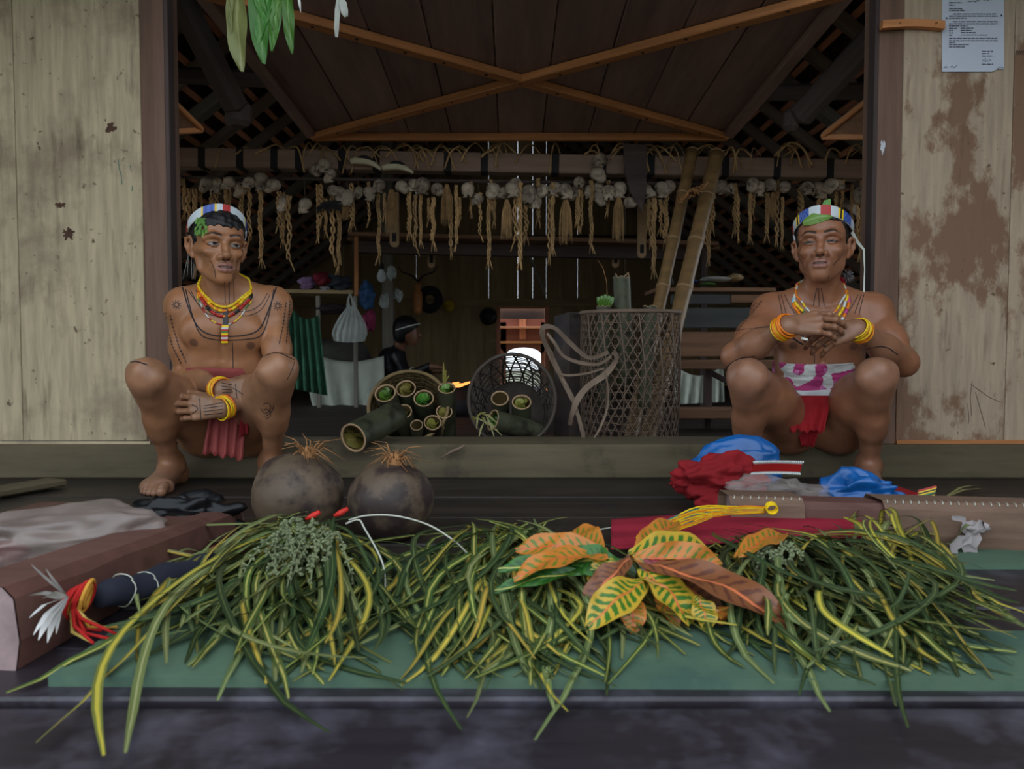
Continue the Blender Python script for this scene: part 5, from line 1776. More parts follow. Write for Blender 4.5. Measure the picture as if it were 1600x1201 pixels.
# magenta cloth with thread skein
mg = []
for i in range(15):
    v = i/14; row = []
    for j in range(60):
        u = j/59
        px = 955 + 392*u; py = 856 - 50*u*(.35 + .65*v) - 46*v*(1-.55*u)
        z = .050 + .022*math.sin(v*math.pi) + .010*math.sin(v*17 + u*3) + .010*fbm((u*5, v*3, 2)) - .03*(1-u)*0
        y = 1.62 + .15*v + .05*u + .010*math.sin(v*14+u*4)
        row.append(at(px, py, y))
    mg.append(row)
g = MB(); g.sheet(mg); o = g.build('cloth', M_MAG)
sol = o.modifiers.new('thickness','SOLIDIFY'); sol.thickness = .004
tag(o, 'long fold of dark pink cloth behind the orange leaves', 'cloth')
tag(crumple('cloth', gz(1150, 850, .0)+Vector((0,.05,.02)), (.20,.045,.035), M_MAG, None, 31, .3, 1.6, (1,3,3), .0, 5, .05), 'dark pink cloth folded on the deck beneath the long fold', 'cloth')
tag(crumple('cloth_scrap', gz(1120, 808, .0)+Vector((0,.05,.03)), (.05,.03,.03), M_REDB, None, 33, .4, 2, floor=0., sub=4), 'red cloth scrap behind the yellow skein', 'cloth')
tag(crumple('teal_scrap', gz(1222, 812, .0)+Vector((0,-.01,.03)), (.028,.02,.03), pm('teal_cloth', lin(46,92,98), .85, .2, 8), None, 34, .4, 2, floor=0., sub=4), 'teal cloth scrap beside the clear bag', 'cloth')
sk = thing('thread_skein', 'skein of yellow and orange threads laid over the dark pink cloth', 'thread', gz(1100, 850, 0))
g = MB(); rr = random.Random(5)
for i in range(46):
    o1 = rr.uniform(-14, 14); o2 = rr.uniform(-9, 9)
    col = rr.choice([C_Y, C_Y, C_O, C_O, lin(60,120,110)])
    q = [at(1000+rr.uniform(-8,8), 846+o1, 1.60), at(1040, 826+o1*.9+rr.uniform(-3,3), 1.63), at(1090, 806+o1*.8+rr.uniform(-4,4), 1.66), at(1150, 797+o2*.7, 1.70), at(1196, 796+o2*.5, 1.72)]
    fine = []
    for k in range(len(q)-1):
        for s2 in range(4):
            t_ = s2/4; p1_, p2_, p3_, p4_ = q[max(k-1,0)], q[k], q[k+1], q[min(k+2,len(q)-1)]
            fine.append(.5*((2*p2_)+(p3_-p1_)*t_+(2*p1_-5*p2_+4*p3_-p4_)*t_*t_+(3*p2_-p1_-3*p3_+p4_)*t_**3))
    fine.append(q[-1]); g.tube(fine, .0016, 4, True, col=col)
g.build('threads', M_CLOTHC, sk)
g = MB()
for i in range(6):
    g.tube([at(1204,796,1.71)+Vector((.012*math.cos(a)+.004, .002*i, .010*math.sin(a)+.001*i)) for a in [k*.5 for k in range(14)]], .0016, 4, True, col=C_Y)
g.build('loop', M_CLOTHC, sk)
# bundle of sticks with red tie
bs = thing('stick_bundle', 'small bundle of brown sticks tied with red cloth beside the shiny blue bag', 'stick bundle', gz(1290, 815, 0))
for i in range(9):
    a = gz(1270+i*1.5, 806+rr.uniform(-3,3), .03+.004*(i%3)); b = gz(1338+rr.uniform(-4,4), 824+i*.6, .018+.004*(i%3))
    MB().tube([a, b], [.0035,.003], 5).build('stick', M_SHELFW, bs)
crumple('red_tie', gz(1300, 812, .03), (.016,.02,.02), M_REDB, bs, 37, .5, 2.5, sub=4)
# grey rag knotted on the sleeve
rg = thing('rag', 'grey knotted rag tied to the sleeved timber at right', 'rag', at(1510, 840, 1.66))
c = at(1522, 826, 1.68)
crumple('knot', c, (.028,.018,.020), M_RAG, rg, 41, .6, 2.5, sub=4)
for (x,y,w) in ((1490,806,.012),(1508,880,.030),(1540,818,.018),(1486,862,.020)):
    e = at(x, y, 1.66); g = MB()
    pts = [c.lerp(e, k/5) + Vector((.006*math.sin(k*2+x), -.004*math.sin(k*1.4), .004*math.cos(k*2))) for k in range(6)]
    g.ribbon(pts, [.010, w*.7, w, w*1.1, w, w*.8], (0,-1,.3), .5); g.build('tail', M_RAG, rg)
# ------------------------------------------------------------------ leaf bundles
LM = [leaf_mat('strap_leaf_striped', lin(66,84,40), lin(164,160,84), .09, .16, .30),
      leaf_mat('strap_leaf_dark', lin(44,62,36), lin(98,108,60), .03, .08, .30),
      leaf_mat('strap_leaf_yellow', lin(112,114,52), lin(188,168,66), .16, .26, .20),
      leaf_mat('strap_leaf_pale', lin(96,110,64), lin(150,154,106), .05, .12, .25)]
BFY = gz(800,1066,.014).y - .004; BLX = gz(75,1056,.014).x
def strap(root, tip, lift, w, curl, parent, mat, rr, zfloor=.016, n=13, sag=1.0, twist=0.5, name='leaf', h_end=0.0):
    """one strap leaf: rises from the root, arches and comes to rest"""
    root = Vector(root); tip = Vector(tip)
    d = tip - root; sdv = Vector((-d.y, d.x, 0))
    pts = []
    wv = rr.uniform(-1,1); ph = rr.uniform(0,6)
    for i in range(n):
        t = i/(n-1)
        p = root.lerp(tip, t) + sdv*(curl*math.sin(math.pi*t)*.5 + .03*wv*math.sin(t*7+ph))
        zb = root.z*(1-t)**1.2 + (zfloor+h_end)*(1-(1-t)**1.2)
        zf = zfloor if zfloor > .01 else (.0165 if p.y > BFY and p.x > BLX + (p.y-BFY)*-.0 else .006)
        p.z = max(zb + lift*math.sin(math.pi*min(1,t*1.15))*(1-t*.55) + .004*math.sin(t*9+ph), zf)
        pts.append(p)
    prof = [min(1, .45+t*2.2)*(1 if t < .80 else max(.34, 1-((t-.80)/.20)**2.6)) for t in [i/(n-1) for i in range(n)]]
    t0 = rr.uniform(-twist, twist); t1 = t0 + rr.uniform(-1.2, 1.2)*twist
    g = MB(); g.ribbon(pts, [w*q for q in prof], (0,0,1), rr.uniform(.1,.4), [t0+(t1-t0)*i/(n-1) for i in range(n)])
    return g.build(name, mat, parent)

def pick(rr, wts):
    return LM[rr.choices(range(4), wts)[0]]

def heap(label, rootpx, Yr, zr, tips, count, seed, wts=(5,3,2,2), wid=(.0065,.0125), jitter=.02, liftr=(-.01,.025), root_spread=(.05,.035,.03)):
    """bundle whose leaves run from the tied stems to tips spread over the board (tip regions given on the deck)"""
    rr = random.Random(seed)
    root = at(rootpx[0], rootpx[1], Yr)
    t = thing('leaf_bundle', label, 'leaf bundle', (root.x, root.y, 0))
    tot = sum(q[4] for q in tips)
    for i in range(count):
        k = rr.uniform(0, tot)
        for q in tips:
            k -= q[4]
            if k <= 0: break
        px = rr.uniform(q[0], q[2]); py = rr.uniform(q[1], q[3])
        tip = gz(px, py, .016)
        h = rr.random(); far = rr.random() < .35
        r0 = root + Vector((rr.gauss(0, root_spread[0]), rr.gauss(0, root_spread[1]), 0)); r0.z = .02 + zr*h
        if far:
            r0 = r0.lerp(tip + Vector((rr.gauss(0,.05), rr.gauss(0,.04), 0)), rr.uniform(.15,.55)); r0.z = .02 + .5*zr*h
            dv = (tip - r0); tip = tip + Vector((rr.gauss(0,.05), rr.gauss(0,.03), 0))
        he = max(0, rr.gauss(.0, .016)) if py < 1050 else 0
        strap(r0, tip, rr.uniform(*liftr) + .012*h, rr.uniform(*wid), rr.gauss(0,.30), t, pick(rr, wts), rr, h_end=he + .02*h*(py < 1000))
    g = MB()
    for i in range(5):
        g.tube([Vector((root.x+.028*math.cos(a), root.y+.03+.02*math.sin(a), .012+.006*i+.006*math.sin(a))) for a in [k*.42 for k in range(16)]], .0022, 5)
    g.build('binding', M_FIBRE, t)
    return t, rr
b1, rr = heap('striped strap-leaf bundle fanned out in front of the mottled gourd', (482, 838), 1.66, .070,
     [(190,880,330,1000,3),(200,960,420,1050,3),(380,930,550,1070,5),(520,880,640,990,2),(300,860,420,960,2),(540,960,600,1060,1)], 205, 11, (5,4,2,3))
for (px,py,w,c,m) in ((8,1082,.014,.12,0),(66,1160,.013,-.1,2),(160,1182,.013,-.3,2),(196,1176,.012,-.25,3),(228,1035,.010,.1,1),(318,1095,.012,.1,3),(442,1092,.012,-.15,0),(420,1085,.011,.2,1),(540,1140,.011,-.4,1),(530,1062,.011,.2,2),(200,905,.010,.1,3),(185,945,.010,.05,3),(190,985,.012,.0,3),(278,812,.011,.5,3)):
    strap(at(470,838,1.64)+Vector((0,0,.02)), gz(px,py,.006 if py > 1075 else .016), .03, w, c, b1, LM[m], rr, .016 if py < 1075 else .004, 17, twist=.35)
b2, rr = heap('striped strap-leaf bundle in the middle of the green board', (795, 850), 1.64, .062,
     [(570,930,700,1010,1.5),(640,980,790,1070,4),(780,960,960,1075,5),(900,960,1090,1030,4),(700,900,800,980,2),(760,1000,880,1080,2)], 190, 12, (5,3,3,2))
for (px,py,w,c,m) in ((838,775,.008,-.2,2),(722,1142,.010,-.2,1),(712,1120,.010,.1,3),(862,1155,.011,.2,3),(905,1110,.012,-.25,2),(945,1088,.010,.2,1),(632,1080,.009,-.9,0),(620,1070,.010,.1,2),(735,1052,.010,.1,2),(878,1110,.012,.1,3),(600,960,.010,.25,2),(1120,1000,.009,.1,0)):
    strap(at(795,842,1.66)+Vector((0,0,.02)), gz(px,py,.006 if py > 1075 else .016) if py > 800 else at(px,py,1.74), .03, w, c, b2, LM[m], rr, .016 if py < 1075 else .004, 17, twist=.35)
b3, rr = heap('striped strap-leaf bundle sweeping to the right edge of the board', (1215, 868), 1.58, .055,
     [(1150,930,1280,1040,3),(1240,960,1400,1060,5),(1380,960,1540,1060,5),(1480,900,1590,1020,4),(1300,900,1460,980,4)], 235, 13, (5,5,2,2), liftr=(-.005,.028), root_spread=(.075,.04,.03))
for (px,py,w,c,m) in ((1600,975,.011,.25,2),(1610,965,.012,.2,2),(1255,1075,.009,.1,1),(1298,1112,.011,-.1,3),(1400,1105,.011,.1,1),(1430,1140,.008,.2,1),(1210,1068,.010,-.2,3),(1548,1060,.010,.2,2),(1370,1045,.012,.1,1),(1585,1040,.009,.1,1)):
    strap(at(1225,865,1.62)+Vector((0,0,.03)), gz(px,py,.006 if py > 1075 else .016), .06, w, c, b3, LM[m], rr, .016 if py < 1075 else .004, 17, twist=.35)
b4, rr = heap('loose yellow-edged leaf bundle lying against the right timber', (1395, 820), 1.66, .07,
     [(1420,840,1480,920,3),(1360,850,1440,930,3),(1300,860,1400,920,2),(1440,880,1530,960,2)], 75, 14, (4,2,4,2))
for (px,py,w,c,m) in ((1375,778,.010,.2,2),(1530,935,.007,-.7,2),(1560,940,.006,-.8,0),(1460,900,.010,-.3,2)):
    strap(at(1390,828,1.66)+Vector((0,0,.02)), gz(px,py,.016) if py > 800 else at(px,py,1.72), .06, w, c, b4, LM[m], rr, .016, 17, twist=.3)

# silvery herb sprigs tucked on the bundles
M_HERB = pm('silver_herb', lin(118,126,92), 0.8, 0.25, 30, rnd=0.12)
def herb(spots, label, Y, ln, seed):
    rr = random.Random(seed)
    p0 = at(*spots[0], Y)
    t = thing('herb_sprig', label, 'herb', (p0.x, p0.y, 0))
    for (px, py) in spots:
        a = at(px, py, Y)
        for s_ in range(3):
            L = rr.uniform(*ln); dr = Vector((rr.uniform(-.4,.4), -rr.uniform(.6,1.0), -rr.uniform(.25,.6))).normalized()
            pts = [a + Vector((0,0,.0)) + dr*L*k/7 + Vector((0,-.02*math.sin(k/7*3.1),.016*math.sin(k/7*3.1))) for k in range(8)]
            g = MB(); g.tube(pts, .0014, 4)
            for k in range(1, 8):
                for z in range(5):
                    e = pts[k] + Vector((rr.uniform(-1,1), rr.uniform(-1,.3), rr.uniform(-1,1))).normalized()*rr.uniform(.006,.011)
                    g.tube([pts[k], pts[k].lerp(e,.6), e], [.0012,.0030,.0012], 4)
            g.build('sprig', M_HERB, t)
    return t
herb([(450,812),(470,806),(492,812),(510,818),(530,830),(436,830),(480,830)], 'silvery green herb sprigs on top of the left leaf bundle', 1.47, (.10,.20), 1)
herb([(1176,850),(1190,858),(1160,866),(1200,872),(1216,850)], 'silvery green herb sprigs at the stem end of the right leaf bundle', 1.44, (.05,.10), 2)
M_REDBUD = pm('red_flower', lin(196,44,34), 0.5, 0.15, 20)
for i, (px,py) in enumerate(((488,806),(532,801))):
    g = MB(); a = at(px,py,1.46); g.tube([a+Vector((-.012,0,-.006)), a, a+Vector((.014,0,.008))], [.003,.006,.004], 7)
    tag(g.build('flower_bud', M_REDBUD), ('left' if i == 0 else 'right')+' red bud among the herb sprigs', 'flower bud')

# croton sprig with broad orange and yellow leaves
def croton_mat(name, base, vein, patch, amt):
    m, nt, b = _nt(name); N = nt.nodes; L = nt.links
    uv = N.new('ShaderNodeUVMap'); uv.uv_map = 'UVMap'
    sp = N.new('ShaderNodeSeparateXYZ'); L.new(uv.outputs[0], sp.inputs[0])
    sb = N.new('ShaderNodeMath'); sb.operation = 'SUBTRACT'; sb.inputs[1].default_value = .5; L.new(sp.outputs[0], sb.inputs[0])
    ab = N.new('ShaderNodeMath'); ab.operation = 'ABSOLUTE'; L.new(sb.outputs[0], ab.inputs[0])
    mu = N.new('ShaderNodeMath'); mu.operation = 'MULTIPLY'; mu.inputs[1].default_value = 62; L.new(sp.outputs[1], mu.inputs[0])
    m2 = N.new('ShaderNodeMath'); m2.operation = 'MULTIPLY_ADD'; m2.inputs[1].default_value = -16; L.new(ab.outputs[0], m2.inputs[0]); L.new(mu.outputs[0], m2.inputs[2])
    sn = N.new('ShaderNodeMath'); sn.operation = 'SINE'; L.new(m2.outputs[0], sn.inputs[0])
    nz = N.new('ShaderNodeTexNoise'); nz.inputs['Scale'].default_value = 7; L.new(uv.outputs[0], nz.inputs['Vector'])
    ms = N.new('ShaderNodeMath'); ms.operation = 'MULTIPLY_ADD'; ms.inputs[1].default_value = 3.0; ms.inputs[2].default_value = -1.5+amt; L.new(nz.outputs['Fac'], ms.inputs[0])
    ad = N.new('ShaderNodeMath'); ad.operation = 'ADD'; L.new(sn.outputs[0], ad.inputs[0]); L.new(ms.outputs[0], ad.inputs[1])
    r1 = N.new('ShaderNodeMapRange'); r1.inputs[1].default_value = .1; r1.inputs[2].default_value = .5; L.new(ad.outputs[0], r1.inputs[0])
    r2 = N.new('ShaderNodeMapRange'); r2.inputs[1].default_value = .36; r2.inputs[2].default_value = .42; r2.inputs[3].default_value = 1; r2.inputs[4].default_value = 0; L.new(ab.outputs[0], r2.inputs[0])
    mm = N.new('ShaderNodeMath'); mm.operation = 'MULTIPLY'; L.new(r1.outputs[0], mm.inputs[0]); L.new(r2.outputs[0], mm.inputs[1])
    mx = N.new('ShaderNodeMixRGB'); mx.inputs[1].default_value = base; mx.inputs[2].default_value = patch; L.new(mm.outputs[0], mx.inputs[0])
    r3 = N.new('ShaderNodeMapRange'); r3.inputs[1].default_value = .02; r3.inputs[2].default_value = .05; L.new(ab.outputs[0], r3.inputs[0])
    m3 = N.new('ShaderNodeMixRGB'); m3.inputs[1].default_value = vein; L.new(r3.outputs[0], m3.inputs[0]); L.new(mx.outputs[0], m3.inputs[2])
    L.new(m3.outputs[0], b.inputs['Base Color']); b.inputs['Roughness'].default_value = .38; b.inputs['Specular IOR Level'].default_value = .45
    return m
CY = croton_mat('croton_yellow', lin(184,150,46), lin(196,112,50), lin(56,104,30), .35)
CO = croton_mat('croton_orange', lin(184,112,42), lin(196,90,46), lin(96,112,34), -.2)
CR = croton_mat('croton_rust', lin(122,74,44), lin(206,112,70), lin(92,52,38), -.1)
CM = croton_mat('croton_crimson', lin(120,30,40), lin(150,40,44), lin(92,24,32), 0)
CG = croton_mat('croton_green', lin(52,100,34), lin(200,190,90), lin(36,80,30), .2)
cs = thing('croton_sprig', 'croton sprig with broad orange and yellow leaves on the middle heap', 'croton', gz(980, 960, 0))
c0 = at(985, 880, 1.32)
def broad(base, tip, w, mat, bend, roll, up=(0,-.55,.83), lobes=0.0, n=16):
    a = Vector(base); b = Vector(tip); d = b-a
    up = Vector(up).normalized()
    sdv = d.cross(up).normalized(); nn = sdv.cross(d).normalized()
    sdv, nn = sdv*math.cos(roll)+nn*math.sin(roll), nn*math.cos(roll)-sdv*math.sin(roll)
    rows = []
    for i in range(n):
        t = i/(n-1)
        ww = w*.58*(math.sin(math.pi*min(1,.06+t*.92))**.75)*(.75+.5*t if t < .8 else 1.15)*(1+lobes*math.sin(t*10))
        p = a + d*t + nn*(bend*math.sin(math.pi*t))
        rows.append([p + sdv*(ww*s_) + nn*(.22*ww*abs(s_)**1.5 + .004*math.sin(t*14+s_*3)) for s_ in (-1,-.66,-.33,0,.33,.66,1)])
    g = MB(); g.sheet(rows)
    return g.build('leaf', mat, cs)
for (x,y,x2,y2,Y1,Y2,w,m,bd,rl) in (
    (985,866,1120,868,1.47,1.50,.072,CY,.012,.1),(990,870,1128,880,1.46,1.44,.050,CO,.01,-.5),(950,862,806,858,1.48,1.50,.045,CO,.012,.2),
    (940,862,885,836,1.48,1.56,.060,CO,.01,.1),(950,870,802,905,1.46,1.38,.046,CO,.018,-.3),(960,874,930,930,1.46,1.40,.050,CY,.01,.2),
    (1010,908,918,980,1.40,1.27,.052,CY,.014,.05),(1000,890,1080,975,1.43,1.32,.062,CY,.012,.3),(1000,880,1245,985,1.45,1.30,.075,CR,.02,.3),
    (1000,872,1175,940,1.46,1.40,.035,CM,.012,.2),(985,872,915,960,1.45,1.36,.045,CR,.012,-.2),(1005,885,1130,960,1.44,1.38,.055,CR,.012,-.2),
    (990,872,1060,815,1.48,1.58,.045,CO,.01,.1),(940,880,778,890,1.45,1.42,.032,CG,.01,.0),(935,890,765,926,1.44,1.38,.022,CG,.01,.0),
    (970,880,880,880,1.46,1.42,.050,CG,.008,.2),(1010,900,1060,985,1.41,1.33,.030,CO,.008,.1),(1090,930,1105,985,1.38,1.31,.035,CY,.006,.1),
    (1120,950,1132,972,1.36,1.33,.030,CO,.006,.0),(1060,900,1150,905,1.46,1.47,.035,CR,.008,.3),(1150,870,1230,835,1.52,1.60,.040,CO,.01,.2),(985,930,990,990,1.37,1.30,.035,CO,.01,.0)):
    broad(at(x,y,Y1-.16), at(x2,y2,Y2-.13), w, m, bd, rl)
MB().tube([c0 + Vector((.0,.0,-.06)), c0 + Vector((-.01,.02,-.02)), c0 + Vector((0,.03,.0)), c0 + Vector((.01,.06,.01))], [.005,.005,.004,.003], 7).build('stem', M_SHELFW, cs)

# hanging leaves at the top left, pale strips at the top
hl = thing('hanging_leaf_bunch', 'bunch of green leaves hanging at the top left of the doorway', 'leaf bunch', at(400, -60, 2.45))
LB = [leaf_mat('hang_leaf_green', lin(66,116,42), lin(100,146,70), .03, .08, .15), leaf_mat('hang_leaf_olive', lin(120,124,72), lin(146,146,96), .03, .08, .1)]
cs_keep = cs; cs = hl
for (x,y,x2,y2,w,k) in ((372,-50,378,112,.062,1),(400,-50,412,100,.050,0),(430,-40,402,72,.034,0),(440,-40,424,80,.030,0),(448,-40,456,84,.030,0),(442,-30,430,60,.018,0),(452,-20,418,36,.016,0),(364,-50,362,50,.012,1),(385,-60,420,50,.022,0)):
    broad(at(x,y,2.45), at(x2,y2,2.42), w, LB[k], .012, .3*((x % 3)-1), (0,-1,.1))
cs = cs_keep
for i,(x,y,x2,y2) in enumerate(((418,-20,422,34),(466,-10,470,20))):
    g = MB(); g.ribbon([at(x,y,2.44), at((x+x2)/2,(y+y2)/2,2.43), at(x2,y2,2.44)], [.006,.008,.001], (0,-1,0)); g.build('pale_blade', M_WSTR, hl)
pg = thing('paper_strips', 'pale grey twisted strips hanging from the hatch brace', 'strips', at(530, -10, 2.75))
for (x,y,x2,y2,w) in ((528,-10,526,58,.018),(532,-8,541,26,.026)):
    g = MB(); g.ribbon([at(x,y,2.76), at(x*.6+x2*.4,y*.6+y2*.4,2.75), at(x*.2+x2*.8,y*.2+y2*.8,2.74), at(x2,y2,2.75)], [.004,w,w,w*.5], (0,-1,0), .3, [0,.3,-.2,.2]); g.build('strip', M_WSTR, pg)
# ------------------------------------------------------------------ baskets just inside the sill
M_WEAVE = pm('cane_weave', lin(104,86,72), 0.7, 0.25, 12, (1,1,1), 0.2, rnd=0.2)
M_WEAVED = pm('dark_weave', lin(78,68,60), 0.75, 0.3, 14, (1,1,1), 0.3, rnd=0.15)
M_WEAVEL = pm('splint_weave', lin(120,100,66), 0.7, 0.3, 14, (1,1,1), 0.3, rnd=0.15)
M_STRAP = pm('bark_strap', lin(120,102,86), 0.75, 0.25, 8, (1,1,1), 0.2, rnd=0.12)
M_POST = pm('charred_post', lin(66,52,48), 0.7, 0.35, 3, (0.6,7,7), 0.3, stain=lin(40,36,38), stain_scale=4)
M_POLE = pm('brown_bamboo', lin(126,98,62), 0.45, 0.25, 4, (0.5,6,6), 0.1, spec=0.45)

# tall basket, open hexagonal weave
YT = 3.16
cx = at(984, 600, YT).x; R0 = at(1060, 600, YT).x - cx
zt = at(984, 489, YT).z
tbk = thing('tall_basket', 'tall open hexagonal-weave cane basket standing inside the sill', 'basket', (cx, YT, FLOOR_Z))
def cyl(a, z, extra=0.0):
    r = R0*(.93 + .07*min(1, z/.25)) + extra
    return Vector((cx + r*math.sin(a), YT - r*math.cos(a), FLOOR_Z + z))
H_ = zt - FLOOR_Z
sK = 2*math.pi*R0/36*.866
for i in range(int(H_/sK)):
    z = sK*(i+.5)
    MB().tube([cyl(2*math.pi*k/40, z + .003*math.sin(k*1.3+i)) for k in range(41)], .0032, 4, False, .5, up=(0,0,1)).build('hoop', M_WEAVE, tbk)
nd = 36
turn = H_/math.tan(math.radians(60))/R0
for sg in (-1, 1):
    for i in range(nd):
        a0 = 2*math.pi*i/nd
        MB().tube([cyl(a0 + sg*turn*k/22, H_*k/22, .002*sg) for k in range(23)], .0030, 4, False, .5).build('weave_strip', M_WEAVE, tbk)
g = MB(); g.tube([cyl(2*math.pi*k/48, H_, .002) for k in range(49)], .008, 6, False); g.build('rim', M_WEAVE, tbk)
g = MB(); g.lathe([(0.001, FLOOR_Z+.012), (R0*.92, FLOOR_Z+.012)], 24, Matrix.Translation((cx, YT, 0))); g.build('base', M_WEAVED, tbk)
for j in range(7):
    a = -1.1 + j*.37
    MB().tube([cyl(a, H_, .004), cyl(a+.15, H_*.6, .004), cyl(a+.05, H_*.2, .004)], .003, 4).build('rib', M_WEAVE, tbk)

# bamboo pieces standing in it
bamboo_tube(at(971,436,YT+.02), (.05,.02,-1), .42, .034, 'mossy bamboo tube with a broken top standing in the tall basket', 'bamboo tubes standing in the tall basket', 0, 71, .03)
bamboo_tube(at(944,480,YT), (.0,.05,-1), .40, .030, 'bamboo tube stuffed with a green leaf at the left of the tall basket', 'bamboo tubes standing in the tall basket', 1, 72, .01)
bamboo_tube(at(1016,480,YT), (-.05,.05,-1), .40, .027, 'short pale bamboo tube at the right of the tall basket', 'bamboo tubes standing in the tall basket', 2, 73, .012)
g = MB()
for i in range(5):
    a = at(938+3*i, 480, YT-.01); b = at(934+6*i, 460+abs(i-2)*2, YT-.02)
    g.ribbon([a, a.lerp(b,.5)+Vector((0,-.01,.004)), b], [.012,.024,.010], (0,-1,.2), .4)
tag(g.build('leaf_tuft', M_SAGO), 'crisp green leaf sticking out of the left tube in the tall basket', 'leaf')
g = MB(); g.tube([at(949,470,YT), at(948,440,YT), at(942,418,YT), at(934,406,YT)], [.0016,.0014,.0012,.0006], 4); tag(g.build('dry_stalk', M_FIBRE), 'thin dry stalk curving up from the tall basket', 'stalk')

# charred post beside the basket
g = MB(); z1 = at(903, 492, 3.22).z
q = [at(866, 560, 3.34), at(890, 560, 3.20), at(906, 560, 3.26), at(900, 560, 3.44)]
g.add([(p.x, p.y, FLOOR_Z) for p in q] + [(p.x, p.y, z1 + (.012 if i in (1,2) else 0)) for i, p in enumerate(q)], [(3,2,1,0),(4,5,6,7),(0,1,5,4),(1,2,6,5),(2,3,7,6),(3,0,4,7)])
tag(g.build('stump_post', M_POST, None, False), 'squared charred stump standing left of the tall basket', 'post')

# bark straps looping over
sp = thing('carrying_strap', 'loop of grey bark carrying straps hanging off the tall basket', 'strap', at(920, 640, 2.98))
def spline(q, m=7):
    out = []
    for k in range(len(q)-1):
        for s2 in range(m):
            t_ = s2/m; a, b, c, d = q[max(k-1,0)], q[k], q[k+1], q[min(k+2,len(q)-1)]
            out.append(.5*((2*b)+(c-a)*t_+(2*a-5*b+4*c-d)*t_*t_+(3*b-a-3*c+d)*t_**3))
    out.append(q[-1]); return out
for pts, w in (([(950,550),(920,558),(890,535),(868,514),(850,511),(847,525),(858,550),(878,590),(893,620),(900,640),(908,668),(914,692)], .020),
               ([(955,556),(935,568),(905,566),(880,556),(866,535),(855,520)], .014), ([(958,548),(962,562),(945,585),(918,605),(902,625),(893,648),(890,664)], .024),
               ([(944,575),(915,583),(885,586),(868,580)], .009), ([(945,578),(950,610),(948,640),(938,668),(928,684)], .008), ([(862,548),(868,575),(884,600)], .010)):
    q = [at(x, y, 2.93 + .03*math.sin(i*1.1)) for i, (x, y) in enumerate(pts)]
    f = spline(q); n = len(f)
    MB().ribbon(f, [w*(.55+.45*math.sin(math.pi*min(1,.1+.85*i/n))) for i in range(n)], (0,-1,.1), .25, [.5*math.sin(i*.22) for i in range(n)]).build('strip', M_STRAP, sp)

# leaning bamboo poles that prop the hatch
def bamboo_pole(a, b, r, label):
    a = Vector(a); b = Vector(b); L = (b-a).length
    t = thing('bamboo_pole', label, 'bamboo pole', a, 'bamboo poles propping the hatch')
    nn = int(L/.26); pts = []; rad = []
    for i in range(nn*6+1):
        s_ = i/(nn*6); k = (i % 6)
        pts.append(a.lerp(b, s_)); rad.append(r*(1.10 if k == 0 else .97))
    MB().tube(pts, rad, 12).build('culm', M_POLE, t)
    for i in range(nn+1):
        p = a.lerp(b, min(1, i/nn)); d = (b-a).normalized()
        MB().tube([p-d*.004, p+d*.004], r*1.13, 12, False).build('node_ring', M_BAMR, t)
    return t
bamboo_pole((at(983,660,3.62).x, 3.62, FLOOR_Z), at(1082,228,YH-.05)+Vector((0,0,-.03)), .032, 'slimmer bamboo pole leaning up to the hatch, left of the pair')
bamboo_pole((at(1000,690,3.50).x+.03, 3.52, FLOOR_Z), at(1120,232,YH-.10)+Vector((0,0,-.03)), .038, 'thicker bamboo pole leaning up to the hatch, right of the pair')
g = MB()
c = at(1075, 306, 4.0)
for k in range(9):
    p = at(1062, 312, 3.98).lerp(at(1102, 290, 3.96), k/8)
    g.tube([p + Vector((.012*math.cos(a), .02*math.sin(a), .016*math.sin(a+k))) for a in [j*.7 for j in range(10)]], .005, 5)
tag(g.build('vine_lashing', M_FIBRE), 'twisted vine lashing between the two bamboo poles', 'lashing')

# two baskets lying tipped toward the sill
def tipped(px, py, Y, rx, rz, depth, ax, mat, label, nring, nvert, dens, seed, openz=0.0):
    c = at(px, py, Y); ax = Vector(ax).normalized()
    u = Vector((1,0,0)); v = ax.cross(u).normalized()
    if v.z < 0: v = -v
    t = thing('tipped_basket', label, 'basket', (c.x, c.y+.1, FLOOR_Z))
    def P(a, s_):
        k = 1 - .25*s_**2
        return c + ax*depth*s_ + u*(rx*k*math.cos(a)) + v*(rz*k*math.sin(a))
    rr = random.Random(seed)
    MB().tube([P(2*math.pi*k/48, 0) for k in range(49)], .0075, 6, False).build('rim', mat, t)
    w = MB()
    for i in range(nring):
        s_ = (i+1)/nring
        w.tube([P(2*math.pi*k/44, s_ + .012*math.sin(k*2+i*3)) for k in range(45)], .0042, 4, False, .5)
    for i in range(nvert):
        a = 2*math.pi*i/nvert; tw = rr.uniform(.2,.45)*(1 if i % 2 else -1)
        w.tube([P(a + tw*s2, s2) for s2 in [k/8 for k in range(9)]], .004, 4, False, .5)
    o = w.build('woven_wall', mat, t)
    o['kind'] = 'stuff'
    if dens:
        g = MB(); rows = [[P(2*math.pi*k/40, s2)*1.0 for k in range(41)] for s2 in [j/8 for j in range(dens*8//8+1)]]
        g.sheet(rows); o2 = g.build('liner', mat, t)
    g = MB(); g.add([P(2*math.pi*k/24, 1.0) for k in range(24)], [tuple(range(24))]); g.build('base', mat, t, False)
    return t
tipped(638, 634, 3.04, .152, .145, .30, (.02,.84,-.40), M_WEAVEL, 'splint basket tipped toward the sill and packed with bamboo tubes', 16, 48, 8, 1)
tipped(800, 624, 3.10, .170, .182, .34, (.03,.93,-.22), M_WEAVED, 'dark open-weave basket lying on its side left of the stump', 13, 40, 0, 2)
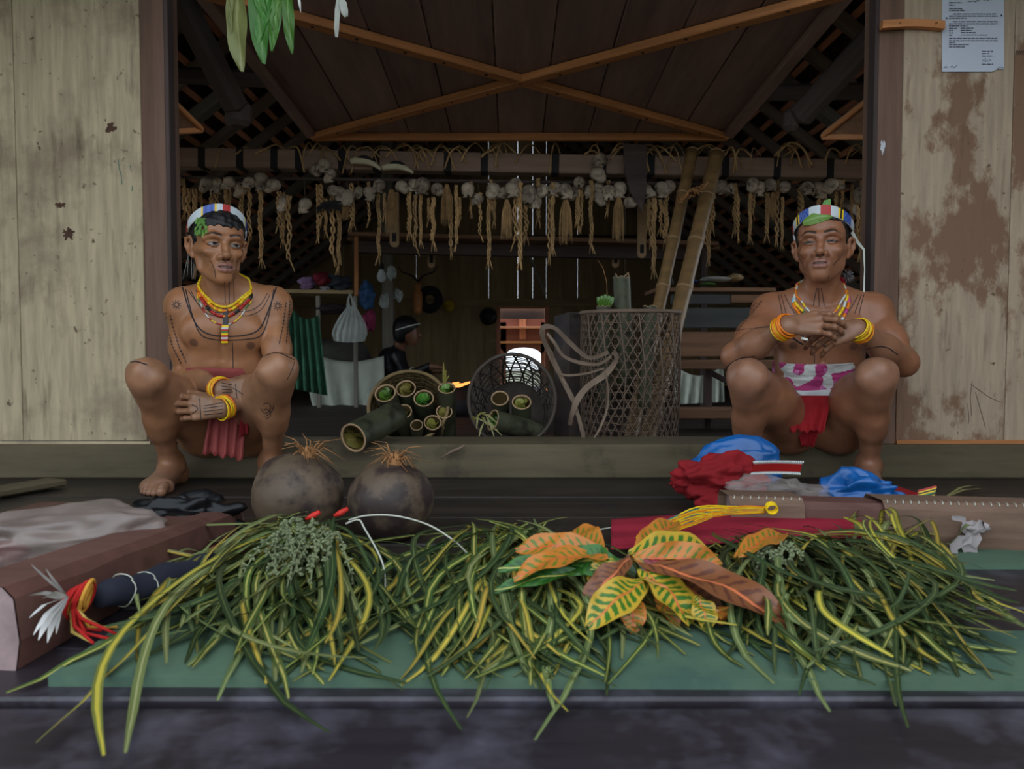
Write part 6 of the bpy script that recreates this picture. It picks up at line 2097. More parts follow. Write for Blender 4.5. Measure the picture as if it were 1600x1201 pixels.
# tubes in the left basket
grp = 'bamboo tubes packed in the splint basket'
for i, (x, y, r, lf, Y, lab) in enumerate(((602,614,17,1,3.00,'leaf-filled bamboo tube at the upper left of the splint basket'), (634,607,16,2,3.09,'bamboo tube at the top centre of the splint basket'),
    (662,622,16,1,3.03,'bamboo tube with bright green leaf in the middle of the splint basket'), (630,643,14,2,2.99,'bamboo tube with yellow leaf at the centre of the splint basket'),
    (651,664,10,0,2.97,'narrow empty bamboo tube at the bottom of the splint basket'), (676,660,14,2,2.99,'bamboo tube at the lower right of the splint basket'),
    (694,643,13,2,3.03,'bamboo tube at the right rim of the splint basket'))):
    s = F/Y
    m = at(x, y, Y)
    L = min(.26, (m.z-.03)/.62)
    bamboo_tube(m, ((640-x)/s*.9, .78, -.60), L, r/s, lab, grp, lf, 30+i)
m = at(698, 606, 3.02)
bt = bamboo_tube(m, (-.04,.60,-.80), .27, 14/412, 'tall bamboo tube with a shiny green leaf beside the splint basket', grp, 1, 40)
g = MB()
for (dx, dy, w) in ((-5,-40,.010),(-1,-28,.012),(4,-20,.006)):
    a = at(694, 598, 3.03); b = at(698+dx, 606+dy, 3.02); g.ribbon([a, a.lerp(b,.5), b], [.010,w,.003], (0,-1,.2), .3)
g.build('leaf_tip', M_SAGO2, bt)
grp = 'bamboo tubes in the open-weave basket'
for i, (x, y, r, lf, Y, dr, lab) in enumerate(((781,622,14,0,3.13,(.02,.8,-.6),'empty brown bamboo tube in the open-weave basket'), (815,628,15.5,2,3.10,(.0,.7,-.7),'leaf-lined bamboo tube at the right in the open-weave basket'),
    (770,656,17,1,3.03,(.75,.45,-.25),'lying bamboo tube stuffed with green leaves in the open-weave basket'))):
    s = F/Y; m = at(x, y, Y); L = min(.22, (m.z-.035)/max(.1,abs(Vector(dr).normalized().z)))
    bamboo_tube(m, dr, L, r/s, lab, grp, lf, 50+i)
g = MB()
for i in range(9):
    a = at(740+rr.uniform(0,20), 650+rr.uniform(-6,10), 3.02); b = at(735+rr.uniform(0,50), 640+rr.uniform(0,50), 3.0)
    g.ribbon([a, a.lerp(b,.5)+Vector((0,0,.01)), b], [.004,.008,.003], (0,-1,.3))
tag(g.build('torn_leaves', M_SAGO2), 'torn green leaf shreds at the lip of the open-weave basket', 'leaf shreds')
# rough stick on the sill
g = MB(); g.tube([at(688,716,2.66), at(704,706,2.66), at(718,700,2.66), at(726,695,2.66)], [.003,.005,.006,.004], 6)
tag(g.build('twig', M_STRAP), 'bent grey twig lying on the sill', 'twig')

# ------------------------------------------------------------------ trophies under the beam
M_BONE = pm('smoked_bone', lin(176,160,140), 0.7, 0.3, 14, (1,1,1), 0.35, rnd=0.25, stain=lin(70,58,50), stain_scale=16, stain_lo=.5, stain_hi=.68)
M_BRAID = pm('dry_vine', lin(186,150,104), 0.85, 0.3, 20, (1,1,1), 0.3, rnd=0.25)
M_BEAK = pm('pale_beak', lin(206,196,166), 0.55, 0.12, 8)
def skull_mesh(k):
    xs = np.arange(-.06,.06,.0042); S = SDF(xs, xs, np.arange(-.07,.06,.0042))
    S.ell((0,.010,.012), (.036,.040,.034), None, .01)
    S.ell((0,-.024,-.018), (.022,.024,.020), None, .014)
    S.cap((-.022,-.022,-.004), (.022,-.022,-.004), .009, .009, .008)
    for sx in (-1, 1):
        S.ell((sx*.015,-.034,.002), (.0105,.012,.0105), None, .003, True)
        S.cap((sx*.030,-.012,-.012), (sx*.020,-.034,-.020), .005, .005, .006)
        if k != 1: S.cap((sx*.012,-.040,-.034), (sx*.024,-.006,-.034), .006, .006, .008)
    S.ell((0,-.046,-.014), (.006,.010,.008), None, .002, True)
    if k == 2: S.cap((0,-.03,-.02), (0,-.056,-.034), .014, .008, .01)
    V, Q = S.mesh()
    o = np_mesh('skull', V, Q, M_BONE); me = o.data; bpy.data.objects.remove(o); return me
SK = [skull_mesh(i) for i in range(3)]
def braid_mesh(L, seed, strands=3):
    g = MB(); rr = random.Random(seed)
    for s_ in range(strands):
        n = 22; ph = s_*2*math.pi/strands
        g.tube([(.0065*math.cos(ph+k*.95)+.004*math.sin(k*.5+seed), .0065*math.sin(ph+k*.95), -L*k/(n-1)) for k in range(n)], [.0052*(1-.35*k/n)*(1+.25*math.sin(k*2.1+s_)) for k in range(n)], 5)
    for s_ in range(4):
        a = rr.uniform(0,6.28); g.tube([(0,0,-L*.96), (.012*math.cos(a), .008*math.sin(a), -L-.02), (.022*math.cos(a), .014*math.sin(a), -L-.045)], [.003,.0025,.001], 4)
    return g.mesh('braid', M_BRAID)
BR = [braid_mesh(.18, 1), braid_mesh(.24, 2, 2), braid_mesh(.30, 3), braid_mesh(.14, 4, 2)]
def tassel_mesh(seed, L=.24, n=60):
    g = MB(); rr = random.Random(seed)
    for i in range(n):
        a = rr.uniform(0,6.28); r = rr.uniform(0,.034); l = L*rr.uniform(.75,1.1)
        g.tube([(0.3*r*math.cos(a), .3*r*math.sin(a), 0), (r*math.cos(a), r*math.sin(a), -l*.35), (r*1.25*math.cos(a+.1), r*1.25*math.sin(a+.1), -l)], [.0022,.0024,.0010], 3, False)
    return g.mesh('palm_tassel', M_BRAID)
TS = [tassel_mesh(1), tassel_mesh(2)]
cord_me = MB().tube([(0,0,0),(0.002,0,.04),(-.002,0,.09),(0,0,.13)], .0018, 4).mesh('cord', M_STRAP)
def hang(name, me, px, py, Y, label, cat, group, sc=1.0, rz=0.0, cord=True, rx=0.0):
    o = bpy.data.objects.new(name, me); COL.objects.link(o)
    o.location = at(px, py, Y); o.rotation_euler = (rx, 0, rz); o.scale = (sc, sc, sc)
    tag(o, label, cat, group)
    if cord:
        c = bpy.data.objects.new('cord', cord_me); COL.objects.link(c); c.parent = o; c.location = (0,.01,.035)
        zb = at(px, 283, Y).z - o.location.z
        c.scale = (1, 1, max(.15, (zb/sc-.035)/.13)); c.rotation_euler = (-rx, 0, 0)
    return o
r = random.Random(21)
SKP = [(276,285),(322,290),(338,292),(357,287),(376,298),(388,287),(408,285),(425,292),(443,318),(476,322),(493,268),(505,260),(515,275),(521,300),(530,306),(543,310),(560,302),(577,303),(592,292),(629,294),(645,290),(660,292),(684,298),
       (731,298),(746,312),(770,300),(785,303),(800,298),(806,292),(826,304),(836,312),(848,300),(866,298),(884,300),(897,304),(905,287),(921,300),(936,296),(937,310),(951,302),(968,298),(985,318),(935,275),(937,252),
       (1012,301),(1034,297),(1045,294),(1127,294),(1143,296),(1176,290),(1186,296),(1204,290),(1226,294),(1262,296),(1280,298),(1298,292),(1310,290),(1344,306)]
ONES = 'zeroth first second third fourth fifth sixth seventh eighth ninth tenth eleventh twelfth thirteenth fourteenth fifteenth sixteenth seventeenth eighteenth nineteenth'.split()
TENS = {2:('twentieth','twenty'),3:('thirtieth','thirty'),4:('fortieth','forty'),5:('fiftieth','fifty'),6:('sixtieth','sixty'),7:('seventieth','seventy')}
def nth(i):
    i += 1
    if i < 20: return ONES[i]
    return TENS[i//10][0] if i % 10 == 0 else TENS[i//10][1] + '-' + ONES[i % 10]
for i, (x, y) in enumerate(sorted(SKP)):
    hang('skull', SK[i % 3], x, y, YK-.07-.03*(i % 2), nth(i)+' small animal skull from the left jamb, hanging under the banded beam', 'skull', 'animal skulls under the beam', r.uniform(.8,1.15), r.uniform(-.7,.7), True, r.uniform(-.25,.35))
BRP = [(288,),(296,),(305,),(313,),(330,),(340,),(352,),(359,),(378,),(390,),(408,),(434,),(440,),(450,),(497,),(503,),(510,),(518,),(549,),(552,),(577,),(590,),(641,),(650,),(658,),(668,),(678,),(706,),(712,),(718,),(735,),(750,),(762,),(768,),(773,),(805,),(812,),(820,),(858,),(862,),(900,),(905,),(911,),(925,),(1012,),(1018,),(1024,),(1032,),(1040,),(1105,),(1109,),(1113,),(1150,),(1155,),(1172,),(1178,),(1200,),(1216,),(1224,),(1250,),(1252,),(1278,),(1308,),(1316,),(1332,),(1342,),(1347,),(530,),(600,),(840,),(950,)]
for i, (x,) in enumerate(sorted(BRP)):
    k = i % 4
    hang('braided_vine', BR[k], x + r.uniform(-2,2), 286 + r.uniform(-8, 26), YK-.05-.05*r.random(), nth(i)+' braided vine strand from the left jamb, hanging from the banded beam', 'vine', 'braided vines under the beam', r.uniform(.85,1.45), r.uniform(0,3), False)
for i, (x, y) in enumerate(((540,300),(612,296),(698,288),(792,312),(884,310),(967,306),(1208,300))):
    hang('palm_tassel', TS[i % 2], x, y, YK-.10, nth(i)+' palm fibre tassel from the left jamb, hanging from the banded beam', 'tassel', 'palm tassels under the beam', r.uniform(.8,1.1) if 0 < i < 6 else .6, r.uniform(0,3), False)
# hornbill casques and a dark bird
def beak(px, py, lab, rz):
    t = thing('hornbill_beak', lab, 'beak', at(px, py, YK-.10))
    c = at(px, py, YK-.10)
    M = Matrix.Translation(c) @ Matrix.Rotation(rz, 4, 'Y')
    g = MB(); n = 12
    pts = [M @ Vector((-.085+.17*i/(n-1), -.005, .022*math.sin(i/(n-1)*2.6) - .03*(i/(n-1))**2)) for i in range(n)]
    g.tube(pts, [.004+.022*math.sin(math.pi*min(1,.12+.8*i/(n-1)))**.8*(1-.55*i/(n-1)) for i in range(n)], 8, True, 1.0); g.build('bill', M_BEAK, t)
    g = MB(); pts = [M @ Vector((-.05+.09*i/6, -.018, .020+.012*math.sin(i/6*3.1))) for i in range(7)]
    g.tube(pts, [.003,.007,.009,.010,.009,.007,.003], 6); g.build('casque', M_BLACK, t)
beak(572, 256, 'pale hornbill beak fixed to the beam, left of the pair', .15)
beak(622, 264, 'pale hornbill beak fixed to the beam, right of the pair', .05)
g = MB()
for i in range(12):
    a = at(500, 322, YK-.12); e = at(498+r.uniform(-6,48), 322+r.uniform(-8,12), YK-.12); g.ribbon([a, a.lerp(e,.5)+Vector((0,-.01,.006)), e], [.01,.022,.006], (0,-1,.2), .3)
tag(g.build('feather_bunch', M_BLACK), 'dark feather bunch hanging below the skulls at left', 'feathers')
# vine ends arching over the top of the beam
VX = sorted(r.uniform(276, 1355) for _ in range(64))
for i in range(64):
    x = VX[i]; w_ = r.uniform(16, 60)*r.choice([-1,1])
    a = at(x, 244, YK+.02); b = at(x+w_*.4, 231+r.uniform(-8,5), YK+.0); c = at(x+w_, 240+r.uniform(0,34), YK-.075)
    g = MB(); g.tube(spline([a, b, at(x+w_*.75, 234+r.uniform(-4,4), YK-.06), c], 5), r.uniform(.003,.006), 5)
    tag(g.build('vine_end', M_BRAID), nth(i)+' dry vine end from the left jamb, bent over the top of the banded beam', 'vine', 'vine ends over the beam')
# long dark paddle-like board and pale hooks
g = MB(); pts = [(974,224),(1010,226),(1010,300),(1003,330),(985,300),(976,268)]
q = [at(x,y,YK-.16) for x,y in pts]; n = len(q); off = Vector((0,.018,0))
g.add(q + [p+off for p in q], [tuple(range(n)), tuple(reversed(range(n,2*n)))] + [(i,(i+1)%n,n+(i+1)%n,n+i) for i in range(n)])
tag(g.build('blade_board', M_DARK, None, False), 'dark blade-shaped board hanging point down from the beam', 'board')
def hook(px, py0, py1, w, Y, lab):
    t = thing('wooden_hook', lab, 'hook', at(px, py1, Y))
    s = F/Y; a = at(px, py0, Y); b = at(px, py1, Y); h = w/s/2
    g = MB()
    out = [(-h, a.z-b.z), (h, a.z-b.z)] + [(h*math.cos(-k*math.pi/8), h*math.sin(-k*math.pi/8)+h) for k in range(9)]
    v0 = [Vector((b.x+x, b.y, b.z+z)) for x, z in out]; n = len(v0); off = Vector((0,.03,0))
    g.add(v0 + [p+off for p in v0], [tuple(reversed(range(n))), tuple(range(n,2*n))] + [(i,(i+1)%n,n+(i+1)%n,n+i) for i in range(n)])
    g.build('shank', M_BAMR, t, False)
    g = MB(); g.box((b.x-h*.45, b.y-.003, b.z+h*1.2), (b.x+h*.45, b.y+.002, b.z+h*3.2)); g.build('slot', M_BLACK, t, False)
hook(616, 300, 386, 14, 4.9, 'pale wooden hook hanging beside the left bracket')
hook(1003, 318, 403, 13, 4.9, 'pale wooden hook hanging below the blade-shaped board')
hook(674, 396, 418, 12, 6.4, 'small pale wooden hook under the rear shelf')
hook(962, 350, 418, 11, 6.2, 'narrow pale wooden hook at the right of the rear shelf')

# ------------------------------------------------------------------ rear of the room
YS = 6.0
sh = thing('rear_shelf', 'long wooden loft shelf across the rear of the room', 'shelf', at(830, 385, YS))
beam('shelf_board', at(550, 369, YS), at(1115, 384, YS), .30, .03, M_SHELFW, sh)
beam('shelf_board', at(548, 376, YS+.25), at(1118, 390, YS+.25), .25, .03, M_SHELFW, sh)
beam('bearer', at(552, 386, YS+.1), at(1105, 398, YS+.1), .08, .09, M_DARK, sh)
beam('upright', at(557, 366, YS-.1), at(557, 462, YS-.1), .03, .03, M_BRACE, sh, up=(0,1,0))
beam('upright', at(1100, 384, YS), (at(1100,384,YS).x, YS, FLOOR_Z), .05, .05, M_DARK, sh, up=(0,1,0))
ps = beam('post', (at(607, 500, 7.1).x, 7.1, FLOOR_Z), (at(607,500,7.1).x, 7.1, 2.3), .10, .10, M_GREYW, None, up=(0,1,0)); tag(ps, 'grey upright post behind the seated figure', 'post')
ps = beam('post', (at(852, 500, 8.2).x, 8.2, 1.0), (at(796,500,8.2).x, 8.2, 1.9), .03, .03, M_GREYW, None, up=(0,1,0)); tag(ps, 'thin pale batten leaning on the back wall', 'batten')
# light bulb, unlit
lb = thing('light_bulb', 'unlit light bulb hanging in front of the grey post', 'light bulb', at(596, 436, 6.2))
c = at(596, 430, 6.2); 
MB().lathe([(.001,-.055),(.022,-.048),(.034,-.028),(.036,-.005),(.028,.02),(.018,.035),(.017,.05)], 14, Matrix.Translation(c)).build('glass', pm('milk_glass', lin(190,196,196), .2, .05, 5), lb)
MB().lathe([(.019,.045),(.02,.09),(.001,.092)], 12, Matrix.Translation(c)).build('socket', M_BLACK, lb)
MB().tube([c+Vector((0,0,.09)), c+Vector((.0,0,.42))], .004, 5).build('cable', M_BLACK, lb)
# side rack with clothes at left
rk = thing('side_rack', 'pale board rack under the left roof slope', 'rack', at(500, 458, YS+.2))
beam('board', at(430, 457, YS+.2), at(560, 459, YS+.2), .4, .03, M_BACKW, rk)
beam('leg', at(497, 462, YS), (at(497,462,YS).x, YS, FLOOR_Z), .03, .03, M_GREYW, rk, up=(0,1,0))
beam('leg', at(555, 462, YS), (at(555,462,YS).x, YS, FLOOR_Z), .03, .03, M_GREYW, rk, up=(0,1,0))
for i, (x, y, rx, rz, col, lab) in enumerate(((482,443,.07,.055,(150,120,160),'lilac cloth heap on the left rack'),(505,437,.09,.06,(120,34,48),'dark red cloth on the left rack'),(530,442,.13,.06,(52,58,66),'dark grey cloth heap on the left rack'),
        (508,452,.06,.04,(160,160,164),'pale grey cloth hanging on the left rack'),(572,462,.07,.12,(44,74,110),'blue cloth hanging beside the grey post'),(577,500,.05,.10,(120,40,70),'dark pink cloth hanging below the blue cloth'),
        (520,482,.14,.045,(50,38,40),'dark bundle under the left rack'))):
    tag(crumple('cloth_bundle', at(x, y, YS+.05), (rx, .08, rz), pm('cloth_%d' % i, lin(*col), .85, .3, 9), None, 60+i, .5, 1.8, (1,1.6,2), sub=4), lab, 'cloth')
M_BAGT = plastic('thin_white_plastic', lin(186,196,190), .55, .3)
pb = thing('carrier_bag', 'thin white carrier bag hanging below the left rack', 'plastic bag', at(550, 530, 5.7))
g = MB(); rows = []
for i in range(12):
    t_ = i/11; w = (6 + 22*math.sin(min(1,t_*1.15)*1.6))*(1 if t_ < .9 else .9)
    rows.append([at(549 + (j/20*2-1)*w - 3*t_, 478 + 54*t_ - (6*math.cos((j/20*2-1)*1.5) if t_ > .8 else 0)*-0.5, 5.7 - .05*math.cos((j/20*2-1)*1.6)*t_ + .012*math.sin(j*1.9+i*.4)*t_) for j in range(21)])
g.sheet(rows); g.build('sack', M_BAGT, pb)
for dx in (-1, 1):
    MB().ribbon([at(547, 458, 5.7), at(547+3*dx, 468, 5.7), at(549+5*dx, 480, 5.7)], [.012,.016,.03], (0,-1,0)).build('handle', M_BAGT, pb)
for i, (x, y, rx, rz) in enumerate(((612,425,.045,.07),(622,460,.05,.05),(600,470,.05,.06))):
    tag(crumple('plastic_scrap', at(x, y, 6.3), (rx,.03,rz), M_BAGT, None, 80+i, .6, 2.2, sub=4), ('upper','lower right','lower left')[i]+' white plastic scrap tied to the grey post', 'plastic scrap')
# mosquito nets
def net(name, px, py, Y, mat, lab, folds, amp, n=50):
    rows = []
    for i in range(14):
        v = i/13; row = []
        for j in range(n+1):
            u = j/n
            (tlx,tly),(trx,try_),(blx,bly),(brx,bry) = px, py, None or net.bl, net.br
            x = (tlx*(1-u)+trx*u)*(1-v) + (blx*(1-u)+brx*u)*v
            y = (tly*(1-u)+try_*u + 16*math.sin(math.pi*u))*(1-v) + (bly*(1-u)+bry*u)*v
            row.append(at(x, y, Y - amp*math.sin(u*folds*6.28+v)*(.3+.7*v) - .3*amp*fbm((u*5,v*3,1)) - .25*v))
        rows.append(row)
    g = MB(); g.sheet(rows); o = g.build(name, mat); sol = o.modifiers.new('thickness','SOLIDIFY'); sol.thickness = .003
    return tag(o, lab, 'net')
M_NETW = pm('white_net', lin(186,192,178), .9, .1, 8)
M_NETG = pm('green_net', lin(58,104,80), .9, .25, 8)
net.bl, net.br = (490,640), (602,640)
net('mosquito_net', (466,540), (600,556), 6.5, M_NETW, 'white mosquito net bunched up behind the left man', 4, .05)
net.bl, net.br = (452,606), (512,618)
net('mosquito_net', (448,470), (498,492), 5.8, M_NETG, 'green mosquito net hanging behind the left man', 5, .04)
tag(crumple('grey_bedding', at(520, 552, 6.9), (.36,.2,.16), pm('grey_bedding', lin(84,84,78), .9, .2, 6), None, 91, .25, 1.4, sub=4), 'grey bedding heaped behind the white net', 'bedding')
net.bl, net.br = (1052,632), (1132,628)
net('white_sheet', (1054,572), (1130,570), 5.2, M_NETW, 'pale sheet hanging below the bench at right', 5, .03)

# right side: stacked bench boards
YR = 4.5
bn = thing('bench_rack', 'stacked dark boards and bench behind the right man', 'bench', at(1110, 520, YR))
M_BD = pm('blackened_board', lin(76,78,76), .7, .2, 4, (0.7,6,6), .2, rnd=.1)
z_ = lambda y: at(1100, y, YR).z
X_ = lambda x: at(x, 500, YR).x
beam('top_board', (X_(1015), YR, z_(456)), (X_(1195), YR, z_(456)), .36, .022, M_SHELFW, bn)
beam('board', (X_(1040), YR-.14, z_(470)), (X_(1130), YR-.14, z_(470)), .02, .055, M_BD, bn)
beam('board', (X_(1131), YR-.14, z_(469)), (X_(1195), YR-.14, z_(469)), .02, .045, M_SHELFW, bn)
beam('board', (X_(1040), YR-.14, z_(498)), (X_(1200), YR-.14, z_(498)), .02, .11, M_BD, bn)
beam('board', (X_(1040), YR-.16, z_(538)), (X_(1230), YR-.16, z_(538)), .02, .135, M_SHELFW, bn)
beam('seat_edge', (X_(1040), YR-.20, z_(568)), (X_(1230), YR-.20, z_(568)), .08, .05, M_SHELFW, bn)
for x in (1100, 1215):
    beam('leg', (X_(x), YR-.1, FLOOR_Z), (X_(x), YR-.1, z_(575)), .04, .04, M_DARK, bn, up=(0,1,0))
beam('brace', (X_(1098), YR-.1, z_(578)), (X_(1150), YR-.1, z_(605)), .03, .03, M_DARK, bn)
beam('lower_board', (X_(1040), YR-.2, z_(640)), (X_(1200), YR-.2, z_(640)), .2, .05, M_SHELFW, bn)
for i, (x, y, rx, rz, col, lab) in enumerate(((1120,436,.10,.016,(176,176,170),'rolled white mat on the bench top'),(1075,440,.06,.02,(40,52,110),'blue folded cloth on the bench top'),(1105,444,.05,.012,(80,110,50),'green cloth strip on the bench top'),
        (1148,434,.05,.025,(140,116,80),'tan woven bag on the bench top'),(1040,440,.05,.03,(80,76,70),'dark sack at the left of the bench top'))):
    tag(crumple('bench_bundle', at(x, y, YR), (rx,.07,rz), pm('bench_cloth_%d' % i, lin(*col), .8, .2, 9), None, 100+i, .25, 1.6, (.6,2,2), sub=4), lab, 'bundle')

# hats, coil and carved figure on the back wall
for (x, y, r_, col, lab, nm, cat) in ((702,478,.055,(190,160,40),'yellow hard hat hanging on the back wall','hard_hat','hat'),(763,494,.085,(36,34,34),'black pan hanging on the back wall','pan','pan')):
    c = at(x, y, 9.45); t = thing(nm, lab, cat, c)
    M = Matrix.Translation(c) @ Matrix.Rotation(math.pi/2, 4, 'X')
    mm = pm(nm+'_mat', lin(*col), .5, .2, 8)
    MB().lathe([(.001,r_*.8),(r_*.4,r_*.74),(r_*.75,r_*.5),(r_*.95,r_*.15),(r_,0)], 18, M).build('shell', mm, t)
    MB().lathe([(r_,0),(r_*1.22,-.004),(r_*1.22,.004),(r_,.006)], 18, M).build('brim', mm, t)
g = MB(); c = at(672, 468, 8.0)
for i in range(8):
    g.tube([c + Vector(((.06+.010*i)*math.cos(a)*.9, .02*math.sin(a*2+i), (.06+.010*i)*math.sin(a))) for a in [k*.4 for k in range(17)]], .012, 5, False)
tag(g.build('rope_coil', M_BLACK), 'dark coil of rope hanging on the back wall', 'rope')
fg = thing('carved_figure', 'carved wooden figure with antlers hanging by the rope coil', 'carving', at(653, 490, 7.9))
c = at(653, 465, 7.9)
MB().tube([c+Vector((0,0,-.16)), c+Vector((0,0,-.06)), c+Vector((0,0,.04)), c+Vector((0,0,.08)), c+Vector((0,-.02,.14))], [.04,.05,.045,.03,.035], 10).build('torso', M_BRACE, fg)
for s_ in (-1,1):
    MB().tube([c+Vector((0,0,.16)), c+Vector((.06*s_,0,.22)), c+Vector((.15*s_,0,.25)), c+Vector((.2*s_,0,.31))], [.012,.011,.009,.004], 6).build('antler', M_DARK, fg)

# cooking fire
fp = thing('cooking_fire', 'small open cooking fire behind the dark basket', 'fire', (at(868,620,4.3).x, 4.3, FLOOR_Z))
M_FLAME = bpy.data.materials.new('flame'); M_FLAME.use_nodes = True
nt = M_FLAME.node_tree; nt.nodes.clear(); o_ = nt.nodes.new('ShaderNodeOutputMaterial'); e_ = nt.nodes.new('ShaderNodeEmission'); e_.inputs[0].default_value = (1,.28,.06,1); e_.inputs[1].default_value = 1.1; nt.links.new(e_.outputs[0], o_.inputs[0])
for (x, y, h, w) in ((868,622,.075,.014),(864,622,.05,.011),(872,622,.055,.012),(855,610,.02,.008)):
    c = at(x, y, 4.3)
    MB().tube([c, c+Vector((.003,0,h*.3)), c+Vector((-.004,0,h*.65)), c+Vector((.004,0,h))], [w*.6,w,w*.6,.001], 8).build('flame', M_FLAME, fp)
for i in range(5):
    a = i*1.25; c = Vector((at(868,620,4.3).x, 4.3, FLOOR_Z+.02))
    MB().tube([c+Vector((.22*math.cos(a), .22*math.sin(a), .02)), c+Vector((.02*math.cos(a), .02*math.sin(a), .07))], .022, 8).build('firewood', M_BLACK, fp)
eb = thing('embers', 'glowing embers between the two tipped baskets', 'embers', (at(715,605,5.2).x, 5.2, FLOOR_Z))
for (x, y, w) in ((708,600,.02),(718,602,.026),(728,599,.018)):
    c = at(x, y, 5.2); MB().tube([c+Vector((-w*2,0,-.01)), c, c+Vector((w*2,0,.012))], [.004,w*.5,.004], 8).build('ember', M_FLAME, eb)
crumple('ash_heap', (at(715,612,5.25).x, 5.3, FLOOR_Z+.05), (.2,.15,.12), M_BLACK, eb, 111, .3, 2, floor=FLOOR_Z, sub=4)

# ------------------------------------------------------------------ notice, peg and pencil marks on the right wall
M_PAPER = pm('paper', lin(196,202,214), .8, .04, 6, (1,1,1), .1)
M_PRINT = flat_mat('print_ink', lin(84,84,96), .8)
YW = Y0 + .002
nt_ = thing('paper_notice', 'printed paper notice pinned to the right plywood wall', 'notice', at(1520, 112, YW))
rows = []
for i in range(14):
    v = i/13; row = []
    for j in range(11):
        u = j/10
        x = 1472 + 97*u; y = -70 + (182-6*u*0)*v
        if u > .85 and v > .96: y -= 4
        row.append(at(x, y, YW - .0015 - .002*math.sin(u*3.1)*v))
    rows.append(row)
MB().sheet(rows).build('sheet', M_PAPER, nt_)
g = MB(); rr = random.Random(77)
def tline(x0, x1, y, h=1.3):
    x = x0
    while x < x1 - 1:
        w = min(rr.uniform(2.5, 8), x1-x)
        a = at(x, y, YW-.0045); b = at(x+w, y+.02*(w), YW-.0045); c = at(x+w, y+h, YW-.0045); d = at(x, y+h, YW-.0045)
        g.add([d, c, b, a], [(0,1,2,3)]); x += w + 1.1
for (x0,x1,y) in ((1483,1502,-2),(1483,1503,3.2),(1483,1492,7),(1483,1504,12.6),(1483,1508,15.6),(1489,1558,21),(1483,1559,24.4),(1483,1512,27.6),(1489,1559,33),(1483,1559,36.4),(1483,1512,39.8),(1483,1495,43.4),(1501,1521,43.2),(1483,1489,47),(1501,1518,46.6),(1483,1489,50.6),(1501,1526,50),(1483,1488,54),(1501,1543,53.8),(1483,1559,59),(1483,1559,62.6),(1483,1492,65.6),(1483,1514,68.8),(1483,1508,72.4),(1534,1552,79.4),(1534,1546,83),(1534,1552,86.6),(1534,1552,99.4)):
    tline(x0, x1, y)
o = g.build('printed_text', M_PRINT, nt_, False); o['kind'] = 'stuff'
g = MB()
def pen(pts, w=.0018, Y=YW-.0046):
    f = [at(x, y, Y) for x, y in pts]
    g.ribbon(f, w, (0,-1,0))
pen([(1535,96),(1538,90),(1537,97),(1541,91),(1540,97),(1543,94),(1545,96),(1547,93),(1549,95)])
pen([(1512,4),(1514,1),(1516,3),(1520,1),(1523,3),(1528,0),(1531,2)]); pen([(1538,1),(1541,-2),(1543,1),(1548,-2)])
pen([(1475,106),(1478,103),(1480,106)]); pen([(1484,105),(1488,103),(1491,106),(1495,102)]); pen([(1558,108),(1562,104),(1568,106)])
o = g.build('signature', M_PRINT, nt_, False); o['kind'] = 'stuff'
g = MB()
for (x, y) in ((1478,27),(1564,23)):
    MB().tube([at(x,y,YW-.005), at(x+2,y+2,YW-.005)], .0016, 5).build('staple', M_NAIL, nt_)
# "2020" pencilled at the edge
M_PEN = flat_mat('pencil_mark', lin(50,46,50), .8)
g = MB()
def digit(d, x, y, s=1.0):
    S2 = [(0,1),(1,0),(3,0),(4,1.5),(0,6),(4,6)]; S0 = [(2,0),(.4,1),(0,3),(.4,5),(2,6),(3.6,5),(4,3),(3.6,1),(2,0)]
    f = [at(x+px*s, y+py*s, YW-.0006) for px, py in (S2 if d == '2' else S0)]
    g.ribbon(f, .0018, (0,-1,0))
for i, ch in enumerate('2020'): digit(ch, 1587+4.6*i, 79.5, .85)
tag(g.build('pencil_mark', M_PEN, None, False), 'number 2020 pencilled on the right plywood wall', 'writing')
o.data.update()
pgd = thing('wall_peg', 'orange-brown wooden latch peg nailed across the right jamb', 'peg', at(1425, 40, Y0-.02))
a = at(1377, 38, Y0-.014); b = at(1474, 39, Y0-.014)
g = MB(); n = 12
top = [3.0+1.6*math.sin(math.pi*i/(n-1)) for i in range(n)]; bot = [-5.5+ 2.2*math.sin(math.pi*i/(n-1)) for i in range(n)]
s = F/Y0
vs_ = []
for i in range(n):
    p = a.lerp(b, i/(n-1))
    for (z, y) in ((top[i], 0), (bot[i], 0), (bot[i], 1), (top[i], 1)):
        vs_.append(p + Vector((0, (-.012 if y == 0 else .013), z*1.4/s)))
g.add(vs_, [(4*i+k, 4*i+(k+1)%4, 4*(i+1)+(k+1)%4, 4*(i+1)+k) for i in range(n-1) for k in range(4)] + [(3,2,1,0), (4*n-4,4*n-3,4*n-2,4*n-1)])
g.build('bar', M_BRACE, pgd, False)
for t_ in (.27, .85):
    p = a.lerp(b, t_) + Vector((0,-.013,0)); MB().lathe([(.001,-.002),(.0035,-.002),(.0035,.002)], 8, Matrix.Translation(p) @ Matrix.Rotation(math.pi/2,4,'X')).build('nail', M_NAIL, pgd)
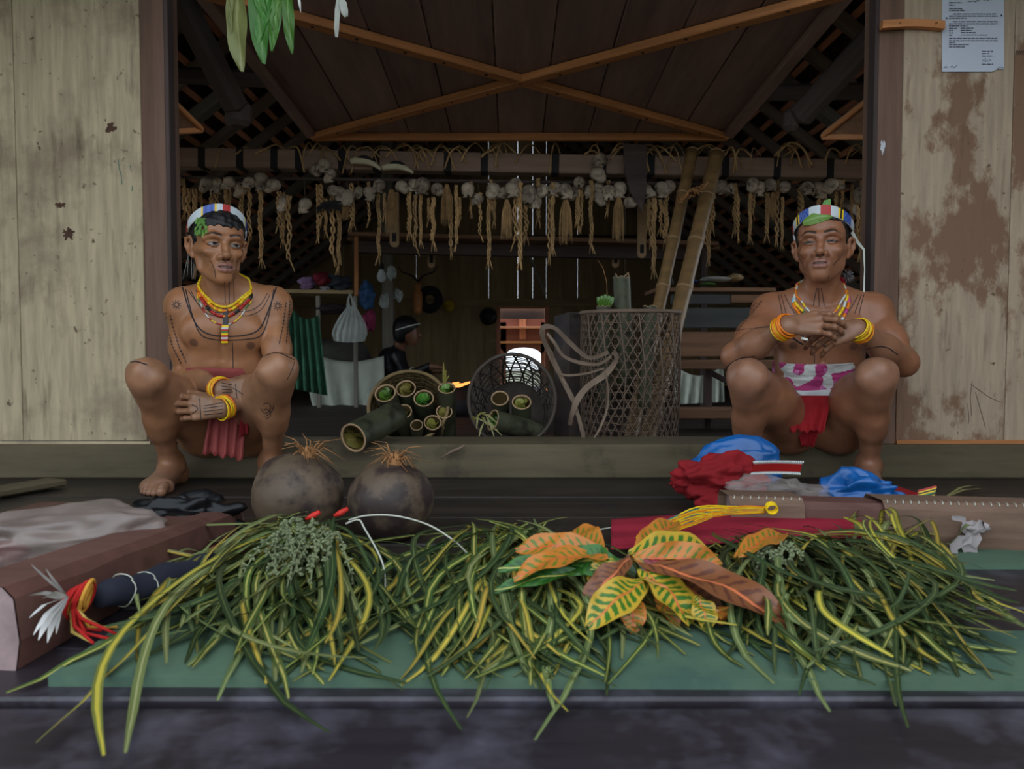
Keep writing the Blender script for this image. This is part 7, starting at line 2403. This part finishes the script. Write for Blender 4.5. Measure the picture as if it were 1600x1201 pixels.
# ------------------------------------------------------------------ seated figure at the rear
M_SHIRT = pm('black_shirt', lin(30,30,34), .85, .2, 10)
YM = 6.6
def back_person():
    J = {k: A3(at(x, y, Y)) for k, (x, y, Y) in dict(head=(636,520,6.5), neck=(622,545,6.58), chest=(610,572,6.66), pel=(598,612,6.75), sh=(622,556,6.5), shb=(606,556,6.75), el=(636,588,6.38), wr=(672,572,6.3), elb=(640,590,6.7), wrb=(676,578,6.62),
            kn=(660,598,6.5), knb=(655,600,6.75), an=(625,618,6.45), anb=(622,618,6.8)).items()}
    pts = np.array(list(J.values())); lo = pts.min(0)-.2; hi = pts.max(0)+.2; lo[2] = max(lo[2], FLOOR_Z-.01)
    S = SDF(*[np.arange(lo[i], hi[i], .009) for i in range(3)])
    S.ell(J['pel'], (.15,.16,.11), None, .04); S.ell((J['pel']+J['chest'])/2, (.12,.14,.15), None, .06); S.ell(J['chest'], (.125,.16,.15), None, .06)
    S.cap(J['sh'], J['shb'], .065, .065, .05); S.cap(J['neck'], J['head'], .05, .05, .03)
    S.ell(J['head']+A3((0,0,.03)), (.095,.075,.10), None, .02); S.ell(J['head']+A3((.05,0,-.03)), (.05,.055,.08), None, .02); S.ell(J['head']+A3((.105,0,-.02)), (.018,.014,.02), None, .015)
    for a, b, c in (('sh','el','wr'), ('shb','elb','wrb')):
        S.cap(J[a], J[b], .055, .045, .03); S.cap(J[b], J[c], .044, .03, .02); S.cap(J[c], J[c]+A3((.09,0,-.01)), .028, .018, .015)
        for f in range(4): S.cap(J[c]+A3((.08,-.02+.014*f,-.01)), J[c]+A3((.13,-.022+.015*f,-.03)), .009, .007, .003)
    for a, b, h in (('kn','an',-.07), ('knb','anb',.07)):
        hp_ = J['pel']+A3((.03,h,0)); S.cap(hp_, J[a], .085, .06, .04); S.cap(J[a], J[b], .055, .04, .03); S.cap(J[b], J[b]+A3((.12,0,-.03)), .035,.025,.02)
    V, Q = S.mesh()
    col = np.repeat(np.array([lin(26,26,30)[:3]]), len(V), 0)
    hd = np.linalg.norm(V - J['head'], axis=1) < .15
    up = V[:,2] > J['neck'][2]-.02
    col[hd & up] = lin(122,84,62)[:3]
    for c in ('wr','wrb'):
        col[(V[:,0] > J[c][0]-.005) & (np.abs(V[:,2]-J[c][2]) < .1) & (np.abs(V[:,1]-J[c][1]) < .08)] = lin(122,84,62)[:3]
    t = thing('person', 'person in a black shirt seated at the rear of the room', 'person', (float(J['pel'][0]), float(J['pel'][1]), FLOOR_Z))
    np_mesh('body', V, Q, M_SKIN, col, t)
    xs = [np.arange(J['head'][i]-.16, J['head'][i]+.17, .006) for i in range(3)]
    H2 = SDF(*xs); H2.ell(J['head']+A3((-.012,0,.045)), (.105,.084,.10), None, 0); H2.ell(J['head']+A3((-.05,0,-.01)), (.065,.07,.075), None, .02)
    V, Q = H2.mesh(); np_mesh('hair', V, Q, M_HAIR, None, t)
    g = MB(); c = J['head']
    g.tube([Vector(c) + Vector((.108*math.cos(a), .088*math.sin(a), .045+.03*math.cos(a))) for a in [k*.26 for k in range(26)]], .006, 5, False, col=C_W); g.build('headband', M_ATTR, t)
    g = MB(); e = Vector(J['el']).lerp(Vector(J['wr']), .3); dd = Vector(J['wr'] - J['el']).normalized(); u = dd.orthogonal().normalized(); v = dd.cross(u)
    g.tube([e + (u*math.cos(a)+v*math.sin(a))*.05 for a in [k*.35 for k in range(19)]], .006, 5, False); g.build('sleeve_trim', M_WSTR, t)
    return t
back_person()
